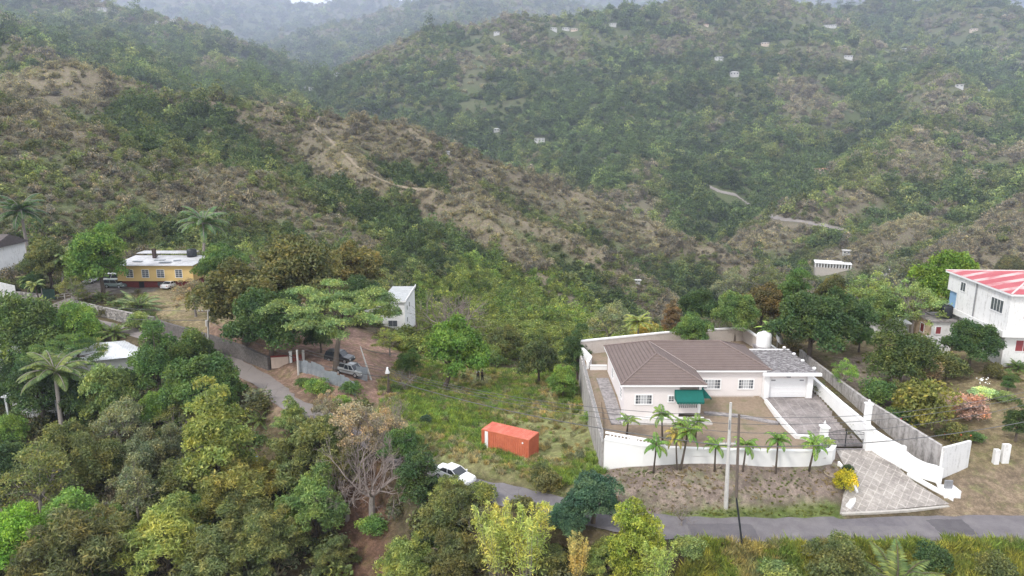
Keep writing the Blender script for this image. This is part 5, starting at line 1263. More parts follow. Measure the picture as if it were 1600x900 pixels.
f0 = P(467, 590, -3.6); f0 = (f0[0], f0[1], hz(f0[0], f0[1]))
pole([f0, (f0[0], f0[1], f0[2]+3.6)], .16, .13, M_POLEC, 'short grey post at the start of the zinc fence')
def wire(a, b, sag, r, label):
    r = r*2.0; n = 18; pts = [tuple(a[i]+(b[i]-a[i])*k/n-(sag*4*(k/n)*(1-k/n) if i == 2 else 0) for i in range(3)) for k in range(n+1)]
    m = MB().tube([(p[0]-a[0], p[1]-a[1], p[2]-a[2]) for p in pts], r, 4, cap=False); o = m.build('overhead_wire', WIRE); o.location = a
    tag(o, label, 'wire', 'overhead wires')
yA = bA[1]
for k, (pa, pb, sg, r) in enumerate((((607,576),(1141,650),1.3,.013),((607,579),(1141,662),1.2,.013),((607,583),(1140,675),1.1,.013),((606,592),(1139,697),1.0,.026))):
    wire(D(*pa, 88.), D(*pb, yA-.15), sg, r, ('topmost thin wire sagging from the white lamp pole to the concrete pole','second thin wire sagging from the white lamp pole to the concrete pole','third wire sagging from the white lamp pole to the concrete pole','lowest and thickest cable between the white lamp pole and the concrete pole')[k])
for k, (pa, pb, sg, r) in enumerate((((1141,650),(1700,588),1.5,.013),((1141,662),(1700,596),1.4,.013),((1140,675),(1700,606),1.6,.013),((1139,697),(1700,638),1.2,.022))):
    wire(D(*pa, yA-.15), D(*pb, 62.), sg, r, ('topmost thin wire running right from the concrete pole','second thin wire running right from the concrete pole','third wire running right from the concrete pole','thick black cable running right from the concrete pole across the gate')[k])
for k, (pa, pb, sg, r) in enumerate((((325,486),(607,576),1.2,.014),((326,489),(606,580),1.3,.014),((325,500),(606,590),1.5,.024))):
    wire(D(*pa, e0[1]), D(*pb, 88.), sg, r, ('upper thin wire between the transformer pole and the white lamp pole','lower thin wire between the transformer pole and the white lamp pole','thick cable between the transformer pole and the white lamp pole')[k])
for k, (pa, pb, sg, r) in enumerate((((322,486),(-60,440),1.5,.014),((325,500),(-60,458),1.6,.022))):
    wire(D(*pa, e0[1]), D(*pb, 128.), sg, r, ('thin wire leaving the transformer pole to the left','thick cable leaving the transformer pole to the left')[k])
wire(D(563, 543, d0[1]+1), D(619, 553, 95), .3, .02, 'slack cable from the top of the leaning grey pole')

# ---------- left side: walls, gates, fences ----------
def pts_px(l): return [P(a, b, z)[:2]+(z-2.0, z+h_) for a, b, z, h_ in l]
obj_wall('retaining_wall', pts_px([(108,474,-.7,.9),(150,488,-1.2,1.3),(200,503,-1.9,1.8),(243,515,-2.4,2.2)]), .5, M_STONE, 'rubble stone retaining wall below the yellow house garden')
obj_wall('retaining_wall', pts_px([(244,516,-2.4,1.9),(290,532,-2.9,2.2),(333,547,-3.2,2.4),(380,562,-3.5,2.3),(421,577,-3.7,1.9)]), .45, [stained('dark_mortared_wall', (.17,.155,.145), (.08,.07,.065), .35, .7, 1.4, drips=False, bump=.5)], 'dark grey retaining wall along the road between transformer pole and cream gate panel')
obj_wall('boundary_wall', pts_px([(-40,478,-.3,4.2),(0,473,-.3,4.0),(27,471,-.4,3.0)]), .4, M_WHITEW, 'high whitewashed stone wall at the left edge of the photo')
obj_wall('boundary_wall', pts_px([(28,471,-.4,1.9),(67,470,-.4,1.4)]), .4, M_STONE, 'low rubble wall between whitewashed wall and green gate')
T = empty('metal_gate', P(68, 470, -.4), .02, 'dark green solid metal gate at the end of the rubble wall', 'gate')
m = MB(); m.box(0,1.15,-.04,.04,.1,2.2).box(1.2,2.3,-.04,.04,.1,2.2); m.build('gate_leaf', plain('dark_green_paint', (.02,.05,.035), .6), T); MB().tube([(-.05,0,-.3),(-.05,0,2.4)], .08, 6).build('gate_post', M_GREYW, T)
T = empty('garden_fence', P(90, 468, -.3), .0, 'low whitish post and rail fence along the lane beside the gate', 'fence')
p0 = P(90, 468, -.3); q = [P(90,468,-.3), P(112,465,0.), P(140,458,.2)]; m = MB()
for x, y, z, an in along([p[:3] for p in q], 1.3): MB_ = m.box(x-p0[0]-.08, x-p0[0]+.08, y-p0[1]-.08, y-p0[1]+.08, z-p0[2]-.4, z-p0[2]+1.0)
m.build('fence_post', M_GREYW, T); m = MB(); [m.tube([(p[0]-p0[0], p[1]-p0[1], p[2]-p0[2]+h_) for p in q], .05, 5) for h_ in (.45, .9)]; m.build('fence_rail', M_GREYW, T)
g0 = P(423, 578, -3.75); T = empty('sliding_gate', g0, R(12), 'cream panel gate with red uprights by the dirt apron at the bend', 'gate')
MB().box(.15,2.6,-.06,.06,.2,1.9).build('gate_panel', stained('cream_gate', (.60,.48,.40), (.42,.32,.27), .5, .9, 1), T); MB().box(.1,2.65,-.09,.09,1.9,2.15).build('top_rail', M_MAROON, T)
MB().box(2.75,3.1,-.2,.2,-.5,2.5).box(2.7,3.15,-.25,.25,2.5,2.65).build('gate_pier', M_WWALL, T)
MB().box(3.2,4.5,-.05,.05,.1,2.1).build('red_panel', plain('red_sheet', (.20,.055,.04), .7, .25, 3), T); MB().box(4.55,4.9,-.18,.18,-.5,2.7).build('rear_pier', M_POLEC, T)
M_ZINC = mat_corr('zinc_sheet', (.17,.19,.21), (.36,.39,.42), .16, 0, .25, .5, c3=(.50,.53,.56))
def zinc(pxs, label, hgt=1.9):
    q = [P(a, b, z) for a, b, z in pxs]; o = q[0]; T = empty('zinc_fence', o, 0, label, 'fence'); rg = random.Random(3)
    for a, b in zip(q[:-1], q[1:]):
        L = math.dist(a[:2], b[:2]); n = max(1, int(L/.75))
        for k in range(n):
            x = a[0]+(b[0]-a[0])*(k+.5)/n-o[0]; y = a[1]+(b[1]-a[1])*(k+.5)/n-o[1]; z = max(hz(a[0]+(b[0]-a[0])*(k+.5)/n, a[1]+(b[1]-a[1])*(k+.5)/n), a[2]+(b[2]-a[2])*(k+.5)/n)-o[2]; h_ = hgt*(.88+.24*rg.random())
            m = MB().obox((0,0,0), (L/n*1.04, .03, h_), 0); s_ = m.build('zinc_sheet', M_ZINC, T); s_.location = (x, y+rg.uniform(-.04,.04), z+h_/2-.1); s_.rotation_euler = (rg.uniform(-.06,.06), rg.uniform(-.05,.05), math.atan2(b[1]-a[1], b[0]-a[0]))
zinc([(468,589,-3.7),(489,597,-3.9),(503,604,-4.1),(509,610,-4.3)], 'upper run of grey corrugated zinc fence by the dirt apron')
zinc([(509,612,-4.3),(528,619,-4.5),(547,628,-4.7),(556,634,-4.8)], 'lower run of pale weathered zinc fence below the first run')
zinc([(558,602,-4.2),(575,604,-4.2)], 'short upright zinc sheets beside the leaning grey pole', 2.0)
T = empty('junk_pile', P(515, 592, -3.7), 0, 'low block wall and brown boards heaped behind the zinc fence', 'junk pile')
MB().box(-1.2,1.6,-.15,.15,-.5,1.0).build('block_wall', M_BLOCK, T); m = MB(); [m.obox((random.uniform(-1.5,1.2), random.uniform(.5,1.5), .25+.1*i), (1.6,.25,.06), random.uniform(-.6,.6)) for i in range(5)]; m.build('board', M_WOOD, T)

# ---------- left side: buildings ----------
def block(name, loc, rz, boxes, mats, label, cat='building'):
    T = empty(name, loc, rz, label, cat); m = MB()
    for b in boxes: m.box(*b[:6], b[6] if len(b) > 6 else 0)
    m.build('wall', mats, T); return T
M_PATCH = mat_corr('patched_zinc_roof', (.30,.29,.29), (.60,.60,.61), .35, 0, .1, .6, c3=(.42,.46,.54))
M_SILVER = mat_corr('silver_roof', (.50,.51,.52), (.74,.75,.76), .35, 0, .15, .45)
T = block('house', (-70, 139, .2), 0, [(-8,7,-5,5,1.5,4.6),(-7.6,6.6,-4.4,4.6,-1,1.48,1)], [M_YEL, M_MAROON], 'yellow house with maroon lower storey and patched pale zinc roof', 'house')
m = MB().add([(-8.5,-5.6,4.65),(7.4,-5.6,4.65),(7.4,3.5,5.15),(-8.5,3.5,5.15),(-8.5,-5.6,4.75),(7.4,-5.6,4.75),(7.4,3.5,5.25),(-8.5,3.5,5.25)], [(0,3,2,1),(4,5,6,7),(0,1,5,4),(1,2,6,5),(2,3,7,6),(3,0,4,7)]); m.box(-8.2,3.5,3.2,6.4,5.6,5.72); rf = m.build('roof', M_PATCH, T)
MB().box(-3.6,-3.0,.6,1.2,5.0,7.0).box(-2.9,-2.7,-.3,1.2,5.4,5.6).build('chimney', plain('dark_brick', (.07,.05,.045), .9), rf)
m = MB(); [m.obox((x, y, 5.05), (w_, .8, .1), a) for x, y, w_, a in ((1,-3.5,2.2,.1),(-5,-2.5,1.8,-.2),(2.5,-1.6,1.4,.4),(-1.2,-1.2,2.0,.1))]; m.build('loose_sheet', M_ZINC, rf)
for x, w_ in ((-5.5,1.3),(-2.4,1.3),(.6,1.4),(4.2,1.3)): window(T, (x,-5.0,3.0), w_, 1.5, '-y', frame=M_WHITE, cols=2, rows=4, trim=.08)
MB().box(-4.2,-3.2,-4.46,-4.4,-.2,1.3).build('door', M_DARK, T); MB().box(-.5,1.2,-4.47,-4.4,.3,1.2).build('lower_window', M_GLASS, T)
tk = MB().lathe((0,0,0), [(.95,0),(.97,.5),(.95,.6),(.97,1.3),(.8,1.6),(.1,1.75)], 16).build('water_tank', M_TANKB, smooth=True); tk.location = (-66.2, 141.2, 5.28); tag(tk, 'dark green black water tank on the yellow house roof', 'water tank')
T = block('house', (-109, 141, 2.5), .02, [(-8,5.2,-6,5,-3,5.2),(-8,4.4,-8.2,-6.02,-2.6,1.6,1)], [M_WHITEW, plain('brick_red', (.30,.15,.10), .9, .2, 5)], 'white gabled house cut by the left edge of the photo', 'house')
m = MB(); m.poly([(-9,-6.8,5.3),(6,-6.8,5.3),(6,-.5,7.6),(-9,-.5,7.6)]); m.poly([(6,5.8,5.3),(-9,5.8,5.3),(-9,-.5,7.6),(6,-.5,7.6)]); m.poly([(6,-6.8,5.3),(6,5.8,5.3),(6,-.5,7.6)])
rf = m.build('roof', plain('grey_brown_shingle', (.10,.085,.08), .9, .2, 2), T); MB().box(-9,6.1,-7.0,-6.82,5.1,5.4).build('fascia', M_WHITE, T); MB().box(-8.5,5,-9,-5.9,1.65,1.85).build('lower_roof', M_SILVER, T)
window(T, (3.6,-6.0,2.9), 1.4, 1.6, '-y', cols=2, rows=1); window(T, (2.2,-8.2,.2), 1.2, 1.0, '-y', cols=2, rows=1)
T = block('building', (-22.8, 137, -7.5), 0, [(-2.4,2.0,-7,7,-3,5.7),(-7.8,-2.41,-6,2,-3,5.2)], [M_WWALL], 'bare white two storey building behind the flat topped tree', 'building')
m = MB().box(-2.7,2.3,-7.3,7.3,5.72,5.9).box(-8.0,-2.72,-6.3,2.3,5.22,5.4); m.build('roof', plain('grey_flat_roof', (.40,.41,.41), .7, .2, 1), T)
m = MB(); m.box(-2.7,2.3,-7.32,-7.18,5.9,6.1); m.box(2.15,2.3,-7.1,7.3,5.9,6.3); m.build('parapet', M_WHITEW, T)
for x, z, w_, h_ in ((.6,4.0,1.3,1.1),(-1.5,4.2,.5,.5),(-.4,1.6,1.7,1.2)): window(T, (x,-7,z), w_, h_, '-y', frame=M_WHITEW, cols=2, rows=1, trim=.06)
for y, z in ((-4,4.0),(-1,4.0),(-4,1.6)): window(T, (2.0,y,z), 1.0, 1.0, '+x' if False else '-y', frame=M_WHITEW, cols=1, rows=1, trim=.06, rz=math.pi/2)
MB().box(-4.6,-3.6,-6.06,-6.0,0,2.0).build('door', M_DARK, T)
c_ = P(178, 550, -3.4)
T = block('house', (c_[0]-4.5, c_[1]+1, -8), .35, [(-7.5,7,-4.5,4.5,-2,4.3)], [M_WHITEW], 'low house with patchy silver hip roof hidden by trees below the road', 'house')
m = MB(); E_ = [(-8.4,-5.4,4.32),(7.9,-5.4,4.32),(7.9,5.4,4.32),(-8.4,5.4,4.32)]; r1, r2 = (-3.5,0,5.6), (3.4,0,5.6)
m.poly([E_[0],E_[1],r2,r1]); m.poly([E_[1],E_[2],r2]); m.poly([E_[2],E_[3],r1,r2]); m.poly([E_[3],E_[0],r1]); m.poly([E_[3],E_[2],E_[1],E_[0]]); m.build('roof', M_SILVER, T)
for x in (-4.5, 0, 4.5): window(T, (x,-4.5,1.8), 1.3, 1.2, '-y', cols=2, rows=1)
c_ = P(18, 545, -3.6)
T = block('house', (c_[0]-1, c_[1]-1, -8), .2, [(-5,5,-4,4,-2,4.2)], [M_WHITEW], 'house with plain pale grey sheet roof at the left edge below the road', 'house')
MB().add([(-5.8,-4.8,4.2),(5.8,-4.8,4.2),(5.8,4.8,5.0),(-5.8,4.8,5.0),(-5.8,-4.8,4.35),(5.8,-4.8,4.35),(5.8,4.8,5.15),(-5.8,4.8,5.15)], [(0,3,2,1),(4,5,6,7),(0,1,5,4),(1,2,6,5),(2,3,7,6),(3,0,4,7)]).build('roof', M_SILVER, T)
window(T, (1,-4.0,1.8), 2.2, 1.2, '-y', cols=3, rows=1)
c_ = P(68, 652, -8.3)
T = block('house', (c_[0], c_[1]+3.5, -8.4), .12, [(-5,4.5,-2,4,-1,3.2)], [M_WHITEW], 'white verandah house with railings under the coconut palm at lower left', 'house')
m = MB().box(-5.4,5,-3.6,4.4,3.22,3.4); [m.box(x-.12,x+.12,-3.4,-3.16,-.5,3.2) for x in (-5,-1.8,1.4,4.6)]; m.build('verandah_roof', M_SILVER, T)
m = MB(); m.box(-5,4.6,-3.36,-3.26,.9,1.0); [m.box(-5+.3*i,-4.92+.3*i,-3.34,-3.28,.1,.9) for i in range(32)]; m.build('railing', M_WHITE, T)
for x in (-3,0,3): window(T, (x,-2,1.8), 1.1, 1.3, '-y', cols=2, rows=1)

# ---------- far houses on the slopes ----------
def far_house(px, py, wpx, hpx, label, mat, roof, floors=1, flat=False, rz=0):
    wpx *= .75; hpx *= .75
    r = raycast(px, py+hpx*.5, 170, 4500)
    if r is None: print('no hit', px, py); return
    x, y, z = r; zc = proj(x, y, z)[2]; w_ = wpx*zc/F; h_ = max(min(2.8, w_*.45), hpx*.72*zc/F); d_ = w_*.6
    T = empty('hillside_house', (x, y, z+(.5 if math.hypot(x, y) < 500 else 1.2)), math.atan2(-x, y)*.6+rz, label, 'house', 'houses on the far slopes')
    m = MB().box(-w_/2,w_/2,-d_/2,d_/2,-6,h_); m.build('wall', mat, T)
    if flat: MB().box(-w_/2-.4,w_/2+.4,-d_/2-.4,d_/2+.4,h_+.02,h_+.5).build('roof', roof, T)
    else:
        m = MB(); o = .5; k = h_*.35; E_ = [(-w_/2-o,-d_/2-o,h_),(w_/2+o,-d_/2-o,h_),(w_/2+o,d_/2+o,h_),(-w_/2-o,d_/2+o,h_)]; a, b = (-w_/2+d_/2,0,h_+k), (w_/2-d_/2,0,h_+k)
        m.poly([E_[0],E_[1],b,a]); m.poly([E_[1],E_[2],b]); m.poly([E_[2],E_[3],a,b]); m.poly([E_[3],E_[0],a]); m.poly(E_[::-1]); m.build('roof', roof, T)
    n = max(2, int(w_/4)); 
    for f in range(floors):
        for i in range(n):
            xx = -w_/2+w_*(i+.5)/n; MB().box(xx-w_/n*.22, xx+w_/n*.22, -d_/2-.06, -d_/2-.001, h_*(f+.3)/floors, h_*(f+.75)/floors).build('window', M_GLASS, T)
WH = plain('far_white', (.50,.49,.47), .8, .08, .2); GR = plain('far_grey_roof', (.5,.5,.5), .6, .1, .2); RR_ = plain('far_red_roof', (.4,.16,.13), .8); TN = plain('far_tan', (.55,.45,.36), .8)
FH = [(865,46,14,5,'white villa, first from the left in the row on the green crest',WH,WH,1,0),(884,46,15,5,'white villa, second in the row of three on the crest',WH,WH,1,0),(897,47,14,5,'cream villa, rightmost of the three in the row on the crest',TN,WH,1,0),
 (957,39,15,4,'long white house on the crest right of the villa row',WH,GR,1,1),(776,53,12,4,'white and green roofed house left of the villa row',WH,GR,1,0),(843,219,21,8,'bare white two storey block alone in the middle of the wooded slope',WH,WH,2,1),(776,204,12,6,'small pale house left of the bare white block',WH,GR,1,0),
 (1123,92,17,5,'white house with grey roof near a bare patch',WH,GR,1,0),(1147,116,18,8,'white gabled house on the slope below the bare patch',WH,WH,1,0),(1195,69,16,5,'grey white house beside the tan clearing',TN,GR,1,0),(1325,90,16,3,'low house with two white roof strips on the right spur',WH,WH,1,1),
 (1296,42,24,5,'long white roof on the far right ridge',WH,WH,1,1),(1356,41,8,3,'tiny white roof right of the long one on the far ridge',WH,WH,1,1),(1412,79,13,6,'round topped white house alone on the far right slope',WH,GR,1,0),(1498,136,15,4,'white roofed house on the right hand crest among trees',WH,WH,1,1),(1543,142,6,3,'tiny white house right of the crest house',WH,WH,1,1),
 (1283,268,26,6,'orange brown roofed building in the middle of the right slope',TN,plain('far_orange', (.42,.22,.13), .8),1,0),(1103,40,10,4,'pink roofed house near the centre crest',TN,RR_,1,0),(1521,47,14,4,'tan roofed house on the far right ridge',TN,TN,1,0),
 (160,15,16,6,'white house on the left far crest',WH,WH,2,1),(178,17,9,4,'small grey roofed house beside the white one on the left crest',WH,GR,1,0),(101,19,8,3,'tiny white house at the left end of the far crest',WH,WH,1,1),
 (270,32,10,4,'white house on the hazy ridge, upper left',WH,WH,1,1),(245,35,6,3,'tiny white speck of a house left on the hazy ridge',WH,WH,1,1),(487,139,11,6,'white houses low in the notch between two far slopes',WH,WH,1,1),(528,117,14,4,'pale roofs higher in the notch on the far slope',WH,WH,1,1),(476,137,5,3,'tiny white roof at the foot of the left far slope',WH,WH,1,1),
 (996,441,11,5,'small white house deep in the valley centre',WH,WH,1,0),(1384,427,17,5,'house with bright blue white roof in the valley at right',WH,plain('blue_white_roof', (.62,.66,.72), .5),1,0),(1322,396,14,6,'white blocky house above the long concrete building',WH,WH,1,1),(700,240,6,3,'tiny pale roof just beyond the brown ridge',WH,GR,1,1),(946,250,5,3,'tiny white roof right of centre in the woods',WH,WH,1,1)]
for a in FH: far_house(*a[:8], flat=bool(a[8]))
for (px_, py_, z_, lb) in ((388,692,-6.2,'heap of white and blue rubbish under trees left of the yellow green tree foot'),(432,818,-9.5,'scattered white rubbish seen between drooping trees near the bottom')):
    q_ = P(px_, py_, z_); T = empty('rubbish_heap', (q_[0], q_[1], hz(q_[0], q_[1])), 0, lb, 'rubbish heap'); rg_ = random.Random(5)
    for nm_, mt_ in (('white_bag', M_WHITE), ('blue_bag', plain('blue_plastic', (.25,.38,.55), .5)), ('brown_debris', M_WOOD)):
        m = MB()
        for i in range(9):
            a_ = rg_.uniform(.15,.4); m.lathe((rg_.gauss(0,.9), rg_.gauss(0,1.5), rg_.uniform(-.1,.5)), [(a_*.5,0),(a_,a_*.3),(a_*.8,a_*.7),(a_*.2,a_)], 6)
        m.build(nm_, mt_, T)['kind'] = 'stuff'
# long unfinished concrete building in the valley
r_ = raycast(1300, 424, 170, 900)
if r_:
    x, y, z = r_; k = proj(x, y, z)[2]/F
    T = empty('unfinished_building', (x, y, z+1), math.atan2(-x, y)*.5-.12, 'long unfinished concrete building with a row of open bays in the valley', 'building')
    W_ = 50*k; h_ = 10*k
    m = MB().box(-W_/2,W_/2,-3,6,-6,h_*.35).box(-W_/2,W_/2,2,6,h_*.35,h_); m.build('wall', M_BLOCK, T)
    MB().box(-W_/2-.5,W_/2+.5,-3.5,6.5,h_,h_+.4).build('roof_slab', M_WWALL, T)
    for i in range(13): MB().box(-W_/2+W_*i/12-.25,-W_/2+W_*i/12+.25,-3.2,-2.7,h_*.35,h_).build('column', M_WWALL, T)
# valley road and bare tracks, laid on the surface the photo shows them on
def track(name, line, hw, mat, r0, r1, up, seed, step=3.5):
    q = []
    for (ax, ay), (bx, by) in zip(line[:-1], line[1:]):
        n = max(1, int(math.hypot(bx-ax, by-ay)/step)); q += [(ax+(bx-ax)*k/n, ay+(by-ay)*k/n) for k in range(n)]
    q.append(line[-1]); v = [raycast(x, y, r0, r1) for x, y in q]; run = []
    for p in v+[None]:
        if p is None or (run and math.dist(run[-1][:2], p[:2]) > 55):
            if len(run) > 2:
                a = np.array(run); a[1:-1, :2] = (a[:-2, :2]+a[2:, :2]+a[1:-1, :2])/3; c = catmull([tuple(k) for k in a], 4); c[:, 2] = H(c[:, 0], c[:, 1])+up; ribbon(name, c, hw, mat, up, .5, seed=seed, drape=True)
            run = []
        if p: run.append(p)
track('valley_road', LINES[3], 2.0, plain('pale_road', (.25,.225,.205), .9, .1, .1), 300, 1400, .35, 2)
for k_, (ln_, hw_, r0_) in enumerate(((LINES[0], .65, 200), (LINES[2], .8, 250))):
    track('footpath', [(a, b+2.0) for a, b in ln_], hw_, plain('track_soil', (.235,.195,.135) if k_ == 0 else (.17,.165,.085), .95, .2, .3), r0_, 700, .4, k_+3)
kb = [P(1315,802.5,-3.72), P(1360,800.5,-3.7), P(1420,797,-3.68), P(1482,790.5,-3.6)]
obj_wall('driveway_kerb', [(p[0], p[1], p[2]-.3, p[2]+.05) for p in kb], .28, plain('pale_kerb', (.45,.42,.38), .9, .2, 3), None)['kind'] = 'structure'
CL = dict(g1=(.036,.066,.023), g2=(.060,.108,.030), g3=(.098,.165,.032), ol=(.080,.092,.032), yg=(.125,.145,.034), bl=(.028,.055,.036), gr=(.105,.115,.068), lg=(.11,.15,.05),
 br=(.15,.118,.09), ye=(.30,.235,.05), rd=(.105,.07,.04), gy=(.20,.17,.15), bo=(.075,.075,.028), mg=(.074,.115,.034), pk=(.30,.175,.155), cr=(.22,.20,.02), dp=(.065,.095,.028))
CFR = dict(broad=.62, round=.6, tall=.62, umbrella=.88, droop=.58, sparse=.62, bare=.6, bush=.5, bamboo=.6, coconut=.72, garden_palm=.68, low_palm=.45, banana=.65)
NAME = dict(broad='tree', round='tree', tall='tree', umbrella='tree', droop='tree', sparse='tree', bare='bare_tree', bush='shrub', bamboo='bamboo', coconut='palm_tree', garden_palm='palm_tree', low_palm='palm_bush', banana='banana_plant')
CAT = dict(tree='tree', bare_tree='tree', shrub='shrub', bamboo='bamboo', palm_tree='palm tree', palm_bush='palm', banana_plant='banana plant')
for _k, _c in list(CL.items()):
    _l = sum(_c)/3; CL[_k] = tuple(_c[i]*.8+_l*.2*(1.1,1.,.85)[i] for i in range(3)) if _k not in ('pk', 'rd', 'cr') else _c
_np = [0]
def plant(kind, px, py, wpx, col, label, hs=1., Y=None, group=None, base=None, name=None, sx=1.):
    """crown centred on a pixel, standing on the ground; depth from where crown height and ground agree"""
    d = ray(px, py); d = d/d[1]
    def off(Yq):
        W = wpx*(Yq*cp-(d[2]*Yq)*sp)/F; return CAMZ+d[2]*Yq-CFR[kind]*PH[kind]*W*hs
    if base is not None: x, y, z = base; zc = proj(x, y, z)[2]; W = wpx*zc/F
    else:
        if Y is None:
            Ys = np.arange(28, 420, .5); g = H(d[0]*Ys, Ys); f = np.array([off(q) for q in Ys])-g; k = np.nonzero(f <= 0)[0]
            Y = Ys[k[0]] if len(k) else 200.
        x, y = d[0]*Y, Y; z = hz(x, y); W = wpx*proj(x, y, CAMZ+d[2]*Y)[2]/F
        hs_fit = (CAMZ+d[2]*Y-z)/(CFR[kind]*PH[kind]*W); hs = min(max(hs_fit, hs*.6), hs*1.9)
    _np[0] += 1; r_ = random.Random(_np[0]*7+1); tr, cr = PROTO[kind][_np[0] % len(PROTO[kind])]
    nm = name or NAME[kind]; T = empty(nm, (x, y, z), r_.random()*6.28, label, CAT.get(nm, nm.replace('_', ' ')), group)
    T.scale = (W*sx*(.88+.26*r_.random()), W*sx*(.88+.26*r_.random()), W*hs*(.92+.16*r_.random())); c = CL[col] if isinstance(col, str) else col; k = (1.95 if kind in ('droop', 'sparse', 'bamboo') else 1.65)+.3*r_.random()
    if kind == 'garden_palm': T.rotation_euler = (r_.uniform(-.12, .12), r_.uniform(-.12, .12), r_.random()*6.28); T.scale = [q*r_.uniform(.88, 1.15) for q in T.scale]
    if 'leaning' in label and kind == 'broad': T.rotation_euler = (0, .32, 0)
    for me, part in ((tr, 'trunk'), (cr, 'crown')):
        if me is None: continue
        o = bpy.data.objects.new(part, me); COL.objects.link(o); o.parent = T; o.color = (c[0]*k, c[1]*k, c[2]*k, 1)
    return T
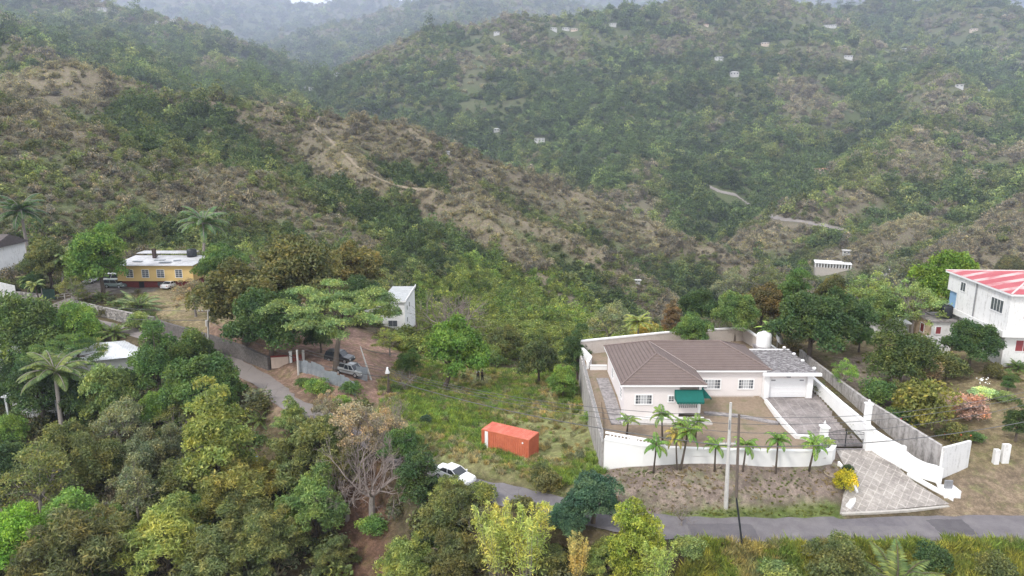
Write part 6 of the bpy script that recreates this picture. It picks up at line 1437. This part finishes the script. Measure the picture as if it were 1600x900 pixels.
PL = [
 # lower left, around the houses below the road
 ('round',38,508,112,'mg','round mid green tree at the left edge just below the road'),('round',118,500,82,'g3','bright green tree between the road and the silver roofs'),
 ('umbrella',98,540,120,'g2','flat topped green tree spreading over the silver roofs'),('sparse',158,549,58,'yg','thin yellowish tree in front of the curved silver roof'),
 ('coconut',86,585,88,'dp','coconut palm with yellowing fronds above the verandah house'),('broad',60,600,95,'g1','dark green tree directly behind the coconut palm'),('broad',135,618,70,'g1','dark tree right of the coconut palm trunk'),
 ('tall',243,550,74,'g2','tall dense green tree right of the silver roofs'),('round',300,545,76,'mg','rounded leafy tree beside the road bend below the transformer pole'),('round',166,612,84,'lg','pale green rounded tree right of the verandah house'),
 ('broad',315,597,104,'g2','wide green tree at the inside of the road bend'),('round',246,632,52,'g3','small bright green tree left of the tall yellow green one'),('tall',335,672,98,'yg','tall yellow green tree left of the rubbish heap'),
 ('sparse',184,652,84,'gr','half bare grey tree with tufts of pale green leaves'),('round',102,690,74,'ol','olive tree just below the verandah house'),('tall',268,684,42,'gr','slim grey green tree right of centre in the lower left thicket'),
 ('round',230,708,68,'gr','grey green bushy tree left of the slim one'),('round',278,740,74,'ol','olive rounded tree left of the dark gap with red leaf litter'),('sparse',210,760,92,'gr','dull grey green spreading tree in the middle of the lower left'),
 ('sparse',55,735,125,'ol','wide straggly olive tree at the left edge, halfway down the thicket'),('round',100,795,82,'g3','bright green tree beside the lime green one'),('round',30,835,90,(.10,.17,.03),'lime green tree in the bottom left corner'),
 ('round',12,665,46,'g3','small bright green tree cut by the left edge'),('droop',122,845,150,'bo','brownish olive drooping tree at the bottom left'),('droop',258,830,122,'yg','yellow green drooping tree on the bottom edge left of centre'),
 ('droop',362,762,112,(.12,.115,.04),'yellow tinged drooping tree left of the leaf strewn gully'),('droop',345,862,112,'ol','olive drooping tree on the bottom edge below the yellow tinged one'),('droop',55,890,100,'bo','dull brown olive tree cut off in the corner below the lime tree'),
 ('broad',200,590,50,'g1','dark tree between the silver roof and the pale green rounded tree'),('sparse',280,650,60,'ol','thin olive tree behind the tall yellow green tree'),('round',15,715,60,'g1','dark green tree cut by the left edge beside the straggly olive one'),('round',150,715,70,'ol','olive tree right of the straggly one below the verandah house'),('round',170,815,60,'g2','green tree tucked between bright and drooping trees'),
 ('round',24,570,60,'g1','dark tree in front of the pale sheet roof at the left edge'),('bush',215,500,40,'lg','pale shrub at the roadside above the curved silver roof'),('low_palm',178,512,44,'dp','small palm clump by the road above the silver roof'),('broad',10,610,55,'g1','dark crown at the left edge beside the dark tree behind the palm'),
 # lower centre
 ('droop',478,692,116,'ol','broad drooping tree right of the small grey palm'),('droop',412,740,70,(.14,.125,.042),'yellow leaved tree left of the large drooping one'),('droop',492,785,104,'mg','large green drooping tree left of the dry gully'),('droop',425,835,104,'ol','drooping olive tree hiding white rubbish near the bottom'),
 ('bare',578,722,150,'gy','large leafless grey tree in the centre of the lower thicket'),('tall',655,735,64,'g1','dark feathery tree left of the white sedan'),('bare',602,660,95,'br','brown twiggy tree uphill of the large leafless one'),('bush',585,820,44,'g3','small green bush at the foot of the large leafless tree'),
 ('droop',700,795,92,'ol','drooping tree with bare twigs below the white sedan'),('droop',640,868,84,'yg','yellow green leafy tree on the bottom edge right of the gully'),('bamboo',775,830,84,(.19,.19,.06),'pale yellow bamboo below the road, left clump'),('droop',712,868,80,'bo','dull olive tree left of the pale bamboo'),('sparse',555,655,90,'br','dry brown scrubby tree above the leafless grey tree'),('droop',520,862,66,'ol','narrow olive tree at the left rim of the gully, bottom edge'),('sparse',735,800,60,'gr','thin grey green tree with bare twigs between sedan and pale bamboo'),
 ('broad',928,768,86,(.042,.075,.05),'dark bluish green tree at the roadside, larger one'),('broad',886,808,62,(.045,.08,.052),'dark bluish green tree at the roadside, smaller one on the left'),('tall',990,832,84,(.13,.15,.03),'tall yellow green tree in front of the road, bottom centre'),('bamboo',905,868,50,(.22,.18,.075),'golden dry bamboo plume at the bottom centre'),
 ('bamboo',828,840,84,(.17,.18,.055),'taller yellow green bamboo left of the golden plume'),('round',862,872,60,'ol','olive bush tree between the two bamboo clumps'),('droop',948,872,70,'yg','leafy yellow green tree right of the golden plume'),('bamboo',1022,872,66,(.17,.19,.06),'light green bamboo right of the tall yellow green tree'),('bare',1066,800,46,'gy','leafless sapling standing before the road'),('bush',1072,862,52,'lg','pale green shrub at the near road edge below the sapling'),
 ('round',1312,868,96,'ol','round olive bush on the near road edge below the driveway'),('bush',1462,872,62,'g1','small dark bush on the near road edge at the right'),('low_palm',1405,892,116,'dp','palm fronds spreading at the bottom edge between two bushes'),('bush',1215,892,60,'lg','light shrub in the tall grass at the bottom'),('bush',1560,890,60,'ol','olive shrub at the bottom right corner'),
 ('bush',858,752,50,'bo','thin brownish shrub above the bluish trees across the road'),
 ('droop',505,668,74,'ol','drooping tree hiding the road past the bend'),('bare',540,758,104,'gy','second leafless grey tree, lower left of the large one'),('sparse',600,668,78,'br','reddish dry thin tree beside the hidden road'),('broad',628,694,58,'g2','green tree over the hidden road above the dark feathery one'),('sparse',702,762,66,'yg','thin yellowish bush tree in front of the white sedan'),('droop',545,715,70,'bo','dull drooping tree left of the large leafless one'),('droop',706,764,62,'ol','straggly bush hiding the rear wheels of the white sedan'),('bush',755,768,44,'yg','yellow green bush at the road edge right of the sedan'),('round',385,800,76,'ol','rounded olive tree above the one hiding rubbish'),('broad',300,800,72,'mg','green tree between drooping trees and the gap of red litter'),('tall',455,640,36,'lg','slim light tree at the end of the visible road'),('bush',818,790,50,'bo','brown green bush below the bare stretch of road'),
 # behind the road, left of centre
 ('umbrella',518,468,192,(.105,.14,.06),'wide flat topped feathery tree shading the black car'),('broad',378,462,128,'bo','dark olive tree right of the yellow house, first of a dense group'),('broad',462,425,140,'bo','largest dark olive tree of the dense group behind the flat topped tree'),('broad',420,500,120,'g1','dark green tree low in the dense group above the retaining wall'),
 ('broad',545,412,100,(.095,.085,.035),'brownish olive tree at the right end of the dense group'),('broad',345,410,80,'g2','green tree behind the yellow house right corner'),('sparse',302,452,66,'br','gnarled nearly leafless tree on the dry lawn by the transformer pole'),
 ('round',153,396,92,(.068,.11,.03),'large round green tree in front of the yellow house left end'),('broad',74,402,86,'ol','spreading olive tree beside the white gabled house'),('sparse',112,446,52,'ol','thin small tree at the lane gate'),('broad',50,440,36,'g1','dark shrubby tree behind the whitewashed wall'),
 ('coconut',97,398,54,'lg','coconut palm between the olive tree and the round green tree'),('coconut',318,352,72,(.055,.085,.04),'tall royal palm standing against the dry hillside'),('coconut',33,332,70,(.04,.065,.032),'dark palm at the upper left edge on the slope'),('low_palm',216,466,62,(.09,.115,.06),'spiky palm bush on the garden wall in front of the yellow house'),('garden_palm',42,438,30,'lg','left one of two small palms above the rubble wall'),('garden_palm',58,447,28,'lg','right one of two small palms above the rubble wall'),('low_palm',158,460,28,'dp','small low palm at the foot of the round green tree'),('low_palm',184,470,30,'g2','low dark palm left of the spiky palm bush'),
 ('broad',205,352,60,'mg','tree on the slope behind the round green tree'),('broad',560,455,66,'g1','dark tree between flat topped tree and white two storey building'),('broad',500,520,50,'g1','dark shrubby tree behind the black car'),
 ('broad',692,540,112,(.075,.125,.03),'bright green tree on a pale leaning trunk right of the lamp pole'),('bare',706,488,122,'gy','wide spreading leafless tree right of the white two storey building'),('sparse',608,525,50,'yg','yellowish thin tree below the white two storey building'),('round',640,560,40,'g2','small green tree between lamp pole and leaning trunk'),('bare',632,590,44,'gy','tangle of dead branches at the foot of the bright green tree'),
 ('bush',470,598,24,'g2','small green bush at the start of the zinc fence'),('bush',496,606,40,'g3','leafy bush against the upper zinc fence'),('bush',532,628,36,'g3','leafy bush at the foot of the lower zinc fence'),('sparse',508,632,50,'br','dry brown shrub below the zinc fence'),('bush',548,606,30,'g2','bush inside the zinc fence beside the silver pickup'),('low_palm',406,648,36,'dp','small palm with grey skirt beside the road end'),('sparse',455,652,54,'lg','pale weedy shrub at the lower end of the visible road'),('bush',560,640,36,'bo','dark weedy bush right of the lower zinc fence'),('bush',665,655,22,'bl','dark little bush alone in the field left of the container'),
 # behind the field
 ('broad',842,562,66,(.055,.068,.032),'dark rounded tree at the back of the green field'),('tall',903,540,46,'g1','dark upright tree left of the white side wall'),('sparse',952,502,74,'gr','grey green tree behind the left corner of the white boundary wall'),('coconut',997,500,44,(.12,.14,.04),'yellow green palm behind the boundary wall'),('bush',1006,522,44,'ye','yellow flowering shrub just over the boundary wall'),
 ('bush',768,560,44,'mg','green bush right behind the two people'),('round',880,590,50,'g3','bright green shrub near the fence at the back of the field'),('broad',790,530,60,'ol','olive tree beyond the people on the falling slope'),
 ('bush',925,650,34,'g3','leafy weeds shrub against the grey side wall'),('bush',845,740,42,'ol','weedy olive bush between the container and the road'),('bush',600,690,50,'gr','greyish bush above the big leafless tree'),
 # behind and right of the tiled roof house
 ('broad',1082,510,68,'g2','leafy tree hanging over the back wall of the tiled roof house'),('tall',1050,492,32,'rd','russet brown narrow tree behind the boundary wall'),('bare',1118,506,46,'gy','grey clump of dead vines behind the boundary wall'),('broad',1090,472,66,'g1','dark tree behind the russet one'),('broad',1150,486,72,'mg','green tree behind the top corner of the boundary wall'),
 ('broad',1192,472,74,(.075,.060,.028),'reddish brown green tree left of the big dark one'),('banana',1207,512,46,'g3','banana plant above the white water tank'),('broad',1270,500,112,'g1','big dense green tree behind the garage'),('broad',1318,490,96,'g1','dark green tree right of the big dense one behind the garage'),
 ('sparse',1142,440,62,'gr','pale grey nearly bare tree rising behind the house'),('sparse',1195,436,80,'ol','olive tree with open crown behind the reddish one'),('tall',1246,450,54,'g2','upright tree between the olive and dense green ones'),('broad',1302,458,66,'bo','brown green tree below the unfinished building'),('sparse',1360,450,92,'lg','light green airy tree behind the white shed'),('sparse',1395,425,76,'gr','pale grey green airy tree left of the bright yellow green one'),
 ('broad',1486,424,112,(.10,.15,.028),'bright yellow green tree behind the red roofed house'),('sparse',1432,468,96,'lg','light green spreading tree left of the annex'),('broad',1375,482,70,'mg','tree over the white shed'),('round',1412,545,96,(.052,.070,.026),'round dark tree alone on the bare yard'),('broad',1520,532,78,(.040,.068,.028),'dark tree against the wall of the red roofed house'),
 ('bush',1482,570,64,'ol','olive shrub below the dark tree by the red roofed house'),('bush',1448,578,52,'br','dry brown shrub left of the olive one'),('sparse',1322,578,50,'g3','thin green sapling beside the grey boundary wall'),('bush',1372,612,58,'g2','green shrub over the grey wall, upper'),('bush',1440,628,104,(.10,.10,.03),'wide olive hedge shrub over the grey wall'),('bush',1520,638,62,'pk','pink blossoming shrub in the dry garden'),
 ('bush',1533,612,34,(.30,.36,.22),'shrub dotted with white flowers behind the pink one'),('bush',1563,618,32,'lg','small pale green shrub right of the white flowered one'),('low_palm',1592,568,32,'g2','spiky round plant at the corner of the red roofed house'),('bush',1408,652,44,'g2','green shrub spilling over the grey wall, lower'),('bush',1492,676,48,(.07,.075,.03),'shrub with orange red flowers above the whitewashed wall'),
 ('bush',1524,684,28,'g2','creeper clump at the end of the whitewashed wall'),('tall',1594,645,40,'g1','dark shrub cut by the right edge beside the stubby posts'),('bush',1552,580,34,'bo','small dull shrub below the red roofed house wall'),('tall',1578,590,22,'g2','narrow green bush beside the house corner'),('broad',1345,520,50,'g2','tree between the garage trees and the white shed'),('sparse',1408,608,44,'ol','straggly weeds shrub in the neighbour yard'),('broad',1230,470,60,'bo','brownish tree above the banana plant'),
 ('broad',1440,430,60,'ol','olive tree left of the bright yellow green tree'),('broad',1580,420,60,'bo','dark tree peeping behind the red striped roof'),
]
for e in PL:
    e = list(e); e[3] *= 1.2 if (e[1] < 760 and e[2] > 590) else 1.08
    plant(*e)
# croton bush
cb = P(1316, 766, -2.9); T = plant('bush',1313,757,42,'cr','yellow and green croton bush at the left of the apron', base=(cb[0], cb[1], hz(cb[0], cb[1])), hs=1.15)
cb = P(1322, 745, -2.4); plant('bush',1325,740,22,'g1','dark small bush behind the yellow croton', base=(cb[0], cb[1], hz(cb[0], cb[1])), hs=1.3)
# palms in front of and behind the white wall
GP = [(1022,717,32,1.25,'leftmost short palm outside the white wall'),(1058,716,30,1.35,'yellowing palm stem of the triple clump, left'),(1065,717,32,1.6,'leaning palm of the triple clump, right'),(1117,720,31,1.3,'short palm outside the wall left of the concrete pole'),(1162,717,31,1.25,'short palm outside the wall just right of the brown pole'),
 (1213,726,34,1.2,'short palm outside the wall, second from the drive'),(1265,729,35,1.1,'short palm outside the wall nearest the drive')]
for bx, by, w_, hs, lb in GP:
    w_ *= 1.35; p = P(bx, by, -1.6); y_ = min(p[1], 61.9 if bx < 1100 else 61.6); b_ = (p[0]*y_/p[1], y_, hz(p[0], y_)); plant('garden_palm', bx, by, w_, (.085,.14,.035) if 'yellowing' not in lb else (.16,.14,.05), lb, base=b_, hs=hs, group='garden palms')
for bx, by, z_, w_, hs, lb in ((979,676,-.7,28,.5,'low palm inside the garden at the left end of the wall'),(1035,688,-.7,34,.75,'bushy palm inside the wall left of the porch'),(1062,690,-.7,30,.7,'brown tinged palm inside the wall beside the bushy one'),(1086,688,-.7,30,.8,'palm inside the wall below the porch steps'),(1288,701,-.7,28,.3,'small palm inside the wall by the squat gate pier')):
    w_ *= 1.3; hs *= 1.25; p = P(bx, by, z_); plant('garden_palm', bx, by, w_, (.09,.13,.04), lb, base=(p[0], p[1], z_), hs=hs, group='garden palms')
# dead fronds lying on the bank
fr_m = plain('dead_frond', (.42,.35,.26), .9, .2, 5)
for k, (a, b) in enumerate(((1007,713),(1040,712),(1097,720),(1010,739),(1024,743),(1118,740),(1128,731),(1165,736),(1192,727),(1208,737),(1255,720),(1293,748),(1058,745),(1300,722))):
    p = P(a, b, -2.2); z_ = hz(p[0], p[1]); r_ = random.Random(k); an = r_.random()*6.28; m = MB(); R_ = .5+.5*r_.random(); n = 9
    pts = [(R_*math.cos(an+.22*j), R_*math.sin(an+.22*j)) for j in range(n)]; pts = [(q[0]-pts[4][0], q[1]-pts[4][1]) for q in pts]
    m.tube([(q[0], q[1], hz(p[0]+q[0], p[1]+q[1])-z_+.07+.02*j) for j, q in enumerate(pts)], [.015+.03*math.sin(math.pi*(j+.6)/n) for j in range(n)], 4)
    o = m.build('dead_frond', fr_m); o.location = (p[0], p[1], z_)
    tag(o, 'pale curled dead palm frond lying on the dry bank below the white wall', 'palm frond', 'dead fronds on the bank')
# flowers
def blooms(px, py, z, rad, n, colr, label, hgt=1.2):
    p = P(px, py, z); z_ = hz(p[0], p[1]); rg = np.random.default_rng(px); c = rg.normal(size=(n, 3))*[rad*.45, rad*.45, rad*.22]+[0, 0, hgt]
    V, Q = cards(c, np.full(n, .11), .8, np.tile([0, 0, 1.], (n, 1)), .5, rg); o = bpy.data.objects.new('flower_cluster', np_mesh('flower_cluster', V, Q, plain('petal', colr, .7, .15, 5))); COL.objects.link(o); o.location = (p[0], p[1], z_); tag(o, label, 'flowers')
blooms(1533, 618, -.3, .9, 26, (.85,.85,.8), 'cluster of white blossoms on the shrub behind the pink one', 1.5)
blooms(1410, 657, .2, 1.0, 14, (.5,.05,.06), 'few red blossoms hanging over the grey wall', 1.5)
blooms(1520, 645, -.6, 1.4, 120, (.62,.25,.22), 'mass of pink bracts on the shrub in the dry garden', 1.3)
blooms(1495, 682, -1, 1.1, 26, (.55,.13,.06), 'orange red blossoms above the whitewashed wall', 1.4)

# ---------- uncountable growth near the viewer ----------
def near_scatter():
    ex = [(PAD, .5), (DRIVE, .5)]
    lay = {'field': LAY[0][0], 'bank': LAY[1][0], 'dirt_r': LAY[2][0], 'yard_r': LAY[3][0], 'yard_l': LAY[5][0], 'dirt_l': LAY[6][0], 'dirt_g': LAY[7][0], 'gully': LAY[8][0], 'lane': LAY[9][0], 'verge': LAY[10][0], 'foot': LAY[11][0], 'neigh': pxpoly([(1260,565),(1365,555),(1430,600),(1350,620)], .3)}
    S = [[], [], []]   # woodland floor, field weeds, grass
    def cand(r0, r1, sp):
        n = int(R(84)/2*(r1**2-r0**2)/sp**2); r = np.sqrt(rng.random(n)*(r1**2-r0**2)+r0**2); a = (rng.random(n)-.5)*R(84); return r*np.sin(a), r*np.cos(a)
    def clear(x, y, rm=.4):
        k = np.ones(len(x), bool)
        for pl, e in ex: k &= poly_sd(x, y, pl) > e
        for pts, hw, bl in ROADS:
            best = np.full(len(x), 1e9)
            for a, b in zip(pts[:-1], pts[1:]):
                vx, vy = b[0]-a[0], b[1]-a[1]; t = np.clip(((x-a[0])*vx+(y-a[1])*vy)/(vx*vx+vy*vy+1e-9), 0, 1); best = np.minimum(best, np.hypot(x-a[0]-t*vx, y-a[1]-t*vy))
            k &= best > hw+rm
        for (x0, x1, y0, y1) in ((-80,-61,132,146),(-120,-100,132,147),(-32,-19,129,145),(58,84,83,103),(53,60,87,104)): k &= ~((x > x0) & (x < x1) & (y > y0) & (y < y1))
        k &= ~((x > 37) & (x < 41.5) & (y > 60) & (y < 90))
        return k
    def inside(x, y, nm, e=0): return poly_sd(x, y, lay[nm]) < e
    def put(i, x, y, sz, hk, var, col):
        n = len(x); S[i].append((np.c_[x, y, H(x, y)-sz*.05], np.c_[sz, sz, sz*hk], np.c_[rng.normal(size=n)*.08, rng.normal(size=n)*.08, rng.random(n)*6.28], VI[var], col))
    pal = np.array([CL['g1'], CL['g2'], CL['ol'], CL['mg'], CL['bo'], CL['gr'], CL['yg'], CL['g3']])
    # woodland floor shrubs
    x, y = cand(30, 178, 1.75); k = clear(x, y, 1.0)
    for nm in ('field','bank','dirt_r','yard_r','yard_l','dirt_l','dirt_g','gully','lane','verge','foot','neigh'): k &= ~inside(x, y, nm, .8)
    x, y = x[k], y[k]; n = len(x); sz = 1.1+2.2*rng.random(n)**1.6; f = fbm(x, y, 12, 3, 91); sz = np.where((y < 95) & (x < 8), sz*1.35+.5, sz)
    ci = np.clip(((f+1)*2.2+rng.random(n)*4).astype(int), 0, 7); dry = (rng.random(n) < .22); col = pal[ci]*(.75+.5*rng.random(n))[:, None]; col = np.where(dry[:, None], np.array(CL['br']), col)*1.35; px_, py_, _z = proj(x, y, H(x, y)); yz = np.hypot((px_-850)/210, (py_-490)/80) < 1+f*.3; yz |= (px_ > 620) & (px_ < 900) & (py_ > 520) & (py_ < 570); col = np.where(yz[:, None], np.array([[.20,.235,.07]])*(.55+.6*rng.random(n))[:, None], col); sz = np.where(yz, sz*1.35+.4, sz)
    put(0, x, y, sz, .8, np.where(dry, rng.integers(4, 10, n), rng.integers(0, 7, n)), col)
    # yards: sparse low weeds
    x, y = cand(50, 150, 1.5); k = clear(x, y, .6)
    k &= (inside(x, y, 'yard_r') | inside(x, y, 'yard_l') | inside(x, y, 'dirt_r')); k &= fbm(x, y, 7, 3, 93) > .05; x, y = x[k], y[k]; n = len(x)
    put(1, x, y, .35+.5*rng.random(n), .7, np.where(rng.random(n) < .5, rng.integers(12, 15, n), rng.integers(4, 7, n)), np.array([.14,.13,.055])*(.7+.6*rng.random(n))[:, None])
    # field: lush weeds in patches
    x, y = cand(55, 110, .5); k = clear(x, y, .3) & inside(x, y, 'field', .5); x, y = x[k], y[k]; f = fbm(x, y, 6, 4, 95); n = len(x)
    kk = (f > -.25) | (rng.random(n) < .3); x, y, f = x[kk], y[kk], f[kk]; n = len(x)
    g = np.clip(f+.25*rng.normal(size=n), -1, 1); col = np.where((g > .05)[:, None], [.20,.27,.08], np.where((g > -.1)[:, None], [.25,.25,.12], [.34,.29,.20]))*(.7+.6*rng.random(n))[:, None]
    put(1, x, y, .35+.55*rng.random(n)*(1+f*.6), 1.0, np.where(rng.random(n) < .8, rng.integers(12, 15, n), rng.integers(0, 7, n)), col)
    x, y = cand(55, 110, 3.6); k = clear(x, y, .8) & inside(x, y, 'field', .5); x, y = x[k], y[k]; n = len(x)
    put(1, x, y, .8+.9*rng.random(n), .8, rng.integers(0, 7, n), pal[rng.integers(1, 8, n)]*1.6)
    # verge below the road: tall yellow green grass
    x, y = cand(44, 80, .36); k = clear(x, y, .15) & inside(x, y, 'verge', .8); x, y = x[k], y[k]; f = fbm(x, y, 5, 4, 97); n = len(x)
    col = np.where((f > .1)[:, None], [.25,.25,.07], np.where((f > -.2)[:, None], [.17,.21,.055], [.27,.235,.12]))*(.7+.6*rng.random(n))[:, None]
    put(2, x, y, .5+.55*rng.random(n), 1.1, np.where(rng.random(n) < .88, rng.integers(12, 15, n), rng.integers(0, 7, n)), col)
    # bank: thin dry grass, greener at its foot and along the wall
    x, y = cand(54, 76, .38); k = clear(x, y, .12) & (inside(x, y, 'bank', .3) | inside(x, y, 'foot', .2)); x, y = x[k], y[k]; f = fbm(x, y, 4, 3, 99); n = len(x)
    ft = inside(x, y, 'foot', .1); gr_ = ft | (f > .28)
    kk = ft | (rng.random(n) < .85); x, y, gr_, ft = x[kk], y[kk], gr_[kk], ft[kk]; n = len(x)
    put(2, x, y, np.where(ft, .16+.14*rng.random(n), .10+.16*rng.random(n)), .8, rng.integers(12, 15, n), np.where(gr_[:, None], [.17,.19,.075], [.27,.22,.175])*(.7+.6*rng.random(n))[:, None])
    for i, nm in enumerate(('undergrowth', 'field_weeds', 'roadside_grass')):
        c = [np.concatenate([q[j] for q in S[i]]) for j in range(5)]; print(nm, len(c[0])); mass(nm, C_MASS, 15, c[0], c[1], c[2], c[3], c[4])
near_scatter()
haze()
